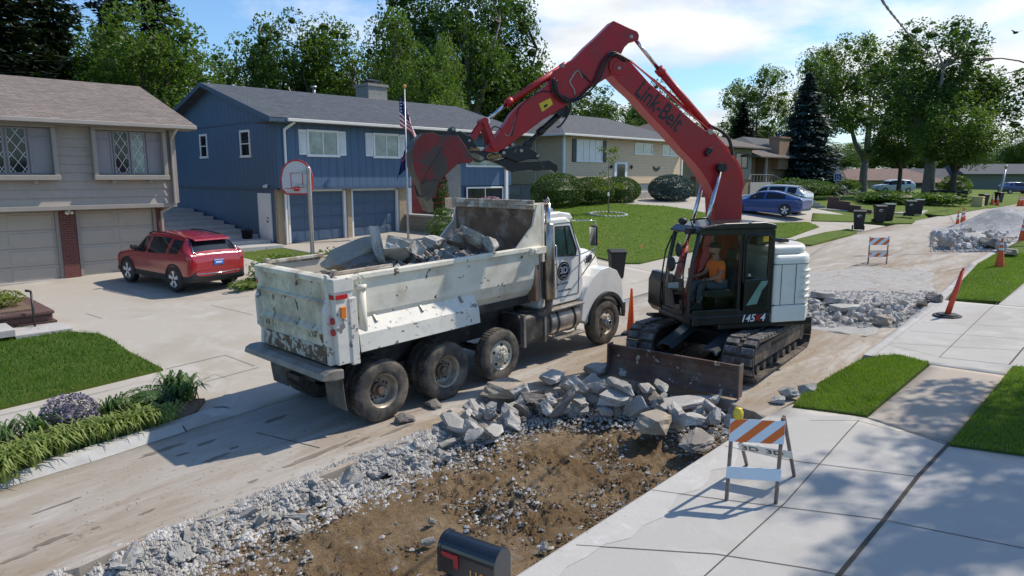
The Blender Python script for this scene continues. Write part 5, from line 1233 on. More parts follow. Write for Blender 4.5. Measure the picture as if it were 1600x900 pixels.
for s in (-1, 1):
    m2 = MB()
    for k in range(3): m2.obox((6.82+k*.10, s*(.795-k*.02), 1.98), (.028,0,0), (.0, .01, 0), (0, 0, .085))
    m2.build('hood_vent', 'rubber_black', hd)
    # front fender
    arc = [(7.12+.60*math.cos(a), .55+.60*math.sin(a)) for a in [math.pi*(i/14) for i in range(15)]]
    poly = [(7.76, .62), (7.80, 1.1), (7.74, 1.42), (7.55, 1.66), (7.25, 1.78), (6.95, 1.76), (6.68, 1.62), (6.45, 1.42), (6.3, 1.2), (6.26, .72), (6.46, .62)] + arc[::-1][0:] 
    poly = [(7.76, .60), (7.80, 1.1), (7.74, 1.42), (7.55, 1.66), (7.25, 1.78), (6.95, 1.76), (6.68, 1.62), (6.45, 1.42), (6.3, 1.2), (6.24, .70), (6.50, .60)] + arc[::-1]
    m2 = MB(); m2.prism(poly, (0,0,0), (1,0,0), (0,0,1), (0,1,0), min(s*.58, s*1.1), max(s*.58, s*1.1)); fd = m2.build('front_fender', 'truck_white', tk, .05, 3)
    m2 = MB(); outer = [(7.12+.68*math.cos(a), .55+.68*math.sin(a)) for a in [math.pi*(i/18) for i in range(19)]]; inn = [(7.12+.585*math.cos(a), .55+.585*math.sin(a)) for a in [math.pi*(i/18) for i in range(19)]]
    m2.prism(outer+inn[::-1], (0,0,0), (1,0,0), (0,0,1), (0,1,0), min(s*1.06, s*1.17), max(s*1.06, s*1.17)); m2.build('flare', 'rubber_black', fd, .01)
    m2 = MB(); m2.ball((7.68, s*.78, 1.3), .13, .4, 1.3, 1); m2.build('headlight', 'chrome', fd)
    # mirror
    m2 = MB(); m2.box(6.43, 6.51, s*1.26-.09, s*1.26+.09, 2.36, 2.80); mr = m2.build('mirror', 'rubber_black', cb_, .03)
    m2 = MB(); m2.ball((6.53, s*1.28, 2.42), .06, .5, 1, 1); m2.build('marker_lamp', 'lens_amber', mr)
    m2 = MB(); m2.box(6.415, 6.43, s*1.26-.075, s*1.26+.075, 2.39, 2.77); m2.build('mirror_glass', 'chrome', mr)
    m2 = MB(); m2.tube([(6.05, s*.98, 2.93), (6.3, s*1.25, 2.92), (6.47, s*1.3, 2.9), (6.47, s*1.3, 2.15), (6.35, s*1.02, 1.7)], .016, 6); m2.tube([(6.47, s*1.3, 2.3), (5.75, s*1.02, 2.1)], .012, 6); m2.tube([(6.47, s*1.28, 2.28), (5.6, s*1.02, 1.62)], .01, 6); m2.build('mirror_bracket', 'chrome', mr)
    m2 = MB(); m2.tube([(5.6, s*.45, 3.12), (6.0, s*.45, 3.13)], [.03, .06], 10); m2.build('air_horn', 'chrome', cb_)
mb = MB(); mb.box(7.66, 7.86, -1.15, 1.15, .58, .92); mb.build('bumper', 'chrome', tk, .04)
mb = MB(); mb.cyl((5.6, -.1, 3.12), (5.6, -.1, 3.26), .10, .08, 16); mb.box(5.45, 5.75, .1, .4, 3.12, 3.22); mb.build('beacon', 'lens_amber', cb_)
text_mb('US DOT 2419008', .055, (5.78, -1.004, 1.45), (1,0,0), (0,0,1), cb_, 'logo_black'); text_mb('3D CONCRETE', .055, (5.72, -1.004, 1.60), (1,0,0), (0,0,1), cb_, 'logo_black')
# exhaust stack
mb = MB(); mb.lathe([(.062, 2.95), (.062, 3.36), (.05, 3.36), (.05, 2.9)], (5.10, -1.14, 0), (0,0,1), 20); mb.tube([(5.10, -1.14, 3.3), (5.08, -1.14, 3.42), (5.03, -1.14, 3.47)], .058, 12, False); ex = mb.build('exhaust_pipe', 'chrome', tk)
mb = MB(); mb.lathe([(.06, 1.38), (.14, 1.40), (.14, 2.92), (.09, 2.97), (.06, 2.97)], (5.10, -1.14, 0), (0,0,1), 22); mb.build('heat_shield', 'stack_steel', ex)
mb = MB(); mb.tube([(5.10, -1.14, 1.42), (5.10, -1.14, 1.22), (5.02, -1.1, 1.1), (4.85, -1.05, 1.07), (4.55, -.8, 1.12)], .085, 12); mb.build('exhaust_elbow', 'hub_rust', ex)
mb = MB(); mb.lathe([(.0, 2.6),(.16, 2.6),(.18, 2.5),(.18, 1.9),(.16, 1.85),(0,1.85)], (4.98, .98, .0), (0,0,1), 16); mb.build('air_cleaner', 'truck_white', tk)
# tanks, boxes, steps
mb = MB(); mb.prism([(-1.14, .62), (-1.06, .52), (-.6, .52), (-.55, .6), (-.55, 1.08), (-.62, 1.16), (-1.06, 1.16), (-1.14, 1.08)], (0,0,0), (0,1,0), (0,0,1), (1,0,0), 4.25, 5.12); tb = mb.build('battery_box', 'chassis_black', tk, .03)
for x in (4.32, 4.95): mb = MB(); mb.box(x, x+.06, -1.155, -.54, .505, 1.175); mb.build('strap', 'alu_dirty', tb)
for s in (-1, 1):
    m2 = MB(); m2.cyl((5.2, s*.86, .82), (6.15, s*.86, .82), .30, .30, 28); tn = m2.build('fuel_tank', 'alu_dirty', tk, .02)
    for x in (5.38, 5.92): m2 = MB(); m2.lathe([(.302, 0), (.312, 0), (.312, .06), (.302, .06)], (x, s*.86, .82), (1,0,0), 28); m2.build('strap', 'rubber_black', tn)
    m2 = MB(); m2.box(5.15, 6.25, min(s*.9, s*1.18), max(s*.9, s*1.18), 1.10, 1.14); m2.box(5.3, 6.25, min(s*1.0, s*1.2), max(s*1.0, s*1.2), .46, .50)
    for x in (5.35, 6.1): m2.box(x, x+.04, min(s*1.0,s*1.04), max(s*1.0,s*1.04), .46, .7)
    m2.build('step', 'alu_dirty', tk, .008)
mb = MB(); mb.cyl((3.95, 1.0, .85), (4.9, 1.0, .85), .2); mb.build('air_tank', 'chassis_black', tk)

# ================================================================== excavator
mat('exc_red', (.42,.006,.012), .45, var=.12, vs=1.5, coat=.05, dirt=(.25,.03,.025), dth=(.46,.78), ds=2.4, col2=(.10,.06,.055), th=(.70,.72), s2=7, bump=.05, bs=30)
mat('exc_black', (.007,.007,.008), .32, var=.3, vs=2, coat=.15, dirt=(.03,.027,.024), dth=(.55,.8), ds=2.5)
mat('exc_white', (.74,.72,.65), .38, var=.05, vs=1.2, coat=.3, dirt=(.42,.39,.33), dth=(.55,.85), ds=1.5)
mat('bucket_red', (.21,.022,.022), .6, var=.25, vs=3, col2=(.075,.055,.045), th=(.50,.56), s2=2.2, bump=.25, bs=20)
mat('bucket_steel', (.10,.075,.06), .55, .3, var=.4, vs=3, col2=(.17,.13,.10), th=(.5,.65), s2=3, bump=.3, bs=20)
mat('tooth_steel', (.22,.17,.12), .5, .4, var=.3, vs=6, bump=.2)
mat('coupler_black', (.012,.012,.012), .45, var=.3, vs=4, col2=(.12,.10,.085), th=(.64,.68), s2=5)
mat('blade_steel', (.10,.058,.045), .6, .1, var=.4, vs=2.5, col2=(.45,.41,.37), th=(.60,.63), s2=4.5, bump=.35, bs=16, dirt=(.17,.14,.12), dth=(.45,.7), ds=1.5)
mat('track_steel', (.065,.055,.047), .65, .3, var=.4, vs=5, dirt=(.19,.155,.12), dth=(.45,.72), ds=5, bump=.3)
mat('track_pad', (.085,.08,.078), .7, var=.3, vs=6, dirt=(.28,.26,.24), dth=(.45,.75), ds=6)
mat('arm_cover', (.07,.075,.085), .4, var=.2, coat=.2)
mat('decal_yellow', (.75,.50,.02), .45); mat('decal_gold', (.45,.27,.08), .5); mat('decal_red', (.55,.02,.02), .4); mat('hose', (.013,.013,.013), .5)
mat('seat_cloth', (.03,.03,.033), .85)
glassmat('clear_glass', (.93,.95,.945))
EX, EY = 13.5, 6.8; EZ = street(13.5); PHI = R_(150)
ed = Vector((math.cos(PHI), math.sin(PHI), 0)); el = Vector((-math.sin(PHI), math.cos(PHI), 0)); EO = Vector((EX, EY, EZ))
def E2(px, py, off=0.):          # pixel -> (forward, height) on a vertical plane of the machine
    r = pray(px, py); P = EO+el*off; t = (P-CP).dot(el)/r.dot(el); q = CP+r*t-EO
    return (q.dot(ed), q.z)
xv = thing('excavator', 'red and white compact excavator with black cab lifting its bucket over the dump truck', 'excavator', tuple(EO), PHI)
# undercarriage turned to its own heading
HD = R_(186)-PHI; uh = bpy.data.objects.new('undercarriage', None); COL.objects.link(uh); uh.parent = xv; uh.rotation_euler = (0, math.atan(.033)*0, HD); uh.location = (0,0,0)
def track(s):
    yc = s*1.0; wd = .30; H = .40; L = 1.50; zc_ = .42; n = 46; per = 2*2*L+2*math.pi*H*.93
    path = []
    r = .36
    segs = [('l', (L, zc_+r), (-L, zc_+r)), ('a', (-L, zc_), math.pi/2), ('l', (-L, zc_-r), (L, zc_-r)), ('a', (L, zc_), -math.pi/2)]
    def at(u):
        tot = 4*L+2*math.pi*r; d = (u % 1)*tot
        if d < 2*L: return Vector((L-d, 0, zc_+r-.035*math.sin(math.pi*d/(2*L)))), Vector((-1,0,0))
        d -= 2*L
        if d < math.pi*r: a = math.pi/2+d/r; return Vector((-L+r*math.cos(a), 0, zc_+r*math.sin(a))), Vector((-math.sin(a),0,math.cos(a)))
        d -= math.pi*r
        if d < 2*L: return Vector((-L+d, 0, zc_-r)), Vector((1,0,0))
        d -= 2*L; a = -math.pi/2+d/r; return Vector((L+r*math.cos(a), 0, zc_+r*math.sin(a))), Vector((-math.sin(a),0,math.cos(a)))
    m1, m2 = MB(), MB()
    for i in range(n):
        p, d = at(i/n); nrm = Vector((d.z, 0, -d.x)); nrm = -nrm if (p-Vector((p.x*.0+max(-L,min(L,p.x)),0,zc_))).dot(nrm) < 0 else nrm
        p = p+Vector((0,yc,0)); Y = Vector((0,1,0))
        m1.obox(p+nrm*.0, d*.086, Y*wd, nrm*.016); m1.obox(p+nrm*.022+d*.07, d*.010, Y*wd, nrm*.014); m1.obox(p-nrm*.04, d*.045, Y*.07, nrm*.03)
        for k in (-.165, .165): m2.obox(p+nrm*.034, d*.040, Y*.115, nrm*.022) if False else m2.obox(p+nrm*.036+Y*k, d*.062, Y*.115, nrm*.020)
    tr_ = m1.build('track', 'track_steel', uh); m2.build('track_pads', 'track_pad', tr_, .006, 1)
    m3 = MB(); m3.box(-L+.1, L-.1, yc-.15, yc+.15, .30, .62); m3.prism([(-L, .55), (-L+.3, .64), (L-.3, .64), (L, .55), (L, .3), (-L, .3)], (0, yc, 0), (1,0,0), (0,0,1), (0,1,0), -.10, .2 if s > 0 else .1)
    m3.box(-.5, .6, yc-.20, yc+.20, .48, .60)
    m3.build('track_frame', 'track_steel', uh, .02)
    m4 = MB()
    for k in range(7): m4 = MB(); x = -1.2+k*.4; m4.cyl((x, yc-.17, .16), (x, yc+.17, .16), .085, .085, 14); m4.build('roller', 'track_steel', uh)
    m5 = MB(); m5.cyl((L, yc-.08, zc_), (L, yc+.08, zc_), .30, .30, 24); m5.cyl((L, yc-.17, zc_), (L, yc+.17, zc_), .12, .12, 16); m5.build('idler_wheel', 'track_steel', uh, .01)
    m6 = MB(); m6.cyl((-L, yc-.05, zc_), (-L, yc+.05, zc_), .29, .29, 24); m6.cyl((-L, yc-.2, zc_), (-L, yc+.2, zc_), .19, .17, 20)
    for i in range(16): a = 6.283*i/16; m6.obox((-L+.31*math.cos(a), yc, zc_+.31*math.sin(a)), (.03*math.cos(a), 0, .03*math.sin(a)), (0,.03,0), (-.02*math.sin(a), 0, .02*math.cos(a)))
    m6.build('drive_sprocket', 'track_steel', uh)
for s in (-1, 1): track(s)
mb = MB(); mb.box(-.75, .75, -.72, .72, .36, .70); mb.cyl((0,0,.70), (0,0,.92), .55, .55, 32); mb.build('centre_frame', 'exc_black', uh, .03)
for s in (-1, 1):    # dozer arms under dark covers
    m1 = MB(); m1.beam((.7, s*.45, .52), (2.42, s*.45, .28), .12, .16); m1.build('blade_arm', 'exc_black', uh, .02)
    m1 = MB(); m1.prism([(-.17, 0), (-.11, .10), (.11, .10), (.17, 0), (.13, 0), (.08, .07), (-.08, .07), (-.13, 0)], (.75, s*.45, .66), (0,1,0), Vector((.12,0,1)).normalized(), Vector((1,0,-.16)).normalized(), 0, 1.15); m1.build('arm_cover', 'arm_cover', uh)
mb = MB(); prof = [(.02, -.02), (.10, .0), (.02, .12), (-.01, .3), (.02, .48), (.09, .60), (.13, .60), (.06, .48), (.03, .3), (.06, .14), (.15, .0)]
prof = [(0.10, .0), (0.0, .12), (-.035, .3), (-.005, .46), (.07, .58), (.03, .59), (-.05, .48), (-.085, .3), (-.05, .1), (.05, -.01)]
mb.prism(prof, (2.50, 0, -.03), (1,0,0), (0,0,1), (0,1,0), -1.30, 1.30); mb.box(2.42, 2.62, -1.315, -1.285, -.03, .57); mb.box(2.42, 2.62, 1.285, 1.315, -.03, .57); mb.build('dozer_blade', 'blade_steel', uh, .006, recalc=True)

# house body
def rotpt(a, r): return (r*math.cos(a), r*math.sin(a))
plan = [(.1, -1.24), (.1, -.4), (-.25, -.4), (-.25, .15), (-.25, 1.24), (-.85, 1.24)] + [rotpt(R_(a), 1.60) for a in range(129, 232, 8)] + [(-.85, -1.24)]
mb = MB(); mb.prism(plan, (0,0,0), (1,0,0), (0,1,0), (0,0,1), 1.02, 2.30); bdy = mb.build('engine_housing', 'exc_white', xv, .11, 4)
mb = MB(); pl2 = [(x*.94 if x < -.3 else x, y*.95) for x, y in plan]
mb.prism(pl2, (0,0,0), (1,0,0), (0,1,0), (0,0,1), 2.28, 2.46); mb.build('engine_hood', 'exc_white', bdy, .08, 4)
mb = MB(); pl3 = [(x*1.012, y*1.012) for x, y in plan]; mb.prism(pl3, (0,0,0), (1,0,0), (0,1,0), (0,0,1), .96, 1.28); mb.build('counterweight_band', 'exc_white', bdy, .02, 2)
mb = MB(); mb.prism([(x*1.004, y*1.004) for x, y in plan], (0,0,0), (1,0,0), (0,1,0), (0,0,1), 1.295, 1.305); mb.prism([(x*1.004, y*1.004) for x, y in plan], (0,0,0), (1,0,0), (0,1,0), (0,0,1), 2.10, 2.11); mb.box(-.43, -.42, 1.235, 1.247, 1.3, 2.1); mb.box(-.76, -.75, 1.235, 1.247, 1.3, 2.1); mb.build('panel_seams', 'rubber_black', bdy)
mb = MB()
for k in range(5):
    for a in (R_(132), R_(140), R_(148), R_(156)):
        pass
    z = 1.42+k*.13
    pts = [(-.62, 1.25)]; 
    for a in (122, 128, 134, 140): pts.append(rotpt(R_(a), 1.475))
    mb.tube([(p[0], p[1], z+.02) for p in [(-.86,1.245)]+[rotpt(R_(a), 1.605) for a in (129, 134, 139, 144)]], [.004,.03,.034,.03,.004], 8)
mb.build('louvres', 'exc_white', bdy)
mb = MB(); mb.box(-1.0, -.35, .2, .95, 2.46, 2.60) if False else mb.prism([(-.42, 2.45), (-.10, 2.45), (-.10, 2.72), (-.16, 2.78), (-.38, 2.76), (-.43, 2.66)], (0,0,0), (1,0,0), (0,0,1), (0,1,0), .3, .85); ab = mb.build('air_intake_box', 'exc_black', xv, .03)
mb = MB(); mb.box(-.38, -.24, .848, .856, 2.52, 2.64); mb.build('warning_decal', 'decal_yellow', ab)
mb = MB(); mb.prism([(-.95, 2.48), (-.7, 2.48), (-.74, 2.56), (-.92, 2.55)], (0,0,0), (1,0,0), (0,0,1), (0,1,0), .55, .75); mb.build('rear_camera', 'exc_black', xv, .02)
mb = MB(); mb.box(-1.25, .9, -1.2, 1.2, .86, 1.02); mb.build('turntable_deck', 'exc_black', xv, .03)
# platform skirt under the cab
mb = MB(); mb.box(-.22, 1.5, .12, 1.25, .98, 1.16); mb.prism([(1.5, .98), (1.66, 1.06), (1.66, 1.14), (1.5, 1.16)], (0,0,0), (1,0,0), (0,0,1), (0,1,0), .2, 1.2); sk_ = mb.build('cab_base', 'exc_black', xv, .02)
mt_ = 'white_plain'
lx = lambda r: r
ob = text_mb('145', .20, (.30, 1.258, 1.075), (-1,0,0), (0,0,1), sk_, 'white_plain', bold=.003, shear=.25, cx=1.05)
ob = text_mb('X', .17, (.085, 1.258, 1.075), (-1,0,0), (0,0,1), sk_, 'decal_red', bold=.006, shear=.25)
ob = text_mb('4', .20, (-.03, 1.258, 1.075), (-1,0,0), (0,0,1), sk_, 'white_plain', bold=.006, shear=.25)
# cab frame: pillars and roof, glass between
CY0, CY1 = .26, 1.22
bot, topz = 1.14, 2.78
front = [(1.58, bot), (1.60, 1.55), (1.44, topz)]
cabn = bpy.data.objects.new('cab', None); COL.objects.link(cabn); cabn.parent = xv
mb = MB()
for y in (CY0+.035, CY1-.035):
    mb.tube([(1.56, y, bot), (1.57, y, 1.6), (1.50, y, 2.2), (1.38, y, topz)], .045, 8)
    mb.beam((.50, y, bot), (.50, y, topz), .10, .07); mb.beam((-.20, y, bot), (-.20, y, topz), .11, .08); mb.beam((-.2, y, bot+.03), (1.56, y, bot+.03), .07, .12)
    mb.beam((-.2, y, topz-.02), (1.38, y, topz-.02), .08, .12)
mb.beam((1.57, CY0, bot+.03), (1.57, CY1, bot+.03), .08, .12); mb.beam((1.38, CY0, topz), (1.38, CY1, topz), .08, .08); mb.beam((-.2, CY0, topz), (-.2, CY1, topz), .08, .08)
mb.box(-.24, -.2, CY0, CY1, bot, 1.75)
mb.build('cab_frame', 'exc_black', cabn, .012, 2)
mb = MB(); mb.prism([(-.27, topz+.02), (1.30, topz+.02), (1.46, topz-.06), (1.50, topz-.02), (1.36, topz+.09), (.9, topz+.15), (.0, topz+.16), (-.25, topz+.11)], (0,0,0), (1,0,0), (0,0,1), (0,1,0), CY0-.03, CY1+.03); rf = mb.build('roof', 'exc_black', cabn, .04, 3)
mb = MB()
for x, y in ((1.1, .5), (.35, .9), (.1, 1.0)): mb.cyl((x, y, topz+.12), (x, y, topz+.17), .028)
mb.build('roof_studs', 'rubber_black', rf)
# door panels (lower solid) and glass
for y, s in ((CY1, 1), (CY0, -1)):
    m1 = MB(); m1.box(.50, 1.50, y-.012, y+.012, bot+.08, bot+.14); m1.box(-.16, .40, y-.02, y+.02, bot+.08, bot+.66); 
    if s > 0: m1.build('rear_side_panel', 'exc_black', cabn, .01)
    m1 = MB(); m1.prism([(.50, bot+.14), (1.53, bot+.14), (1.54, 1.6), (1.47, 2.2), (1.36, 2.72), (.48, 2.72)], (0, y, 0), (1,0,0), (0,0,1), (0,1,0), -.004, .004); m1.build('door_glass', 'clear_glass', cabn)
    m1 = MB(); m1.prism([(-.12, 1.85), (.36, 1.85), (.36, 2.64), (-.12, 2.64)], (0, y, 0), (1,0,0), (0,0,1), (0,1,0), -.004, .004); m1.build('rear_side_glass', 'clear_glass', cabn)
m1 = MB(); m1.box(-.18, .42, CY1-.03, CY1+.012, 2.66, 2.74); m1.box(-.18, .42, CY1-.03, CY1+.012, 1.74, 1.84); m1.box(.36, .44, CY1-.03, CY1+.012, 1.8, 2.7); m1.box(-.18, -.12, CY1-.03, CY1+.012, 1.8, 2.7); m1.build('window_surround', 'exc_black', cabn, .02, 3)
# curved grab tube round the rear window
m1 = MB(); m1.tube([(.40, CY1+.03, 1.3), (.40, CY1+.04, 2.55), (.34, CY1+.04, 2.66), (.2, CY1+.04, 2.7), (-.1, CY1+.04, 2.68), (-.17, CY1+.03, 2.6)], .014, 8); m1.build('seal_trim', 'rubber_black', cabn)
m1 = MB(); m1.box(.28, .34, CY1+.01, CY1+.04, 1.90, 1.95); m1.build('door_handle', 'alu_dirty', cabn)
m1 = MB(); m1.add([(1.585, CY0+.06, bot+.1), (1.585, CY1-.06, bot+.1), (1.60, CY1-.06, 1.6), (1.60, CY0+.06, 1.6)], [(0,1,2,3)]); m1.add([(1.60, CY0+.06, 1.62), (1.60, CY1-.06, 1.62), (1.52, CY1-.06, 2.25), (1.52, CY0+.06, 2.25), (1.41, CY1-.06, topz-.05), (1.41, CY0+.06, topz-.05)], [(0,1,2,3), (3,2,4,5)]); m1.build('windshield', 'clear_glass', cabn)
m1 = MB(); m1.box(-.215, -.205, CY0+.08, CY1-.08, 1.8, topz-.08); m1.build('rear_glass', 'clear_glass', cabn)
mat('exc_pale_panel', (.14,.26,.21), .5, var=.15)
m1 = MB(); m1.prism([(.34, 1.33), (.10, 1.35), (.0, 1.62), (-.1, 1.72), (-.12, 1.80), (.02, 1.80)], (0, CY1+.022, 0), (1,0,0), (0,0,1), (0,1,0), -.002, .003); m1.build('reflective_panel', 'exc_pale_panel', cabn)
m1 = MB(); m1.box(-.16, 1.5, CY0-.03, CY0-.01, bot+.02, bot+.42); m1.box(-.2, .45, CY0-.03, CY0-.01, bot+.4, 1.85); m1.build('right_side_panel', 'exc_black', cabn)
# seat, console, levers
mb = MB(); mb.box(.42, .92, .5, .98, 1.45, 1.57); mb.prism([(.40, 1.5), (.52, 1.5), (.42, 2.15), (.30, 2.15)], (0,0,0), (1,0,0), (0,0,1), (0,1,0), .5, .98); mb.prism([(.36, 2.18), (.44, 2.18), (.40, 2.38), (.32, 2.38)], (0,0,0), (1,0,0), (0,0,1), (0,1,0), .62, .86); mb.build('seat', 'seat_cloth', cabn, .03, 3)
mb = MB(); mb.box(.6, 1.15, .38, .50, 1.5, 1.63); mb.box(.6, 1.15, .98, 1.10, 1.5, 1.63); mb.box(-.1, 1.5, .3, 1.2, 1.14, 1.17); mb.box(.5, .8, .6, .9, 1.17, 1.45)
mb.build('console', 'exc_black', cabn, .02)
mb = MB(); mb.tube([(1.08, 1.0, 1.62), (1.12, 1.0, 1.88)], [.02,.025], 8); mb.tube([(1.08, .48, 1.62), (1.12, .48, 1.88)], [.02,.025], 8); mb.tube([(1.3, .66, 1.17), (1.25, .66, 1.6)], .014, 6); mb.tube([(1.3, .86, 1.17), (1.25, .86, 1.6)], .014, 6); mb.build('levers', 'rubber_black', cabn)
# front guard rail, mirrors, lamp, tool box
gp_ = [E2(a, b, .05) for a, b in ((1082,348),(1066,352),(1050,368),(1040,392),(1034,430),(1031,468),(1036,492))]
mb = MB(); mb.tube([(a, .05, b) for a, b in gp_], .017, 8); mb.tube([(1.38, .95, 2.83), (1.45, .95, 2.98), (1.1, .95, 3.02), (.98, .95, 2.88)], .018, 8)
mb.tube([(1.62, CY1-.1, 1.2), (1.66, CY1-.1, 2.0), (1.60, CY1-.1, 2.4)], .016, 8); mb.build('guard_rail', 'exc_black', xv)
for z, x, r_ in ((2.45, 1.78, .12), (2.18, 1.92, .14)):
    m1 = MB(); m1.ball((x, 1.14, z), r_, .55, .55, 1.15 if r_ < .14 else 1.0, 18, 10); m1.tube([(x-.02, 1.14, z), (1.62, 1.1, z+.05)], .016, 6); m1.build('mirror', 'rubber_black', xv)
m1 = MB(); m1.ball((1.48, .72, 2.95), .09, 1, 1, .8); m1.box(1.42, 1.56, .95, 1.1, 2.72, 2.84); m1.build('work_lamp', 'rubber_black', xv)
m1 = MB(); m1.prism([(1.62, 1.18), (1.95, 1.16), (2.10, 1.32), (2.10, 1.66), (2.0, 1.82), (1.78, 1.80), (1.66, 1.6)], (0,0,0), (1,0,0), (0,0,1), (0,1,0), -.95, -.30) if False else m1.prism([(1.05, .98), (1.40, 1.0), (1.52, 1.14), (1.52, 1.66), (1.44, 1.84), (1.32, 1.84), (1.2, 1.74), (1.05, 1.72)], (0,0,0), (1,0,0), (0,0,1), (0,1,0), -.55, .12); tb = m1.build('tool_box', 'exc_black', xv, .02)
m1 = MB(); m1.box(1.18, 1.42, .12, .128, 1.42, 1.66); m1.box(1.18, 1.42, .12, .128, 1.24, 1.38); m1.build('instruction_plate', 'white_plain', tb)
m1 = MB(); m1.box(1.43, 1.50, .12, .126, 1.25, 1.5); m1.build('warning_decal', 'decal_yellow', tb)
m1 = MB(); m1.beam((1.3, .0, .96), (1.75, .0, .98), .3, .05); m1.build('step', 'exc_black', xv, .01)

# boom, arm, bucket -------------------------------------------------
def trace(px, off): return [E2(a, b, off) for a, b in px]
def plate(mb, px, half, off=None):
    P = trace(px, half if off is None else off); mb.prism(P, (0,0,0), (1,0,0), (0,0,1), (0,1,0), -half, half); return mb
boomP = [(952,106),(953,95),(961,88),(972,89),(985,96),(1015,130),(1045,155),(1080,187),(1100,203),(1118,208),(1130,228),(1142,241),(1153,255),(1160,272),(1163,287),(1160,300),(1159,345),(1153,410),(1146,470),(1120,490),(1090,470),(1088,440),(1108,400),(1118,345),(1117,310),(1110,290),(1097,268),(1083,251),(1067,235),(1050,215),(1017,180),(990,150),(970,132),(957,118)]
mb = plate(MB(), boomP, .19); bm_ = mb.build('boom', 'exc_red', xv, .012, 2)
armP = [(959,32),(982,43),(996,49),(999,55),(998,62),(985,65),(976,74),(971,84),(970,96),(968,106),(955,113),(948,122),(935,130),(915,143),(900,151),(885,165),(870,174),(850,186),(818,210),(787,233),(776,238),(762,238),(755,236),(770,225),(780,206),(792,190),(800,177),(815,162),(838,147),(858,131),(866,110),(882,101),(900,90),(917,72),(937,54)]
mb = plate(MB(), armP, .145); am_ = mb.build('arm', 'exc_red', xv, .012, 2)
def pin(mb, px, py, r, half, n=18):
    a, z = E2(px, py, half); mb.cyl((a, -half, z), (a, half, z), r, r, n); return mb
for a_, b_, r_, h_ in ((968, 106, .03, .235), (987, 57, .035, .165), (1111, 206, .05, .225), (880, 103, .03, .165)): mb = MB(); pin(mb, a_, b_, r_, h_); mb.build('pivot_pin', 'alu_dirty', am_)
mb = MB()
for (a, b2), r_ in (((968,106), .14),): 
    u, z = E2(a, b2, .2); mb.cyl((u, -.205, z), (u, .205, z), r_, r_, 28)
mb.build('boom_boss', 'exc_red', bm_, .01)
text_mb('Link-Belt', .36, (0,0,0), (1,0,0), (0,0,1), bm_, 'logo_black', bold=.006); lt = bm_.children[-1]
a0 = Vector(E2(997, 137, .19)); a1 = Vector(E2(1062, 197, .19)); c0 = (a0+a1)/2; dr = (a1-a0).normalized()
tx = dr  # reading direction on screen runs down the boom
lt = [c for c in bm_.children if c.name.startswith('lettering')][0]
U_ = Vector((dr.x, 0, dr.y)); W_ = Vector((0,1,0)); V_ = W_.cross(U_)
Lx = (a1-a0).length; wx = max(v.co.x for v in lt.data.vertices)-min(v.co.x for v in lt.data.vertices)
M = Matrix((U_*(Lx/wx), V_*1.3, W_)).transposed().to_4x4(); M.translation = Vector((c0.x, .192, c0.y)); 
zz = [v.co.z for v in lt.data.vertices]
for v in lt.data.vertices: v.co = Vector((v.co.x, v.co.z, 0)) if abs(v.co.y) < 1 and False else v.co
# text was laid out in X/Z; bring it into X/Y first
for v in lt.data.vertices: v.co = Vector((v.co.x, v.co.z, -v.co.y))
lt.data.transform(M)
def cylinder(name, p0, p1, q1, r0, r1, y, m0, m1, parent):   # barrel p0->p1, rod p1->q1 given in pixels on plane y
    A_, B_, C_ = [Vector((E2(*p, y)[0], y, E2(*p, y)[1])) for p in (p0, p1, q1)]
    m_ = MB(); m_.cyl(A_, B_, r0, r0, 20); d = (B_-A_).normalized(); m_.cyl(B_-d*.12, B_+d*.015, r0*1.22, r0*1.22, 20); m_.cyl(A_-d*.05, A_+d*.05, r0*1.1, r0*1.1, 20)
    o = m_.build(name, m0, parent)
    m_ = MB(); m_.cyl(B_, C_, r1, r1, 16); m_.cyl(C_+Vector((0,-.07,0)), C_+Vector((0,.07,0)), r1*1.7, r1*1.7, 16); m_.build('rod', m1, o); return o
cylinder('arm_cylinder', (1108,201), (1029,108), (989,57), .075, .038, 0, 'exc_red', 'chrome', xv)
cylinder('bucket_cylinder', (880,104), (792,162), (760,189), .062, .034, 0, 'exc_red', 'chrome', xv)
for y, nm_ in ((.27, ''), (-.27, '')):
    Aa = Vector((1.15, y, 1.05)); bx = E2(1127, 262, .27); Bb = Vector((bx[0], y, bx[1])); mid = Aa.lerp(Bb, .45)
    m_ = MB(); m_.cyl(Aa, mid, .075, .075, 20); o = m_.build('boom_cylinder', 'exc_red', xv)
    m_ = MB(); m_.cyl(mid, Bb, .042, .042, 16); m_.build('rod', 'chrome', o); m_ = MB(); m_.cyl(Bb+Vector((0,-.07,0)), Bb+Vector((0,.07,0)), .09, .09, 16); m_.build('rod_eye', 'rubber_black', o)
# bucket linkage
def link(name, p, q, w_, y, m, parent=xv, th=.03):
    A_ = Vector((E2(*p, y)[0], 0, E2(*p, y)[1])); B_ = Vector((E2(*q, y)[0], 0, E2(*q, y)[1])); m_ = MB()
    for s in (-1, 1):
        m_.beam(A_+Vector((0, s*y, 0)), B_+Vector((0, s*y, 0)), th*1.2, w_, up=(0,0,1)) if False else m_.obox((A_+B_)/2+Vector((0,s*y,0)), (B_-A_)/2, Vector((0, th/2, 0)), (B_-A_).normalized().cross(Vector((0,1,0)))*w_/2)
    for P in (A_, B_): m_.cyl(P+Vector((0,-y-.03,0)), P+Vector((0,y+.03,0)), w_*.62, w_*.62, 20)
    return m_.build(name, m, parent, .006)
link('tipping_link', (758,189), (773,228), .10, .19, 'exc_red'); link('tipping_link', (758,189), (740,214), .10, .12, 'exc_red')
def z5(x, y): return (640+x/5.625, 180+y/5.625)
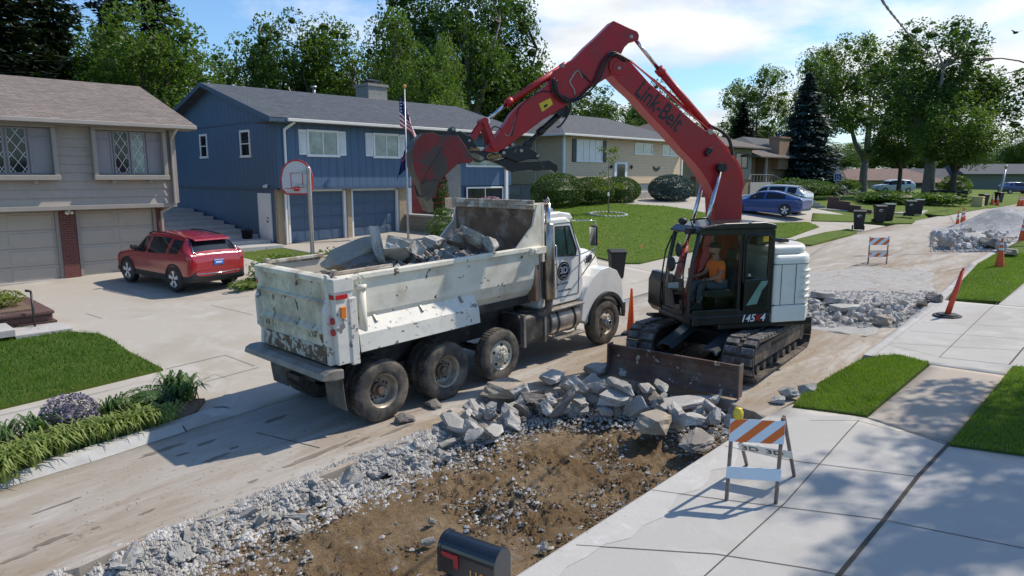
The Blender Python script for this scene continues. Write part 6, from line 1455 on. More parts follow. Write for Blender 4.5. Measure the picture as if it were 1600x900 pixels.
mb = plate(MB(), [z5(*q) for q in ((362,112),(385,96),(405,110),(408,145),(450,138),(492,165),(545,195),(602,290),(660,350),(662,392),(620,416),(560,392),(528,365),(400,205),(358,180))], .17); cp_ = mb.build('quick_coupler', 'coupler_black', xv, .012)
mb = plate(MB(), [z5(*q) for q in ((640,322),(745,330),(800,335),(828,295),(862,292),(905,285),(960,265),(1020,268),(1090,310),(1145,345),(1150,372),(1130,387),(1062,387),(1000,400),(960,412),(905,395),(850,370),(700,400),(655,390))], .155); lb_ = mb.build('thumb_link', 'coupler_black', xv, .012)
mb = plate(MB(), [z5(*q) for q in ((700,395),(790,395),(860,375),(960,415),(1080,412),(1230,398),(1300,440),(1306,480),(1282,502),(1240,482),(1180,482),(1100,492),(1040,482),(980,488),(900,500),(870,482),(830,450))], .09); th_ = mb.build('thumb', 'coupler_black', xv, .012)
for q, r_ in (((527,222), .022), ((985,310), .03), ((1130,357), .03), ((630,380), .035), ((385,122), .03), ((830,330), .03), ((910,258), .03)): mb = MB(); pin(mb, *z5(*q), r_, .185); mb.build('coupler_pin', 'alu_dirty', cp_)
mb = MB(); P = trace([z5(*q) for q in ((540,335),(575,330),(650,365),(655,385),(620,400),(545,372))], .172); mb.prism(P, (0,0,0), (1,0,0), (0,0,1), (0,1,0), .17, .182); mb.build('wear_plate', 'tooth_steel', cp_)
u, z = E2(*z5(740, 362), .157); text_mb('Geith', .125, (u, .159, z), (-1,0,0), (0,0,1), lb_, 'decal_gold', bold=.002, shear=.3)
m_ = MB(); m_.lathe([(.115,0),(.122,.002),(.122,0)], (0,0,0), (0,1,0), 30)
m_.v = [(u+v[0]*1.0, .158+v[1], z+v[2]*.62) for v in m_.v]; m_.build('logo_ring', 'decal_gold', lb_)
u, z = E2(*z5(570, 298), .172); text_mb('Geith', .085, (u, .174, z), (-1,0,0), (0,0,1), cp_, 'decal_gold', bold=.002, shear=.3)
cylinder('thumb_cylinder', (882,172), (842,208), (824,226), .06, .045, 0, 'coupler_black', 'coupler_black', xv)
m_ = plate(MB(), [(880,160),(890,170),(884,184),(872,180),(866,170)], .09); m_.build('thumb_bracket', 'coupler_black', am_)
# bucket: two side plates, curved back, teeth
BW = .36
sideP = [z5(*q) for q in ((100,170),(185,165),(235,190),(400,190),(450,260),(525,370),(520,410),(490,427),(408,420),(238,575),(205,720),(130,740),(90,620),(50,550),(12,450),(6,330),(40,230))]
SP = trace(sideP, BW*.2)
bk = bpy.data.objects.new('bucket', None); COL.objects.link(bk); bk.parent = xv
for s in (-1, 1):
    m_ = MB(); m_.prism(SP, (0,0,0), (1,0,0), (0,0,1), (0,1,0), s*BW-.014, s*BW+.014); m_.build('side_plate', 'bucket_red', bk, .004, 1)
m_ = MB(); backI = [12, 13, 14, 15, 16, 0, 1, 2, 3]; bk_pts = [SP[i] for i in backI]
for i in range(len(bk_pts)-1):
    a, b2 = bk_pts[i], bk_pts[i+1]; d = Vector((b2[0]-a[0], 0, b2[1]-a[1])); m_.obox(Vector(((a[0]+b2[0])/2, 0, (a[1]+b2[1])/2)), d*.515, (0, BW+.012, 0), d.normalized().cross(Vector((0,1,0)))*.014)
a, b2 = SP[12], SP[11]
m_.build('shell', 'bucket_steel', bk)
m_ = MB(); a, b2 = SP[12], SP[11]; d = Vector((b2[0]-a[0], 0, b2[1]-a[1])); m_.obox(Vector(((a[0]+b2[0])/2, 0, (a[1]+b2[1])/2)), d*.6, (0, BW+.03, 0), d.normalized().cross(Vector((0,1,0)))*.022)
for s in (-1, 1): m_.prism(trace([z5(*q) for q in ((85,620),(135,580),(262,578),(235,650),(195,735),(125,745))], BW), (0,0,0), (1,0,0), (0,0,1), (0,1,0), s*(BW+.03)-.018, s*(BW+.03)+.018)
m_.build('cutting_edge', 'bucket_steel', bk, .005, 1)
for k in range(5):
    y = -BW+.02+k*(2*BW-.04)/4; m_ = MB(); P = trace([z5(*q) for q in ((112,722),(195,728),(208,800),(207,850),(168,855),(150,800))], BW); m_.prism(P, (0,0,0), (1,0,0), (0,0,1), (0,1,0), y-.045, y+.045); m_.build('tooth', 'tooth_steel', bk, .008)
m_ = MB()
for s in (-.15, .15):
    P = trace([z5(*q) for q in ((150,180),(165,155),(190,152),(215,185),(300,200),(300,240),(180,215))], s); m_.prism(P, (0,0,0), (1,0,0), (0,0,1), (0,1,0), s-.02, s+.02)
m_.build('lift_eye', 'bucket_red', bk)
m_ = MB(); pin(m_, *z5(468,380), .085, BW+.03) if False else pin(m_, *z5(500,395), .05, .2); m_.build('hinge_pin', 'bucket_steel', bk)
m_ = MB(); P = trace([z5(*q) for q in ((140,570),(200,470),(285,330),(300,290),(285,285),(255,340),(180,460),(110,590))], BW); m_.prism(P, (0,0,0), (1,0,0), (0,0,1), (0,1,0), BW+.014, BW+.03); m_.build('wear_strip', 'bucket_red', bk)
# hoses & lines
def hose(name, pts, y, r=.018, m='hose', parent=xv):
    P = [Vector((E2(*p, y)[0], y, E2(*p, y)[1])) for p in pts]
    S = []
    for i in range(len(P)-1):
        p0 = P[max(0,i-1)]; p1 = P[i]; p2 = P[i+1]; p3 = P[min(len(P)-1,i+2)]
        for k in range(6):
            t = k/6; S.append(.5*((2*p1)+(p2-p0)*t+(2*p0-5*p1+4*p2-p3)*t*t+(3*p1-p0-3*p2+p3)*t**3))
    S.append(P[-1]); m_ = MB(); m_.tube(S, r, 8); return m_.build(name, m, parent)
for y, dxp, dyp in ((.205, 0, 0), (.225, 4, 3), (.2, -3, 4)):
    hose('hydraulic_hose', [(980+dxp,92+dyp),(966+dxp,84+dyp),(955+dxp,82+dyp),(945+dxp,92+dyp),(938+dxp,108+dyp),(932+dxp,122+dyp),(920+dxp,137+dyp),(905+dxp,150+dyp),(890+dxp,156+dyp),(878+dxp,152+dyp),(868+dxp,142+dyp),(865+dxp,122+dyp)], y)
hose('hydraulic_hose', [(865,122),(864,135),(874,148),(888,155),(891,168),(886,182),(876,196),(870,199)], .18)
hose('hydraulic_hose', [(866,144),(845,143),(828,152),(812,168),(806,186),(802,200),(800,212)], .16, .010)
hose('hydraulic_hose', [(764,208),(772,198),(782,202),(782,214),(779,226)], .12, .012); hose('hydraulic_hose', [(757,240),(758,220),(760,205)], .12, .008)
hose('hydraulic_hose', [(1108,196),(1125,204),(1138,216),(1143,232),(1144,243)], .05, .035)
for k in range(4):
    hose('hydraulic_line', [(980+k*2,92+k),(1000+k*3,108+k*2),(1030+k*4,135+k*2),(1070+k*4,172+k*2),(1100+k*3,196+k*2),(1118+k*3,215+k*2),(1132+k*4,238+k),(1148+k*3,262),(1156+k*2,288)], .12-k*.08, .014, 'exc_red')
hose('hydraulic_line', [(910,122),(905,112),(900,112),(893,122),(890,130)], .155, .016, 'alu_dirty'); hose('hydraulic_line', [(893,122),(890,128),(897,140),(898,148)], .155, .016, 'alu_dirty'); hose('hydraulic_line', [(905,112),(912,118),(922,128)], .155, .016, 'hose')
hose('hydraulic_line', [(806,182),(801,200),(795,212),(788,209)], .155, .008, 'alu_dirty')
u, z = E2(853, 163, .15)
m_ = MB(); P = trace([(842,162),(860,153),(864,163),(847,175)], .146); m_.prism(P, (0,0,0), (1,0,0), (0,0,1), (0,1,0), .145, .149); dc = m_.build('warning_decal', 'decal_yellow', am_)
m_ = MB(); P = trace([(849,165),(855,162),(856,165),(851,169)], .15); m_.prism(P, (0,0,0), (1,0,0), (0,0,1), (0,1,0), .149, .151); m_.build('decal_symbol', 'logo_black', dc)
P = trace([(1100,238),(1106,231),(1112,231),(1111,236),(1103,245)], .2); m_ = MB(); m_.prism(P, (0,0,0), (1,0,0), (0,0,1), (0,1,0), .19, .27); m_.build('work_lamp', 'rubber_black', bm_, .01)
# boom foot cover so the boom does not float
m_ = MB(); m_.box(.15, .75, -.28, .2, .95, 1.9); m_.build('boom_bracket', 'exc_red', xv, .03)
# ================================================================== cars
mat('car_red', (.33,.006,.014), .22, var=.04, coat=1., dirt=(.22,.02,.03), dth=(.6,.9))
mat('car_blue', (.012,.045,.22), .2, var=.04, coat=1.)
mat('car_silver', (.50,.52,.54), .25, .3, var=.04, coat=.8)
mat('car_paleblue', (.36,.45,.52), .3, .2, var=.04, coat=.8)
mat('car_glass', (.012,.016,.022), .04, var=.3, vs=.8)
mat('cladding', (.02,.02,.021), .6, var=.15)
mat('alloy', (.68,.69,.71), .35, .35, var=.05)
mat('tail_lens', (.25,.006,.01), .12, coat=.8); mat('smoked_lens', (.03,.02,.022), .12, coat=.8); mat('plate_blue', (.02,.12,.48), .4)
def cr(p0, p1, p2, p3, t): return .5*((2*p1)+(p2-p0)*t+(2*p0-5*p1+4*p2-p3)*t*t+(3*p1-p0-3*p2+p3)*t**3)
def car(name, label, paint, st, wheels, R, loc, rz, side_win, ws, rw, clad=True, group=None, rails=False, cat='car', rimr=None, kx=5, plate=True, tail='smoked_lens', backlight=None):
    t = thing(name, label, cat, loc, rz, group)
    secs = []
    for x, w_, zs, zm, zb, wr, zr in st:
        secs.append([Vector(p) for p in ((x, 0, zs-.02), (x, w_*.92, zs), (x, w_*.99, zs+.14), (x, w_, zm), (x, w_*.985, zb), (x, wr+(w_-wr)*.16+.01, zb+(zr-zb)*.80), (x, wr*.93, zr-.02*(zr-zb)-.005), (x, wr*.55, zr+.012), (x, 0, zr+.018))])
    n = len(secs); m = len(secs[0]); K = kx; J = 4
    us = [(i, k/K) for i in range(n-1) for k in range(K)]+[(n-2, 1.)]
    grid = []
    for i, tt in us:
        row = [cr(secs[max(0,i-1)][j], secs[i][j], secs[i+1][j], secs[min(n-1,i+2)][j], tt) for j in range(m)]
        rr = []
        for j in range(m-1):
            for q in range(J):
                a = row[max(0,j-1)] if j > 0 else Vector((row[1].x, -row[1].y, row[1].z)); d = row[min(m-1,j+2)] if j+2 < m else Vector((row[m-2].x, -row[m-2].y, row[m-2].z))
                rr.append(cr(a, row[j], row[j+1], d, q/J))
        rr.append(row[-1]); grid.append(rr)
    NU, NV = len(grid), len(grid[0])
    body, glass, cladm = MB(), {}, MB()
    allv = [[p for p in r]+[Vector((p.x, -p.y, p.z)) for p in r[::-1][1:]] for r in grid]; W2 = len(allv[0])
    def put(mb, pts): mb.add(pts, [(0,1,2,3)], True)
    V = [p for r in allv for p in r]; F = {'b': [], 'c': []}
    for i in range(NU-1):
        uf = (i+.5)/K
        for j in range(W2-1):
            jj = j if j < NV-1 else W2-2-j; vf = (jj+.5)/J; f = (i*W2+j, i*W2+j+1, (i+1)*W2+j+1, (i+1)*W2+j); key = 'b'
            if 4.0 < vf < 5.0:
                for k, (a, b) in enumerate(side_win):
                    if a < uf < b: key = ('side_window', k, j < NV-1)
            if 5.3 < vf:
                if ws[0] < uf < ws[1]: key = ('windshield', 0, 0)
                if rw[0] < uf < rw[1]: key = ('rear_window', 0, 0)
            if clad and vf < 2.2 and key == 'b': key = 'c'
            F.setdefault(key, []).append(f)
    for key, fs in F.items():
        if not fs: continue
        used_ = sorted({k for f in fs for k in f}); mp = {a: b for b, a in enumerate(used_)}; b = MB(); b.v = [tuple(V[k]) for k in used_]; b.f = [tuple(mp[k] for k in f) for f in fs]; b.sm = [True]*len(fs)
        nm_, mt_ = ('body', paint) if key == 'b' else ('cladding', 'cladding') if key == 'c' else (key[0], 'car_glass'); b.build(nm_, mt_, t, recalc=False)
    r0 = allv[0]; b = MB(); b.add(r0, [tuple(range(len(r0)))]); b.build('rear_end', paint, t); r1 = allv[-1]; b = MB(); b.add(r1, [tuple(range(len(r1)))[::-1]]); b.build('nose', paint, t)
    hw = max(s[1] for s in st)
    for x in wheels:
        for s in (-1, 1):
            h = bpy.data.objects.new('wheel', None); COL.objects.link(h); h.parent = t
            c = Vector((x, s*(hw+.012), R)); A = Vector((0, s, 0))
            m1 = MB(); m1.lathe([(R*.64, -.2), (R*.97, -.2), (R, -.17), (R, -.03), (R*.96, -.004), (R*.8, 0), (R*.66, -.006), (R*.64, -.03)], c, A, 30); m1.build('tyre', 'tyre' if False else 'rubber_black', h)
            m1 = MB(); m1.cyl(c+A*-.09, c+A*-.085, R*.66, R*.66, 30); m1.build('brake_disc', 'chassis_black', h)
            m1 = MB(); m1.lathe([(R*.67, -.02), (R*.62, -.012), (R*.60, -.05), (R*.60, -.09)], c, A, 30); m1.cyl(c+A*-.06, c+A*-.012, R*.12, R*.11, 14)
            for k in range(5):
                a = 6.283*k/5+.3
                for da in (-.13, .13):
                    d = Vector((math.cos(a+da), 0, math.sin(a+da))); m1.beam(c+A*-.022+d*R*.08, c+A*-.012+d*R*.64, .05, .03, up=(0,1,0))
            m1.build('rim', 'alloy', h)
            a1 = MB(); arc = [(x+(R*1.2)*math.cos(q), R+(R*1.2)*math.sin(q)) for q in [math.pi*(k/14)*1.16-.25 for k in range(15)]]; arc2 = [(x+(R*1.03)*math.cos(q), R+(R*1.03)*math.sin(q)) for q in [math.pi*(k/14)*1.16-.25 for k in range(15)]]
            if clad: a1.prism(arc+arc2[::-1], (0,0,0), (1,0,0), (0,0,1), (0,1,0), s*(hw+.002)-.012, s*(hw+.002)+.012); a1.build('arch_trim', 'cladding', t)
            a1 = MB(); a1.prism([(x+(R*1.08)*math.cos(q), R+(R*1.08)*math.sin(q)) for q in [math.pi*(k/14)*1.3-.45 for k in range(15)]], (0,0,0), (1,0,0), (0,0,1), (0,1,0), s*(hw-.01)-.008, s*(hw-.01)+.010); a1.build('wheel_well', 'rubber_black', t)
    xr = st[0][0]
    for s in (-1, 1):
        b = MB(); z = st[1][4]; b.obox((xr+.145, s*(hw*.76), z-.02), (.07,0,0), (0,hw*.20,0), (0,0,.065)); b.build('tail_light', tail, t, .03, 3)
        b = MB(); b.obox((ws_x(st, ws)+.05, s*(hw+.07), st[5][4]+.10), (.05,0,0), (0,.10,0), (0,0,.065)); b.build('mirror', 'cladding', t, .03, 2)
    if plate:
        b = MB(); b.box(xr-.02, xr+.06, -.16, .16, st[1][4]-.22, st[1][4]-.06); pl = b.build('number_plate', 'plate_blue', t, .005)
        b = MB(); b.box(xr-.024, xr-.018, -.10, .10, st[1][4]-.165, st[1][4]-.125); b.box(xr-.024, xr-.018, -.15, .15, st[1][4]-.085, st[1][4]-.072); b.build('plate_characters', 'white_plain', pl)
    if rails:
        for s in (-1, 1):
            b = MB(); b.tube([(-1.5, s*.60, 1.555), (-1.35, s*.62, 1.60), (-.5, s*.63, 1.655), (.15, s*.63, 1.64), (.4, s*.62, 1.58)], .022, 8); b.build('roof_rail', 'cladding', t)
    return t
def ws_x(st, ws): i = int(ws[0]); return st[i][0]+.45
SUV = [(-2.18,.70,.52,.66,.82,.64,.90), (-2.14,.84,.38,.66,1.02,.70,1.08), (-2.03,.895,.32,.70,1.13,.66,1.20), (-1.70,.905,.30,.72,1.13,.60,1.53), (-1.35,.91,.29,.72,1.11,.59,1.59), (-.6,.91,.28,.72,1.07,.60,1.635), (.2,.91,.28,.72,1.04,.61,1.62), (.62,.91,.28,.71,1.03,.61,1.50), (1.12,.905,.29,.70,1.01,.66,1.07), (1.6,.89,.28,.66,.93,.70,1.0), (1.98,.86,.30,.62,.84,.66,.92), (2.16,.76,.40,.56,.70,.60,.76), (2.20,.66,.46,.54,.62,.52,.64)]
a_, b_ = onG(274, 458), onG(205, 443); hd_ = math.atan2(b_.y-a_.y, b_.x-a_.x)
lf = Vector((-math.sin(hd_), math.cos(hd_), 0)); fw = Vector((math.cos(hd_), math.sin(hd_), 0)); ctr = (a_+b_)/2 - lf*.86; ctr.z = G(ctr.x, ctr.y)+.015
rc = car('suv', 'red compact suv with roof rails parked before the right pale garage door', 'car_red', SUV, (-1.32, 1.32), .375, tuple(ctr), hd_, [(3.3, 4.4), (4.5, 5.9), (6.0, 7.6)], (6.9, 8.0), (1.9, 2.95), rails=True)
pitch = math.atan((G(*(ctr+fw*1.3).xy)-G(*(ctr-fw*1.3).xy))/2.6); rc.rotation_euler = (0, -pitch, hd_)
b = MB(); b.tube([(-1.80,-.60,1.45), (-2.06,-.70,1.20), (-2.10,-.60,1.13), (-2.12,0,1.105), (-2.10,.60,1.13), (-2.06,.70,1.20), (-1.80,.60,1.45)], .014, 6); b.tube([(-2.17,-.7,.58), (-2.19,0,.56), (-2.17,.7,.58)], .016, 6); b.build('chrome_trim', 'chrome', rc)
b = MB(); b.prism([(-1.95,1.50),(-1.66,1.56),(-1.5,1.60),(-1.9,1.545)], (0,0,0), (1,0,0), (0,0,1), (0,1,0), -.56, .56); b.build('spoiler', 'car_red', rc, .02)
b = MB(); b.cyl((-1.5,.1,1.64), (-1.6,.1,1.80), .006); b.build('aerial', 'cladding', rc)
SED = [(-2.33,.70,.45,.60,.80,.66,.90), (-2.28,.86,.32,.62,.95,.74,1.02), (-2.0,.91,.26,.66,1.0,.72,1.10), (-1.5,.92,.22,.66,1.0,.66,1.24), (-.8,.925,.2,.66,.98,.60,1.41), (-.1,.925,.2,.66,.96,.59,1.44), (.5,.925,.2,.66,.94,.60,1.34), (1.2,.92,.2,.64,.90,.70,.97), (1.8,.90,.24,.60,.82,.72,.86), (2.2,.82,.3,.52,.68,.64,.72), (2.33,.66,.36,.48,.56,.5,.58)]
p = Vector((41.0, 18.2, 0)); car('coupe', 'blue low sloping hatchback parked on the driveway right of the boom', 'car_blue', SED, (-1.4, 1.45), .35, (p.x, p.y, G(p.x, p.y)+.02), R_(92), [(3.2, 4.9), (5.05, 6.4)], (5.6, 7.0), (1.9, 3.4), clad=False, tail='smoked_lens', plate=False)
p = Vector((43.8, 19.0, 0)); car('suv', 'pale silver blue suv parked half hidden behind the blue hatchback', 'car_silver', SUV, (-1.32, 1.32), .35, (p.x, p.y, G(p.x, p.y)+.02), R_(92), [(3.2, 4.35), (4.5, 5.85), (6.0, 7.6)], (6.9, 8.0), (2.2, 3.2), clad=False, tail='tail_lens', plate=False)
VAN = [(x*1.15, w_*1.05, a, b, c*1.02, d*1.12, e*1.06) for x, w_, a, b, c, d, e in SUV]
VAN[7] = (.95,.955,.25,.69,1.02,.72,1.52)
def far_car(px, D, m, st, lb, rz, nm, cat, win, clad=False):
    p = CP+pray(px, 300)*D; return car(nm, lb, m, st, (-1.5, 1.5), .34, (p.x, p.y, G(p.x, p.y)), rz, win, (6.9, 8.0), (2.2, 3.2), clad=clad, plate=False, kx=3, cat=cat)
far_car(1395, 92, 'car_paleblue', VAN, 'pale silver blue minivan parked behind the shrubs near the pale trunk', YAW+R_(90), 'minivan', 'van', [(3.3, 4.5), (4.6, 5.9), (6.1, 7.5)])
far_car(1588, 98, 'car_blue', SUV, 'blue suv parked before the green house at the far right', YAW+R_(-90), 'suv', 'car', [(3.2, 4.35), (4.5, 5.85), (6.0, 7.6)], True)
# ================================================================== street things
mat('cone_orange', (.72,.10,.015), .5, var=.1, dirt=(.5,.10,.04), dth=(.55,.8), ds=4)
mat('cone_white', (.7,.7,.68), .4, var=.08); mat('cone_red', (.62,.07,.035), .55, var=.1)
mat('sign_white', (.66,.74,.80), .4, var=.04); mat('sign_orange', (.68,.14,.02), .4, var=.05)
mat('post_steel', (.20,.17,.15), .6, .5, var=.35, vs=12, col2=(.24,.13,.06), th=(.56,.66), s2=9)
mat('lamp_yellow', (.70,.52,.02), .35, coat=.4)
mat('bin_black', (.009,.010,.012), .6, var=.15); mat('bin_green', (.01,.07,.05), .45); mat('flag_blue', (.012,.02,.12), .8); mat('flag_red', (.45,.015,.03), .8); mat('flag_white', (.75,.75,.75), .8)
mat('mailbox_black', (.010,.013,.020), .22, var=.3, coat=.5); mat('flag_plastic', (.40,.02,.03), .4); mat('gold_text', (.55,.26,.06), .4)
mat('backboard_white', (.62,.60,.60), .5, var=.06, dirt=(.45,.42,.4), ds=3); mat('rim_red', (.50,.03,.03), .5); mat('net_grey', (.5,.5,.48), .8)

def barricade(label, A, B, C_, D_, H, lower_white=True, stencil=True, lamp=True, group=None):
    o = (A+B+C_+D_)/4; t = thing('barricade', label, 'barricade', tuple(o), 0, group)
    A, B, C_, D_ = [q-o for q in (A, B, C_, D_)]
    bk1 = (C_-A); bk1.z = 0; k = .10
    TA = A+bk1*k; TA.z = A.z+H; TB = B+(D_-B)*k; TB.z = B.z+H; X = (TB-TA).normalized()
    for a, b, nm in ((A, TA, 1), (B, TB, 1), (C_, TA+bk1*.04, 0), (D_, TB+bk1*.04, 0)):
        m1 = MB(); m1.beam(a, b, .038, .038); m1.build('leg', 'post_steel', t, .004)
    def board(z0, z1, a0, b0, a1, b1, H0, off, m, nm, x=.03):
        f0, f1 = z0/H0, z1/H0; P = [a0.lerp(a1, f0), b0.lerp(b1, f0), b0.lerp(b1, f1), a0.lerp(a1, f1)]
        U = (P[1]-P[0]).normalized(); Vv = (P[3]-P[0]).normalized(); Wn = U.cross(Vv).normalized()*off; Ln = (P[1]-P[0]).length+2*x; Hn = (P[3]-P[0]).length
        O = P[0]-U*x+Wn*.0
        m1 = MB(); m1.prism([(0,0),(Ln,0),(Ln,Hn),(0,Hn)], O, U, Vv, Wn, .021, .032); return m1.build(nm, m, t, .004), O, U, Vv, Wn, Ln, Hn
    def stripes(res):
        bo, O, U, Vv, Wn, Ln, Hn = res
        p = Hn*.62
        def clip(poly, ax, v, keep):
            out = []
            for i in range(len(poly)):
                a, b = poly[i], poly[(i+1)%len(poly)]; ia, ib = (a[ax] >= v) == keep, (b[ax] >= v) == keep
                if ia: out.append(a)
                if ia != ib: q = (v-a[ax])/(b[ax]-a[ax]); out.append((a[0]+(b[0]-a[0])*q, a[1]+(b[1]-a[1])*q))
            return out
        sw = Ln*.215
        for c in (-.02*Ln, .46*Ln, .92*Ln):
            poly = [(c-Hn*.55-sw/2, 0), (c-Hn*.55+sw/2, 0), (c+Hn*.55+sw/2, Hn), (c+Hn*.55-sw/2, Hn)]
            poly = clip(clip(poly, 0, .004, True), 0, Ln-.004, False)
            if len(poly) > 2: m1 = MB(); m1.prism(poly, O, U, Vv, Wn, .032, .0335); m1.build('stripe', 'sign_orange', bo)
    r = board(H*.70, H*.965, A, B, TA, TB, H, 1, 'sign_white', 'board'); stripes(r)
    r2 = board(H*.27, H*.41, A, B, TA, TB, H, 1, 'sign_white', 'lower_board')
    if not lower_white: stripes(r2)
    r3 = board(H*.36, H*.50, C_, D_, TA, TB, H, 1, 'cone_white', 'rear_board')
    if stencil:
        bo, O, U, Vv, Wn, Ln, Hn = r3
        for q in (.22, .68): text_mb('3D', Hn*.8, O+U*Ln*q+Vv*Hn*.5+Wn*.034, U, Vv, bo, 'logo_black', bold=.002, cx=1.1)
    if lamp:
        m1 = MB(); c = TA+X*.06+Vector((0,0,.02)); m1.lathe([(0,-.06),(.055,-.06),(.06,-.02),(.06,.03),(.045,.05),(.045,.07),(0,.075)], c, (0,0,1), 20); m1.build('warning_lamp', 'lamp_yellow', t)
    return t
A, B, C_, D_ = [onG(*q, LZ) for q in ((1135, 782), (1212, 787), (1167, 727), (1241, 744))]
for q in (A, B, C_, D_): q.z = G(q.x, q.y)+LZ
barricade('folding barricade with orange and white striped board and 3D lettering on the near driveway', A, B, C_, D_, 1.06)
A, B = onG(1356, 413), onG(1385, 413); d = Vector((.55, .15, 0)); C_, D_ = A+d, B+d
barricade('small distant barricade with two orange striped boards standing in the street', A, B, C_, D_, 1.05, False, False, False)

def cone(label, px, py, H=1.05, r=.15, loc=None, tilt=None, mo='cone_orange', bands=((.55,.68),(.76,.87)), group=None, base='square', off=0.):
    p = onG(px, py, off) if loc is None else Vector(loc); t = thing('traffic_cone', label, 'traffic cone', tuple(p), rnd.uniform(0, 1.5), group)
    m1 = MB()
    if base == 'square': m1.box(-.19, .19, -.19, .19, 0, .04)
    else: m1.cyl((0,0,0), (0,0,.05), .36, .33, 8)
    m1.build('base', 'rubber_black' if H > .8 else mo, t, .01)
    rt = .028; m1 = MB(); prof = [(r, .04)] + [(r+(rt-r)*k/8, .04+(H-.08)*k/8) for k in range(1, 9)] + [(rt*.9, H-.02), (rt*1.3, H), (0, H+.005)]
    m1.lathe(prof, (0,0,0), (0,0,1), 24); b = m1.build('body', mo, t)
    for f0, f1 in bands:
        m1 = MB(); ra, rb = r+(rt-r)*f0, r+(rt-r)*f1; m1.lathe([(ra+.003, .04+(H-.08)*f0), (rb+.003, .04+(H-.08)*f1)], (0,0,0), (0,0,1), 24); m1.build('band', 'cone_white', b)
    return t
cone('slim orange channelizer cone between the truck and the excavator', 985, 522, 1.12, .10, bands=())
cone('tall orange cone at the grass edge beside the far rubble', 1561, 420, 1.1, .16, bands=((.62,.70),(.8,.88)))
cone('orange and white banded cone before the gravel pile at the right edge', 1597, 378, 1.15, .17, bands=((.45,.58),(.68,.80)))
cone('slim cone left of the gravel pile, front of the group', 1495, 359, 1.05, .12); cone('taller slim cone right behind the front one by the gravel pile', 1502, 357, 1.15, .12); cone('third slim cone of the group by the gravel pile', 1505, 352, 1.0, .12)
for i, (px, py) in enumerate(((1550, 320), (1558, 321), (1592, 322), (1597, 322))): cone('tiny orange cone far up the street near the blue suv', px, py, 1.0, .17, group='far cones')
# leaning delineator
p = onG(1480, 494, LZ); p.z = G(p.x, p.y)+LZ; t = thing('delineator', 'leaning red delineator post on a round black rubber base', 'delineator', tuple(p))
m1 = MB(); m1.cyl((0,0,0), (0,0,.035), .33, .33, 10); m1.cyl((0,0,.035), (0,0,.07), .26, .24, 10); m1.build('base', 'rubber_black', t, .006)
top = CP+pray(1506, 418)*((p+ZZ*.9-CP).dot(FW)); top = top-p; m1 = MB(); m1.tube([(0,0,.05), top*.5, top*.93], [.072, .060, .045], 16); m1.tube([top*.92, top], [.034, .026], 10); m1.build('post', 'cone_red', t)
for f in (.93,): m1 = MB(); m1.ball(tuple(top*.985), .014); m1.build('loop_hole', 'logo_black', t)

# rubbish carts
def cart(label, px, py, rz, group='black rubbish carts', lid='bin_black', lie=False, logo=True, s=1.):
    p = onG(px, py); p.z = G(p.x, p.y)+.03; t = thing('rubbish_cart', label, 'rubbish bin', tuple(p), rz, group); t.scale = (s, s, s)
    m1 = MB(); secs = [[(-x, -y, z), (x, -y, z), (x, y, z), (-x, y, z)] for x, y, z in ((.20,.20,.06), (.22,.22,.1), (.27,.29,.80), (.285,.31,1.0))]
    loft(m1, secs, True); m1.f += [(3,2,1,0), (12,13,14,15)]; m1.sm += [False]*2; m1.box(-.30,.30,-.325,.325,.955,1.0); m1.box(-.19,.19,.28,.36,.85,.9); m1.build('body', 'bin_black', t, .02)
    m1 = MB(); m1.prism([(-.35, 1.005), (.36, 1.005), (.36, 1.05), (.1, 1.11), (-.28, 1.07), (-.36, 1.03)], (0,0,0), (0,1,0), (0,0,1), (1,0,0), -.31, .31); m1.build('lid', lid, t, .02)
    m1 = MB(); m1.tube([(-.25,.37,1.0), (-.25,.42,1.03), (.25,.42,1.03), (.25,.37,1.0)], .016, 8); m1.build('handle', 'bin_black', t)
    for s_ in (-1, 1): m1 = MB(); m1.cyl((s_*.25,.25,.14), (s_*.31,.25,.14), .14, .14, 18); m1.build('wheel', 'rubber_black', t)
    if logo:
        m1 = MB(); m1.prism([(-.13,0), (-.06,.07), (.04,.05), (.13,0), (.05,.02), (-.05,.035), (-.1,-.02), (0,-.05), (.1,-.04), (.0,-.07), (-.11,-.05)], (0, -.285, .80), (1,0,0), Vector((0,-.09,1)).normalized(), (0,-1,0), .0, .012); m1.build('emblem', 'cone_white', t)
    return t
cart('black rubbish cart nearest in the kerb row, standing alone on the verge', 1341, 361, R_(-68)); cart('black rubbish cart with white emblem, left of the second pair', 1373, 350, R_(-55)); cart('black rubbish cart behind the second one', 1387, 346, R_(-55), lid='bin_green', logo=False)
cart('black rubbish cart with green lid before the pale trunk', 1421, 339, R_(-62), lid='bin_green'); cart('black rubbish cart tucked right of the green lidded one', 1433, 336, R_(-55), lid='bin_green', logo=False)
cart('black rubbish cart half hidden behind the truck hood', 963, 437, R_(-40), logo=False, s=.92)
for i, (px, py, lb) in enumerate(((1460, 315, 'far black cart left of the rounded bush'), (1472, 314, 'far black cart beside the one left of the bush'), (1494, 317, 'far black cart under the green house'), (1504, 315, 'second far black cart under the green house'), (1536, 323, 'black cart beside the pale yellow crate'), (1560, 318, 'black cart at the foot of the street light pole'))): cart(lb, px, py, R_(-60+i*7), logo=False)
p = onG(1527, 324); mat('crate_yellow', (.50,.42,.20), .8); m1 = MB(); m1.box(-.45,.45,-.4,.4,0,.95)
for k in range(4): m1.box(-.47,.47,-.42,.42,.1+k*.24,.2+k*.24)
cr_ = m1.build('crate', 'crate_yellow'); cr_.location = (p.x, p.y, G(p.x, p.y)); tag(cr_, 'pale yellow slatted crate beside a far black cart', 'crate')

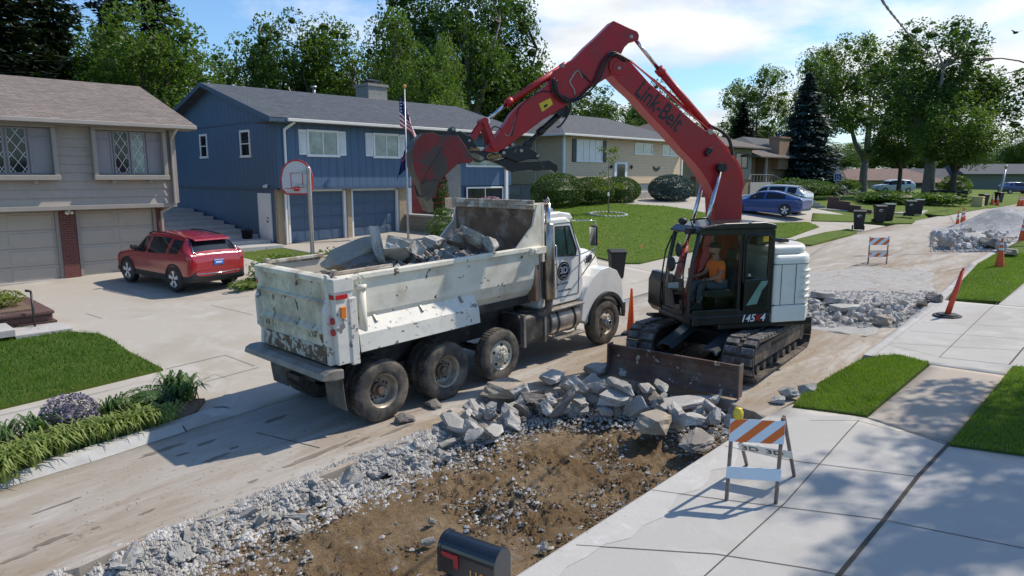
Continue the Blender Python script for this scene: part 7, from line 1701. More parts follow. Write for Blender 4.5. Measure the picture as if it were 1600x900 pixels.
# mailbox
ax = (-RT*math.cos(R_(33))+FH*math.sin(R_(33))).normalized(); c = CP+pray(740, 870)*4.85; c.z = (CP+pray(740, 893)*4.85).z
t = thing('mailbox', 'black rounded mailbox with red flag and gold numbers at the bottom edge', 'mailbox', (c.x, c.y, G(c.x, c.y)+.05)); bz = c.z-(G(c.x, c.y)+.05)
sdv = Vector((ax.y, -ax.x, 0)) if Vector((ax.y, -ax.x, 0)).dot(CP-c) > 0 else Vector((-ax.y, ax.x, 0))
prof = [(-.10, 0), (.10, 0), (.10, .16)]+[(.10*math.cos(a), .16+.10*math.sin(a)) for a in [math.pi*k/14 for k in range(1, 14)]]+[(-.10, .16)]
m1 = MB(); m1.prism(prof, (0,0,bz-.03), sdv, (0,0,1), ax, -.23, .23); m1.build('body', 'mailbox_black', t, .006, 2)
for d0 in (-.245, .215): m1 = MB(); m1.prism([(x*1.05, (z-.1)*1.05+.1) for x, z in prof], (0,0,bz-.03), sdv, (0,0,1), ax, d0, d0+.03); m1.build('end_rim', 'mailbox_black', t, .004)
m1 = MB(); m1.prism([(.20,.0), (.07,.0), (.07,-.055), (.035,-.055), (.03,.0), (.0,.035) , (.20,.035)], Vector((0,0,bz+.10))+sdv*.101, ax, (0,0,1), sdv, 0, .006)
m1.v = []; m1.f = []; m1.sm = []; m1.prism([(.205,.03), (.205,.052), (.06,.052), (.055,-.045), (.095,-.045), (.10,.012), (.18,.018)], Vector((0,0,bz+.085))+sdv*.101, ax, (0,0,1), sdv, 0, .006); m1.build('signal_flag', 'flag_plastic', t)
text_mb('1109', .095, Vector((0,0,bz+.03))+sdv*.103-ax*.12, -ax, (0,0,1), t, 'gold_text', bold=.002)
m1 = MB(); m1.box(-.05,.05,-.05,.05,-.4,bz-.06); m1.build('post', 'wood_grey', t, .006)
m1 = MB(); m1.tube([Vector((0,0,bz-.07))+sdv*.12+ax*.21, Vector((0,0,bz-.07))+sdv*.12+ax*.16], .022, 12); m1.build('dark_sleeve', 'flag_blue', t)
m1 = MB(); m1.tube([Vector((0,0,bz-.07))+sdv*.12+ax*.16, Vector((0,0,bz-.07))+sdv*.12-ax*.2], .021, 12); m1.build('yellow_tube', 'lamp_yellow', t)
m1 = MB(); m1.obox(Vector((0,0,bz-.075)), ax*.2, sdv*.09, Vector((0,0,.015))); m1.build('mount_board', 'wood_grey', t)

# basketball hoop
c = CP+pray(489, 410)*22; gz = G(c.x, c.y); t = thing('basketball_hoop', 'white fan shaped basketball backboard with red edge on a grey pole beside the driveway', 'basketball hoop', (c.x, c.y, gz))
tp = CP+pray(483, 262)*22; m1 = MB(); m1.tube([(0,0,-.2), (0,0,tp.z-gz-.05), (-.05,0,tp.z-gz+.02)], .065, 14); m1.build('pole', 'galv', t)
bc = CP+pray(464, 278)*21.7 - Vector((c.x, c.y, gz)); nb = Vector((-.80,-.60,0)).normalized(); bu = Vector((-nb.y, nb.x, 0)); 
fan = [(-.42,-.50), (.42,-.50), (.58,-.35), (.60,0), (.52,.28), (.35,.45), (.12,.54), (-.12,.54), (-.35,.45), (-.52,.28), (-.60,0), (-.58,-.35)]
fan = [(x*.86, z*1.0) for x, z in fan]
m1 = MB(); m1.prism(fan, bc, bu, (0,0,1), nb, -.02, .02); bb = m1.build('backboard', 'backboard_white', t)
m1 = MB(); n_ = len(fan)
for i in range(n_): a, b = fan[i], fan[(i+1)%n_]; m1.beam(bc+bu*a[0]+ZZ*a[1]+nb*.01, bc+bu*b[0]+ZZ*b[1]+nb*.01, .035, .05)
m1.build('edge_band', 'rim_red', bb)
m1 = MB()
for a, b in (((-.24,-.30),(.24,-.30)), ((.24,-.30),(.24,.15)), ((.24,.15),(-.24,.15)), ((-.24,.15),(-.24,-.30))): m1.beam(bc+bu*a[0]*.8+ZZ*a[1]+nb*.024, bc+bu*b[0]*.8+ZZ*b[1]+nb*.024, .022, .012)
m1.build('target_square', 'rim_red', bb)
m1 = MB(); rc_ = bc+nb*.36+ZZ*-.32; m1.tube([rc_+Vector((math.cos(a)*.225, math.sin(a)*.225, 0)) for a in [6.283*k/24 for k in range(25)]], .012, 6, False); m1.obox(bc+nb*.06+ZZ*-.34, nb*.06, bu*.06, ZZ*.07); m1.build('rim', 'rim_red', t)
m1 = MB(); m1.beam(Vector((0,0,tp.z-gz-.15)), bc+ZZ*.15, .05, .05); m1.beam(Vector((0,0,tp.z-gz-.6)), bc-ZZ*.2, .05, .05); m1.build('bracket', 'galv', t)
# far hoop
c = CP+pray(1305, 300)*70; gz = G(c.x, c.y); t = thing('basketball_hoop', 'small dark blue backboard on a post far off beside the hedge', 'basketball hoop', (c.x, c.y, gz)); m1 = MB(); m1.cyl((0,0,0), (0,0,3.2), .06); m1.build('pole', 'galv', t)
m1 = MB(); hz = (CP+pray(1305, 277)*70).z-gz; m1.obox(Vector((0,0,hz))-FH*.3, RT*.36, FH*.03, ZZ*.33); bb = m1.build('backboard', 'flag_blue', t)
m1 = MB()
for a, b in (((-.36,-.33),(.36,-.33)),((.36,-.33),(.36,.33)),((.36,.33),(-.36,.33)),((-.36,.33),(-.36,-.33)),((-.14,-.2),(.14,-.2)),((.14,-.2),(.14,.12)),((.14,.12),(-.14,.12)),((-.14,.12),(-.14,-.2))): m1.beam(Vector((0,0,hz))-FH*.34+RT*a[0]+ZZ*a[1], Vector((0,0,hz))-FH*.34+RT*b[0]+ZZ*b[1], .04, .04)
m1.build('edge_band', 'white_trim', bb)

# flagpole with two limp flags
D0 = (Vector((20.3, 25.0, 1.2))-CP).dot(FW); c = CP+pray(638, 372)*D0; gz = G(c.x, c.y); tp = CP+pray(632, 137)*D0
t = thing('flagpole', 'slim silver flagpole with gold ball standing before the blue garage doors', 'flagpole', (c.x, c.y, gz)); topv = Vector((tp.x-c.x, tp.y-c.y, tp.z-gz))
m1 = MB(); m1.tube([(0,0,0), topv*.5, topv], [.055,.045,.025], 12); m1.build('pole', 'galv', t); m1 = MB(); m1.ball(topv+ZZ*.06, .09); m1.build('ball_finial', 'gold_text', t)
m, nt_, ns_, lk_, b_n = newmat('flag_stars'); vv = coords(nt_); vo = ns_.new('ShaderNodeTexVoronoi'); vo.inputs['Scale'].default_value = 7; vo.inputs['Randomness'].default_value = .3; lk_.new(vv, vo.inputs['Vector'])
lk_.new(mix_n(nt_, math_n(nt_, 'LESS_THAN', vo.outputs['Distance'], .26), (.012,.018,.10), (.7,.7,.7)), b_n.inputs['Base Color']); b_n.inputs['Roughness'].default_value = .85
def limp_flag(nm, label, z0, hoist, fly, mats, fn, side=RT, seed=0, spread=.32, drop=.8, x0=.03):
    base = Vector((c.x, c.y, gz))+topv*((z0-gz)/topv.z); NU, NV = 30, 26; me = bpy.data.meshes.new(nm); V = []; F = []
    for i in range(NU+1):
        u = i/NU
        for j in range(NV+1):
            v = j/NV
            fold = math.sin(u*15+v*2.5+seed)*.075*min(1, u*4)
            x = u*fly*spread*(1-.35*u)*(.75+.5*v)+x0; z = -v*hoist*(1-.10*u)-u*fly*drop*(1-.25*v)*(1-.3*(1-u))
            p = side*x+FH*fold+Vector((0,0,z))+side*fold*.35; V.append(tuple(p))
    for i in range(NU):
        for j in range(NV): F.append((i*(NV+1)+j, (i+1)*(NV+1)+j, (i+1)*(NV+1)+j+1, i*(NV+1)+j+1))
    me.from_pydata(V, [], F)
    for m_ in mats: me.materials.append(MATS[m_])
    k = 0
    for i in range(NU):
        for j in range(NV): me.polygons[k].material_index = fn((i+.5)/NU, (j+.5)/NV); me.polygons[k].use_smooth = True; k += 1
    o = bpy.data.objects.new(nm, me); COL.objects.link(o); o.location = base; return tag(o, label, 'flag')
limp_flag('flag', 'limp stars and stripes flag hanging from the top of the flagpole', (CP+pray(632, 150)*D0).z, 1.35, 2.1, ['flag_stars', 'flag_red', 'flag_white'], lambda u, v: 0 if (u < .42 and v < .54) else (1 if int(v*13) % 2 == 0 else 2), drop=.80, spread=.58, x0=-.26)
limp_flag('flag', 'limp blue flag with red patches hanging below the striped flag', (CP+pray(634, 226)*D0).z, 1.1, 1.5, ['flag_blue', 'flag_red', 'flag_white'], lambda u, v: 1 if (.2 < v < .38 and u < .7) else (2 if (.38 < v < .43 and u < .5) else 0), side=-RT, seed=2, spread=.5, drop=.6, x0=-.12)

# utility pole, cable, lamps, bird
c = CP+pray(409, 100)*66; gz = G(c.x, c.y); zt = (CP+pray(407, 42)*66).z; t = thing('utility_pole', 'wooden utility pole with a grey transformer behind the blue roof', 'utility pole', (c.x, c.y, gz))
m1 = MB(); m1.tube([(0,0,-.5), (0,0,zt-gz)], [.18,.12], 12); m1.build('pole', 'bark_grey', t); m1 = MB(); zz_ = (CP+pray(415, 88)*66).z-gz; m1.lathe([(0,-.5),(.26,-.5),(.28,-.45),(.28,.45),(.25,.52),(0,.55)], Vector((0,0,zz_))+RT*.42, (0,0,1), 18); m1.build('transformer', 'galv', t)
m1 = MB(); m1.beam(Vector((0,0,zz_+1.1)), Vector((0,0,zz_+1.1))+RT*.5, .06, .06); m1.cyl(Vector((0,0,zz_+1.1))+RT*.45, Vector((0,0,zz_+1.45))+RT*.45, .05); m1.build('cross_bracket', 'galv', t)
def wire(label, pts, r, twist=0, m='hose', fall=0.):
    P = [CP+pray(a, b)*d for a, b, d in pts]; S = []
    for i in range(len(P)-1):
        p0 = P[max(0,i-1)]; p3 = P[min(len(P)-1,i+2)]
        for k in range(14): S.append(cr(p0, P[i], P[i+1], p3, k/14))
    S.append(P[-1]); o0 = S[0].copy(); m1 = MB()
    if twist:
        for s in (0, math.pi):
            n_s = len(S); m1.tube([q-o0+Vector((math.cos(i*1.2+s), 0, math.sin(i*1.2+s)))*r*.75*(1-fall*i/n_s) for i, q in enumerate(S)], [r*.8*(1-fall*i/n_s) for i in range(n_s)], 6)
    else: m1.tube([q-o0 for q in S], r, 6)
    o = m1.build('overhead_cable', m); o.location = o0; return tag(o, label, 'cable')
wire('thick twisted service cable coming down from the top edge to the big tree', [(800, -1900, 4.5), (1230, -330, 7), (1340, -70, 9.5), (1378, 0, 12), (1408, 39, 16), (1434, 70, 21), (1462, 100, 30), (1482, 120, 40)], .028, 1, fall=.6)
wire('thin cable sagging at the right edge below the street lamp', [(1555, 170, 60), (1575, 171, 55), (1600, 158, 48), (1660, 110, 36)], .022)
wire('thin utility line over the blue roof beside the wooden pole', [(320, 125, 60), (409, 133, 66), (520, 158, 80)], .02)
c = CP+pray(1668, 300)*30; gz = G(c.x, c.y); t = thing('street_lamp', 'curved grey street lamp arm with cobra head reaching in from the right edge', 'street lamp', (c.x, c.y, gz)); q = lambda a, b: (CP+pray(a, b)*30)-Vector((c.x, c.y, gz))
m1 = MB(); m1.tube([(0,0,0), q(1668, 160)*.5+Vector((0,0,0)), q(1668, 160)], [.11,.09,.07], 12); m1.tube([q(1668, 160), q(1650, 125), q(1620, 104), q(1592, 95), q(1565, 91), q(1550, 92)], [.05,.045,.04,.035,.03,.03], 10); m1.build('pole', 'post_steel', t)
m1 = MB(); m1.tube([q(1554, 91.5), q(1546, 92), q(1538, 93), q(1529, 94.5)], [.04,.09,.085,.02], 12); m1.build('lamp_head', 'post_steel', t); m1 = MB(); m1.cyl(q(1545, 91), q(1545, 88), .035); m1.build('photocell', 'rubber_black', t)
c = CP+pray(1560, 318)*80; gz = G(c.x, c.y); q2 = (CP+pray(1572, 262)*80)-Vector((c.x, c.y, gz)); t = thing('street_light_pole', 'slightly leaning pale metal pole before the green house', 'pole', (c.x, c.y, gz)); m1 = MB(); m1.tube([(0,0,0), q2], [.16,.11], 10); m1.build('pole', 'galv', t); m1 = MB(); m1.tube([q2, q2+Vector((0,0,.3))], [.2,.1], 10); m1.build('cap', 'galv', t)
c = CP+pray(1587, 51)*40; t = MB(); t.ball((0,0,0), .09, 2.0, .8, .8)
for s in (-1, 1): t.add([(.1,0,0), (-.08,0,0), (-.12,s*.34,.10), (.0,s*.36,.12)], [(0,1,2,3)])
bo = t.build('bird', 'logo_black'); bo.location = c; bo.rotation_euler = (0,0,1.0); tag(bo, 'small dark bird in flight near the top right corner', 'bird')
# marker flag and dog-eared bits on the lawn
p = onG(1001, 396, .05); t = thing('marker_flag', 'tiny orange marker flag stuck in the lawn edge', 'marker flag', (p.x, p.y, p.z)); m1 = MB(); m1.cyl((0,0,0), (0,0,.35), .004); m1.build('wire', 'galv', t); m1 = MB(); m1.box(0,.12,-.002,.002,.22,.34); m1.build('pennant', 'cone_orange', t)
# left block planter, steps, rail
gz = G(1.2, 17.5)
P1 = [tuple(onG(px, py, .03).xy) for px, py in ((98, 500), (94, 478))]
bw = thing('block_planter', 'dark red block planter wall with flat cap at the left edge', 'retaining wall', (1.6, 17.8, gz-.2)); e0 = onG(100, 506)
x1 = e0.x; y0 = e0.y
for k, (dx_, z0) in enumerate(((0, 0), (.06, .17), (.12, .34), (.20, .51))):
    m1 = MB(); m1.box(-5-1.6, x1-dx_-1.6, y0-17.8+dx_*.3, y0+2.6-17.8, z0, z0+.165); m1.build('block_course', 'block_red', bw, .015, 2)
m1 = MB(); m1.box(-5-1.6, x1-.17-1.6, y0-17.8-.02, y0+2.7-17.8, .68, .76); m1.build('cap', 'block_red', bw, .02, 2)
m1 = MB(); m1.box(-5-1.6, x1-.5-1.6, y0-17.8+.3, y0+2.4-17.8, .70, .80); m1.build('soil', 'mulch', bw)
gq = thing('front_steps', 'pale concrete steps in front of the red block planter', 'steps', (x1-1, y0-.5, G(x1-1, y0-.5)))
for k in range(3): m1 = MB(); m1.box(-5, .95-k*1.1, -.5-.0*k, .5, -.7, .12+.14*k); m1.build('step', 'stone_pale', gq, .015)
p = onG(55, 513, .05); t = thing('iron_rail_post', 'thin black iron post beside the concrete steps', 'railing', (p.x, p.y, p.z)); tq = CP+pray(48, 455)*((p-CP).dot(FW)); m1 = MB(); m1.tube([(0,0,0), tq-p], .025, 8); m1.build('post', 'black_metal', t); m1 = MB(); m1.tube([tq-p, (tq-p)+Vector((-.1,.05,.02))], .03, 8); m1.build('cap', 'black_metal', t)
for sh_ in list(bpy.data.objects):
    if sh_.get('label') == 'bright green shrub in the red block planter': sh_.location = (x1-2.3, y0+1.1, G(1.2, y0)+.55)
    if sh_.get('label') == 'pale dry looking plants on the edge of the red block planter': sh_.location = (x1-1.1, y0+1.1, G(1.2, y0)+.55)
# stepped brick wall by the shared driveway
p = onG(1293, 326); gz = p.z; bw = thing('brick_garden_wall', 'low red brown brick wall stepping down along the far driveway', 'garden wall', (p.x, p.y, gz)); qe = onG(1362, 334)-p; dn = qe.normalized()
for k in range(4):
    m1 = MB(); a = qe*(k/4); b = qe*((k+1)/4); m1.beam(a+ZZ*(.42-.10*k), b+ZZ*(.42-.10*k), .3, .85-.2*k); m1.build('wall_section', 'block_red', bw, .01)
stp = thing('garden_steps', 'narrow concrete steps left of the red brown garden wall', 'steps', (p.x, p.y, gz))
for k in range(5): m1 = MB(); m1.obox(-dn*1.1+Vector((.3,1,0)).normalized()*(.3+.4*k)+ZZ*(.09+.18*k), dn*1.0, Vector((.3,1,0)).normalized()*.22, ZZ*.09); m1.build('step', 'stone_pale', stp, .01)

# ================================================================== operator in the cab
mat('skin', (.34,.17,.11), .55, var=.08); mat('shirt_orange', (.85,.16,.02), .8, var=.1, vs=8); mat('trousers_grey', (.07,.08,.095), .85, var=.2, vs=8); mat('cap_black', (.012,.012,.013), .8); mat('beard', (.05,.03,.02), .9)
def skin_obj(name, verts, edges, rad, m, parent, root=0, sub=2):
    me = bpy.data.meshes.new(name); me.from_pydata(verts, edges, []); o = bpy.data.objects.new(name, me); COL.objects.link(o); o.parent = parent
    md = o.modifiers.new('skin', 'SKIN'); sv = me.skin_vertices[0].data
    for i, r in enumerate(rad): sv[i].radius = (r if isinstance(r, tuple) else (r, r))
    sv[root].use_root = True; md.use_smooth_shade = True; s = o.modifiers.new('sub', 'SUBSURF'); s.levels = sub; s.render_levels = sub; me.materials.append(MATS[m]); return o
op = thing('person', 'person in orange t-shirt and black cap seated at the excavator levers', 'person'); op.parent = None; op.location = EO+ed*.66+el*.74+ZZ*1.62; op.rotation_euler = (0,0,PHI)
#            pelvis0   belly1         chest2         neckbase3      neck4          head5          head6        LS7            LE8            LW9           RS10          RE11           RW12           LH13          LK14            LA15          LF16        RH17          RK18           RA19           RF20
bv = [(0,0,.06), (.02,0,.24), (.04,0,.42), (.05,0,.56), (.07,0,.63), (.095,0,.70), (.10,0,.79), (.04,.19,.50), (.14,.26,.26), (.36,.24,.21), (.04,-.19,.50), (.14,-.26,.26), (.36,-.24,.21), (.04,.10,.04), (.44,.13,.10), (.50,.13,-.30), (.62,.14,-.36), (.04,-.10,.04), (.44,-.13,.10), (.50,-.13,-.30), (.62,-.14,-.36)]
be = [(0,1),(1,2),(2,3),(3,4),(4,5),(5,6),(2,7),(7,8),(8,9),(2,10),(10,11),(11,12),(0,13),(13,14),(14,15),(15,16),(0,17),(17,18),(18,19),(19,20)]
bodyo = skin_obj('body', bv, be, [.14,.13,(.16,.12),.075,.055,.085,.09,.06,.042,.028,.06,.042,.028,.09,.065,.045,.04,.09,.065,.045,.04], 'skin', op)
sh_ = skin_obj('shirt', [(-.01,0,-.01), (.02,0,.24), (.04,0,.42), (.05,0,.54), (.04,.19,.50), (.10,.235,.36), (.04,-.19,.50), (.10,-.235,.36)], [(0,1),(1,2),(2,3),(2,4),(4,5),(2,6),(6,7)], [.155,.148,(.178,.138),.095,.078,.066,.078,.066], 'shirt_orange', op)
skin_obj('trousers', [(0,0,.02), (.04,.10,.03), (.44,.13,.10), (.49,.13,-.26), (.04,-.10,.03), (.44,-.13,.10), (.49,-.13,-.26)], [(0,1),(1,2),(2,3),(0,4),(4,5),(5,6)], [.155,.105,.08,.062,.105,.08,.062], 'trousers_grey', op)
for s in (-1, 1): m1 = MB(); m1.prism([(.42,-.40), (.72,-.40), (.72,-.36), (.62,-.31), (.54,-.24), (.44,-.24)], (0, s*.13, 0), (1,0,0), (0,0,1), (0,1,0), -.045, .045); m1.build('boot', 'cap_black', op, .015)
m1 = MB(); m1.ball((.105,0,.775), .108, 1.08, .86, 1.12, 20, 14); m1.ball((.215,0,.755), .018, 1.2, .7, 1.3, 8, 6); m1.ball((.11,.093,.765), .02, .7, .4, 1.2, 8, 6); m1.ball((.11,-.093,.765), .02, .7, .4, 1.2, 8, 6); m1.build('face', 'skin', bodyo)
m1 = MB()
for s in (-1, 1): m1.ball((.198, s*.034, .785), .010, nu=8, nv=6)
m1.build('eyes', 'cap_black', bodyo); m1 = MB(); m1.ball((.135,0,.695), .070, 1.0, .9, .6, 14, 8); m1.build('beard', 'beard', bodyo)
m1 = MB(); m1.ball((.10,0,.83), .112, 1.1, .9, .72, 18, 10); m1.prism([(.16,-.08), (.26,-.06), (.29,0), (.26,.06), (.16,.08)], (0,0,.825), (1,0,0), (0,1,0), (0,0,1), 0, .012); m1.build('cap', 'cap_black', op)
for s in (-1, 1):      # hands closing on the levers
    wv = Vector((.36, s*.24, .21)); pm = wv+Vector((.075, 0, .015)); hv = [tuple(wv), tuple(wv+Vector((.04,0,.008))), tuple(pm)]; he = [(0,1),(1,2)]; hr = [.026,(.038,.018),(.036,.016)]
    for k in range(4):
        b0 = pm+Vector((.012, s*(-.030+.020*k)*1, 0)); i0 = len(hv); L_ = (.040, .046, .043, .034)[k]
        hv += [tuple(b0), tuple(b0+Vector((L_*.8,0,-.012))), tuple(b0+Vector((L_*.9,0,-.012-L_*.7)))]; he += [(2,i0),(i0,i0+1),(i0+1,i0+2)]; hr += [.010,.009,.0075]
    i0 = len(hv); hv += [tuple(wv+Vector((.045, -s*.040, -.01))), tuple(wv+Vector((.085, -s*.050, -.025)))]; he += [(1,i0),(i0,i0+1)]; hr += [.011,.009]
    skin_obj('hand', hv, he, hr, 'skin', bodyo)
# ================================================================== broken concrete
def rockmat(name, c1, c2, dust, th=(.5,.6)):
    m, nt, ns, lk, b = newmat(name); v = coords(nt); g = ns.new('ShaderNodeObjectInfo')
    n1 = noise_n(nt, v, 5, 8, .7); n2 = noise_n(nt, v, 22, 6, .75); n3 = noise_n(nt, v, 2.2, 5, .6)
    c = mix_n(nt, ramp_n(nt, n1, .35, .65), c1, c2); c = mix_n(nt, ramp_n(nt, n2, .45, .7, 0, .6), c, tuple(x*.6 for x in c1)); c = mix_n(nt, ramp_n(nt, n3, th[0], th[1]), c, dust)
    c = mix_n(nt, ramp_n(nt, g.outputs['Random'], 0, 1, 0, .45), c, tuple(x*.55 for x in c1))
    lk.new(c, b.inputs['Base Color']); b.inputs['Roughness'].default_value = .95; b.inputs['Specular IOR Level'].default_value = .2
    bump_n(nt, b, math_n(nt, 'ADD', n1, n2), .8, .03)
rockmat('rubble', (.42,.405,.38), (.52,.50,.47), (.62,.60,.57)); rockmat('rubble_tan', (.36,.32,.27), (.44,.39,.32), (.50,.42,.31)); rockmat('rubble_dark', (.20,.185,.17), (.28,.25,.22), (.36,.33,.30)); rockmat('rubble_white', (.38,.36,.325), (.50,.48,.445), (.58,.56,.53)); rockmat('gravel_grey', (.34,.335,.33), (.42,.41,.40), (.5,.49,.48))
def chunk_mesh(name, dims, seed, m, cut=9, slab=False):
    r = random.Random(seed); bm = bmesh.new(); bmesh.ops.create_cube(bm, size=2)
    for _ in range(cut):
        n = Vector((r.gauss(0,1), r.gauss(0,1), r.gauss(0,.25 if slab else 1))).normalized(); d = r.uniform(.72, 1.12)
        g = bmesh.ops.bisect_plane(bm, geom=bm.verts[:]+bm.edges[:]+bm.faces[:], plane_co=n*d, plane_no=n, clear_outer=True)
        ed_ = [e for e in g['geom_cut'] if isinstance(e, bmesh.types.BMEdge)]
        if ed_: bmesh.ops.contextual_create(bm, geom=ed_) if False else bmesh.ops.holes_fill(bm, edges=bm.edges[:])
    bmesh.ops.triangulate(bm, faces=bm.faces[:]); bmesh.ops.subdivide_edges(bm, edges=bm.edges[:], cuts=3, use_grid_fill=True)
    for v in bm.verts:
        top = slab and v.co.z > .93
        q = v.co*1.0; k = noise.fractal(q*1.7+Vector((seed,0,0)), 1, 2, 3)*(.02 if top else .12) + noise.fractal(q*6+Vector((seed,3,0)), 1, 2, 3)*(.01 if top else .05); v.co += v.co.normalized()*k
        v.co = Vector((v.co.x*dims[0]/2, v.co.y*dims[1]/2, v.co.z*dims[2]/2))
    bmesh.ops.recalc_face_normals(bm, faces=bm.faces[:]); me = bpy.data.meshes.new(name); bm.to_mesh(me); bm.free(); me.materials.append(MATS[m]); return me
CH = {}
for i, (dm, m, sl) in enumerate((((.5,.36,.20),'rubble',True), ((.36,.30,.24),'rubble',False), ((.30,.24,.20),'rubble_white',False), ((.6,.42,.20),'rubble_tan',True), ((.44,.34,.30),'rubble',False), ((.26,.2,.16),'rubble_dark',False), ((.55,.4,.18),'rubble_dark',True), ((.4,.28,.22),'rubble_white',False))):
    CH[i] = chunk_mesh('chunk_mesh', dm, 20+i, m, 10, sl)
rc2 = random.Random(77)
def chunk(k, loc, rot, s, label, group, name='concrete_chunk'):
    o = bpy.data.objects.new(name, CH[k]); COL.objects.link(o); o.location = loc; o.rotation_euler = rot; o.scale = (s,)*3 if isinstance(s, (int, float)) else s
    return tag(o, label, 'concrete chunk', group)
def merged(items, label, m, group=None):
    b = MB(); base = Vector(items[0][1])
    for k, loc, rot, s in items:
        from mathutils import Euler
        M = Matrix.Translation(Vector(loc)-base) @ Euler(rot).to_matrix().to_4x4(); me = CH[k]; o = len(b.v)
        b.v += [tuple(M @ (v.co*s)) for v in me.vertices]; b.f += [tuple(o+i for i in p.vertices) for p in me.polygons]; b.sm += [False]*len(me.polygons)
    o = b.build('rubble', m); o.location = base; return tag(o, label, 'rubble', kind='stuff')
def rr(a=.5): return (rc2.uniform(-a,a), rc2.uniform(-a,a), rc2.uniform(0,6.28))
# named chunks in front of the blade: px, py of centre, kind, scale, rotation
BIG_ = [((788,607), 3, (1.35,1.5,1.3), (.1,.05,.5), 'large dirty tan slab lying at the left end of the pile before the blade', .18),
 ((835,622), 6, 1.1, (.25,.2,1.2), 'dark flat slab just right of the large tan slab', .10), ((860,590), 1, 1.2, (.2,.1,.4), 'rounded grey block on the crest of the pile behind the dark slab', .2),
 ((898,606), 0, (1.1,1.2,1.7), (.7,.3,.9), 'pale tilted square slab in the middle of the pile', .22), ((855,640), 4, .75, (.4,.7,.2), 'grey block leaning in the left foot of the pile', .08),
 ((880,632), 6, (1.3,.9,1.0), (.2,1.0,2.2), 'brown stained slab standing on edge in the pile', .16), ((930,606), 4, 1.0, (.1,.3,2.), 'grey block right of the pale tilted slab', .2),
 ((965,620), 0, (1.3,1.2,1.5), (.15,-.1,.3), 'wide grey slab leaning against the blade', .2), ((972,603), 7, 1.2, (.2,.1,1.), 'whitish block lying on top of the wide slab', .38),
 ((930,577), 1, 1.3, (.1,.2,.3), 'grey block at the left lower corner of the dozer blade', .16), ((1033,602), 7, .8, (.1,.1,.5), 'small pale block propped on the blade face', .38),
 ((1008,606), 1, .75, (.6,.2,.2), 'narrow upright block beside the small pale one', .28), ((1022,660), 3, (1.2,1.1,1.5), (.12,.10,.35), 'big thick block with tan broken top at the right end of the pile', .16),
 ((1078,655), 0, (1.0,.9,1.2), (.2,.1,.9), 'flat grey piece with tan top right of the big thick block', .16), ((1055,645), 4, .8, (.7,.1,.4), 'dark grey block behind the big thick block', .18),
 ((1095,688), 6, (1.5,.9,1.), (.35,.1,.1), 'long grey slab sloping down to the driveway slab', .06), ((1075,628), 0, (2.3,1.0,.9), (.15,-.05,-.35), 'long flat slab lying along the foot of the blade', .08),
 ((905,630), 1, .7, (.3,.4,.2), 'small grey block under the brown stained slab', .1), ((800,635), 1, .6, (.3,.1,.2), 'grey lump at the front left of the pile', .05), ((945,640), 2, .9, (.4,.1,.2), 'pale lump below the wide slab', .06)]
for (px, py), k, s, ro, lb, up in BIG_:
    p = onG(px, py, up-.05); s = (s,)*3 if not isinstance(s, tuple) else s; chunk(k, (p.x, p.y, p.z), ro, (s[0]*1.08, s[1]*1.08, s[2]*.8), lb, None)
# sheet of crushed concrete banked against the cut edge
def bank(x, y):
    ye = 8.36+.12*noise.noise(Vector((x*1.7, 0, 2)))+.10*noise.noise(Vector((x*6, 0, 2)))+(.45*sm((x-6.6)/1.4)); y0 = 7.86+.22*noise.noise(Vector((x*.9, 0, 4)))+.10*noise.noise(Vector((x*4, 0, 4)))
    return y0, ye
def bankz(x, y):
    y0, ye = bank(x, y); t = (y-y0)/(ye-y0)
    if t < 0: return G(x, y)-.21+dirt_disp(x, y)
    t = min(1, t); return G(x, y)-.25+.25*sm(t)**1.1+(.085*noise.turbulence(Vector((x*5, y*5, 1)), 4, False)+.06*noise.fractal(Vector((x*11, y*11, 0)), .8, 2, 3))*(1-t**3)
mb = MB(); vs = []; nx_, ny_ = 280, 30
for i in range(nx_+1):
    for j in range(ny_+1):
        x = 1.2+7.0*i/nx_; y0, ye = bank(x, 0); y = y0+(ye-y0)*j/ny_; vs.append((x, y, bankz(x, y)))
mb.add(vs, [(i*(ny_+1)+j, (i+1)*(ny_+1)+j, (i+1)*(ny_+1)+j+1, i*(ny_+1)+j+1) for i in range(nx_) for j in range(ny_)], False)
tag(mb.build('crushed_concrete', 'broken_concrete'), 'bank of crushed dusty concrete sloping from the cut road edge into the dirt', 'rubble', kind='stuff')
# two singles by the tyres and in the dirt
p = onG(678, 632, .05); chunk(5, tuple(p), rr(.3), 1.1, 'whitish grey lump beside the second rear tyre', None); p = onG(633, 654, .05); chunk(5, tuple(p), rr(.2), 1.2, 'flat dark lump before the rearmost tyre', None)
p = onG(697, 713, -.12); chunk(2, tuple(p), rr(.3), .62, 'single pale stone sitting alone in the dirt', None); p = onG(1262, 607, .1); chunk(7, tuple(p), rr(.4), .8, 'pale block at the broken kerb beside the grass strip', None); p = onG(1232, 614, .1); chunk(4, tuple(p), rr(.4), .7, 'grey block left of the one at the broken kerb', None); p = onG(1215, 625, .05); chunk(1, tuple(p), rr(.4), .6, 'low grey block between the track and the driveway slab', None)
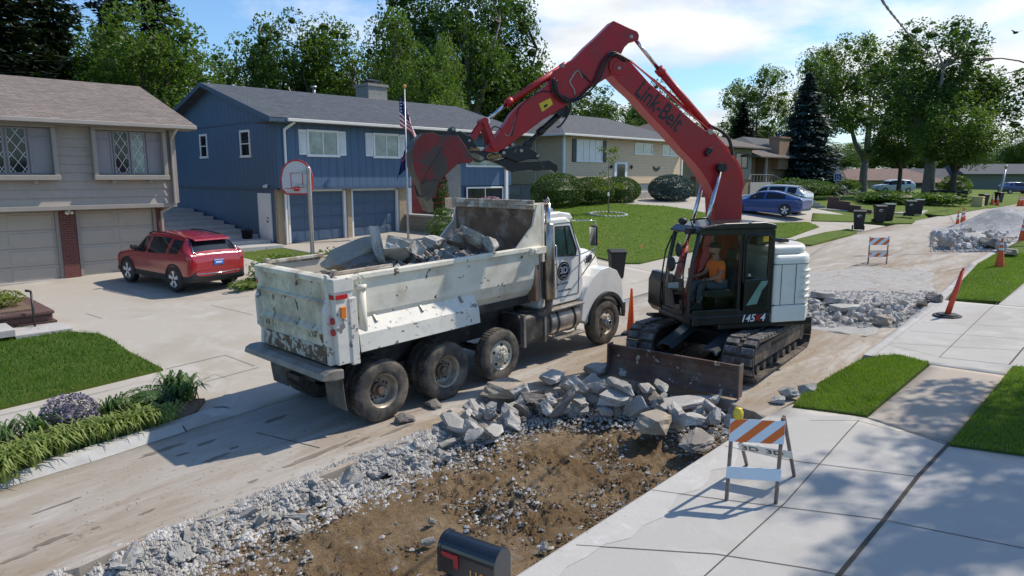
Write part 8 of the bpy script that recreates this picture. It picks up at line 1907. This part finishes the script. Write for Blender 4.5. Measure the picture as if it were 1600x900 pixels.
# rubble band along the broken road edge
def along(pts, t):
    L = [((Vector(b)-Vector(a)).length) for a, b in zip(pts[:-1], pts[1:])]; d = t*sum(L)
    for (a, b), l in zip(zip(pts[:-1], pts[1:]), L):
        if d <= l: return Vector(a).lerp(Vector(b), d/l)
        d -= l
    return Vector(pts[-1])
eline = [(1.0, 8.16), (3.2, 8.24), (6.3, 8.26), (7.6, 8.4)]
for i in range(60):
    p = along(eline, rc2.random()); y = p.y-abs(rc2.gauss(0,.28))-.02; z = bankz(p.x, y)+rc2.uniform(-.03,.05)
    chunk(rc2.choice([1,2,2,7,7,4,0]), (p.x, y, z), rr(.8), (rc2.uniform(.25,.85), rc2.uniform(.25,.75), rc2.uniform(.2,.5)), 'pale broken concrete lump in the rubble line at the cut road edge', 'rubble lumps along the cut road edge')
pline = [(7.2, 8.0), (8.6, 8.1), (9.5, 7.5), (10.2, 6.6), (10.5, 5.7), (10.2, 4.9)]
for i in range(70):
    t_ = rc2.random(); p = along(pline, t_); q = Vector((p.x+rc2.gauss(-.15,.32), p.y+rc2.gauss(-.08,.26)))
    if q.y < 4.7: continue
    chunk(rc2.choice([0,1,1,4,4,2,7,5,6]), (q.x, q.y, G(q.x, q.y)-.12+abs(rc2.gauss(0,.11))), rr(1.), (rc2.uniform(.45,1.1), rc2.uniform(.45,1.1), rc2.uniform(.35,.8)), 'broken grey concrete piece in the heap before the dozer blade', 'pieces heaped before the dozer blade')
for i in range(26):
    x = rc2.uniform(2.5, 9.5); y = rc2.uniform(4.8, 7.6); chunk(rc2.choice([1,2,5,7]), (x, y, G(x, y)-.17), rr(1.), rc2.uniform(.15,.38), 'small concrete fragment lying in the brown dirt', 'fragments in the dirt')
# load in the truck bed
def bedz(x, y): return 2.18+.50*math.exp(-((x-8.0)/1.9)**2)*math.exp(-((y-10.4)/1.3)**2)+.033*(x-5.6)
LOAD = [((590,384), 0, (.85,1.9,.9), (1.4,.15,.9), 'tall slab standing on end out of the truck load'), ((548,398), 3, (2.0,1.4,1.0), (.35,-.35,.2), 'broad tan faced slab leaning near the tailgate in the truck bed'),
 ((622,392), 0, (1.7,1.3,1.6), (.2,.3,1.), 'wide pale slab right of the standing slab in the bed'), ((648,385), 7, 1.1, (.2,.2,.4), 'big whitish block in the middle of the truck load'), ((575,405), 6, (2.0,1.2,1.), (.2,-.2,.4), 'dark flat slab low in the load before the standing slab'),
 ((715,372), 6, (1.1,.9,1.6), (.3,.3,.9), 'brown edged slab high on the load near the front'), ((740,372), 0, (1.2,1.1,1.2), (.3,.4,.2), 'grey slab in front of the bed headboard'), ((765,382), 4, .9, (.2,.2,.5), 'grey block near the front right rim of the bed'), ((675,378), 1, 1.1, (.3,.2,.5), 'small round grey block left of the brown rubble in the load')]
for (px, py), k, s, ro, lb in LOAD:
    D_ = 12.3 if px < 660 else 13.3; p = CP+pray(px, py)*D_; chunk(k, tuple(p), ro, s, lb, None)
merged([(rc2.choice([1,4,5,7,0,6]), (x, y, bedz(x, y)+rc2.uniform(-.05,.10)), rr(1.5), rc2.uniform(.15,.45)) for x, y in [(rc2.uniform(6.6, 10.0), rc2.uniform(9.42, 11.3)) for _ in range(420)]], 'smaller broken pieces between the big ones in the truck bed', 'rubble_dark')
for i in range(85):
    x = rc2.uniform(6.5, 10.0); y = 10.4+max(-.95, min(.95, rc2.gauss(0,.5))); chunk(rc2.choice([0,1,4,5,5,6,2,7]), (x, y, bedz(x, y)+rc2.uniform(-.06,.14)), rr(1.2), (rc2.uniform(.4,1.0), rc2.uniform(.4,1.0), rc2.uniform(.3,.7)), 'broken concrete piece in the heap filling the truck bed', 'pieces heaped in the truck bed')
# load base so nothing floats: earth and fines
mb = MB(); nx_, ny_ = 60, 30
vs = []
for i in range(nx_+1):
    for j in range(ny_+1):
        x = 5.9+(10.2-5.9)*i/nx_; y = 9.4+2.0*j/ny_; vs.append((x, y, min(bedz(x, y), 2.60) - .10 + .12*noise.fractal(Vector((x*2.2, y*2.2, 1)), 1, 2, 4) - (.55*max(0, (6.6-x)/.7))))
mb.add(vs, [(i*(ny_+1)+j, (i+1)*(ny_+1)+j, (i+1)*(ny_+1)+j+1, i*(ny_+1)+j+1) for i in range(nx_) for j in range(ny_)], True)
tag(mb.build('rubble_fines', 'dirt'), 'earth and fine rubble filling the truck bed between the concrete pieces', 'rubble', kind='stuff')
# second patch behind the excavator
S2 = [((1325,482), 0, (1.9,1.2,1.1), (.05,-.03,-.4), 'long thick slab lying on the rubble right of the excavator'), ((1290,462), 0, (1.8,1.2,1.2), (.05,.05,-.2), 'grey slab close to the white excavator body'), ((1380,500), 3, (1.0,1.0,1.0), (.1,.05,.1), 'flat tan slab piece at the right of that rubble'), ((1462,466), 6, 1.2, (.3,.2,.3), 'dark block beside the leaning delineator'), ((1300,470), 0, (1.2,1.1,.9), (.1,.1,.8), 'slab behind the long thick one'), ((1440,474), 3, .7, (.1,.5,.5), 'tilted tan piece left of the dark block by the delineator')]
for (px, py), k, s, ro, lb in S2: p = onG(px, py, .12); chunk(k, tuple(p), ro, s, lb, None)
it = []
for i in range(110):
    px = rc2.uniform(1262, 1410); py = rc2.uniform(474, 508); p = onG(px, py); it.append((rc2.choice([1,2,4,5,7]), (p.x, p.y, p.z+rc2.uniform(.02,.14)), rr(1.), rc2.uniform(.25,.65)))
for i in range(30):
    px = rc2.uniform(1400, 1480); py = 515-(px-1400)*.6+rc2.uniform(-12,4); p = onG(px, py); it.append((rc2.choice([1,2,5,7]), (p.x, p.y, p.z+.03), rr(1.), rc2.uniform(.15,.42)))
merged(it, 'low band of broken concrete rubble right of the excavator', 'rubble')
# far heap
p0 = onG(1520, 385)
S3 = [((1477,372), 0, (1.6,1.3,1.6), (.9,.5,.5), 'upright grey slab at the left of the far rubble heap'), ((1520,362), 0, (3.6,2.6,1.4), (.15,-.15,.3), 'broad smooth slab on the far rubble heap'), ((1512,353), 3, (1.6,1.2,1.), (.3,.3,.2), 'tan slab on top of the far rubble heap'), ((1545,372), 6, 1.8, (.4,.2,.4), 'brownish slab right of the broad smooth slab'), ((1580,385), 3, (1.7,1.2,1.), (.05,.05,.2), 'flat tan slab at the right end of the far heap'), ((1565,378), 4, 1.2, (.2,.3,.4), 'grey block before the gravel pile')]
for (px, py), k, s, ro, lb in S3: p = onG(px, py+8, .25); chunk(k, tuple(p), ro, s, lb, None)
it = []
for i in range(130):
    px = rc2.gauss(1515, 28); py = rc2.uniform(368, 391); p = onG(max(1458, min(1590, px)), py); it.append((rc2.choice([1,2,4,5,7]), (p.x, p.y, p.z+rc2.uniform(.02,.35)), rr(1.), rc2.uniform(.35,.95)))
merged(it, 'mass of broken concrete in the far heap by the gravel pile', 'rubble')
# gravel pile
c = onG(1570, 364); mb = MB(); n_ = 70; vs = []
for i in range(n_+1):
    for j in range(n_+1):
        x = (i/n_-.5)*8; y = (j/n_-.5)*8; r_ = math.hypot(x, y*1.15); h = max(-.1, 1.35*math.exp(-(r_/2.1)**2*.9) - .06) + .05*noise.fractal(Vector((x*1.5, y*1.5, 0)), 1, 2, 4)*(r_ < 3.6)
        vs.append((x, y, h))
mb.add(vs, [(i*(n_+1)+j, (i+1)*(n_+1)+j, (i+1)*(n_+1)+j+1, i*(n_+1)+j+1) for i in range(n_) for j in range(n_)], True)
gp = mb.build('gravel_pile', 'gravel_grey'); gp.location = (c.x+1.4, c.y+.2, G(c.x, c.y)); tag(gp, 'smooth conical heap of grey gravel in the far street', 'gravel pile')
# fine gravel everywhere at the cut edges
def pebbles(fn, n, smin, smax, m, label, seed):
    r = random.Random(seed); V = []; F = []
    for _ in range(n):
        x, y, z = fn(r); s = smin+(smax-smin)*r.random()**2.5; o = len(V)
        for v in ((1,0,0),(-1,0,0),(0,1,0),(0,-1,0),(0,0,1),(0,0,-1)): V.append((x+s*v[0]*r.uniform(.5,1.2), y+s*v[1]*r.uniform(.5,1.2), z+s*(.1+v[2]*r.uniform(.4,.9))))
        for f in ((0,2,4),(2,1,4),(1,3,4),(3,0,4),(2,0,5),(1,2,5),(3,1,5),(0,3,5)): F.append(tuple(o+k for k in f))
    b = MB(); b.v = V; b.f = F; b.sm = [False]*len(F); return tag(b.build('gravel', m), label, 'gravel', kind='stuff')
def f1(r):
    p = along(eline, r.random()); y = p.y-abs(r.gauss(0,.42))+.10; return (p.x, y, max(bankz(p.x, y), G(p.x, y) if y > bank(p.x, 0)[1] else -9))
pebbles(f1, 26000, .006, .05, 'rubble_white', 'whitish crushed concrete along the cut road edge', 1)
def f2(r):
    p = along(pline, r.random()); x, y = p.x+r.gauss(-.1,.45), p.y+r.gauss(0,.4); y = max(4.6, y); return (x, y, G(x, y)-.15+dirt_disp(x, y))
pebbles(f2, 9000, .01, .05, 'rubble', 'crushed grey concrete between the blocks before the blade', 2)
def f3(r):
    for _ in range(20):
        x, y = r.uniform(1.2, 10.6), r.uniform(4.55, 8.1)
        if noise.noise(Vector((x*1.1, y*1.1, 5)))*1.3+.7*noise.noise(Vector((x*4, y*4, 5))) > r.uniform(-.1, .8): break
    return (x, y, G(x, y)-.205+dirt_disp(x, y))
pebbles(f3, 3600, .006, .05, 'rubble', 'small stones and crumbs scattered over the brown dirt', 3)
pebbles(f3, 15000, .008, .038, 'dirt', 'brown clods scattered over the dug dirt', 5)
def f4(r):
    p = onG(r.uniform(1262, 1465), r.uniform(455, 512)); return (p.x, p.y, p.z+.01)
pebbles(f4, 5000, .01, .05, 'rubble', 'crushed concrete right of the excavator', 4)
def f5(r):
    x = r.uniform(2, 17); y = yR(x)+4.6+abs(r.gauss(0, 1.2)) if r.random() < .5 else r.uniform(8.3, 11); y = min(max(y, 8.25), 11.2); return (x, y, G(x, y)+.002)
pebbles(f5, 1500, .004, .018, 'rubble', 'loose crumbs of concrete on the road', 6)
def f6(r):
    x = r.uniform(5, 10.5); return (x, 4.52-abs(r.gauss(0,.25)), G(x, 4.4)+LZ)
pebbles(f6, 500, .004, .014, 'rubble', 'loose crumbs on the edge of the driveway slab', 7)
def f7(r):
    px = min(1600, max(1455, r.gauss(1520, 32))); p = onG(px, r.uniform(365, 394)); return (p.x, p.y, p.z+.02)
pebbles(f7, 4000, .02, .09, 'rubble', 'crushed concrete around the far rubble heap', 8)
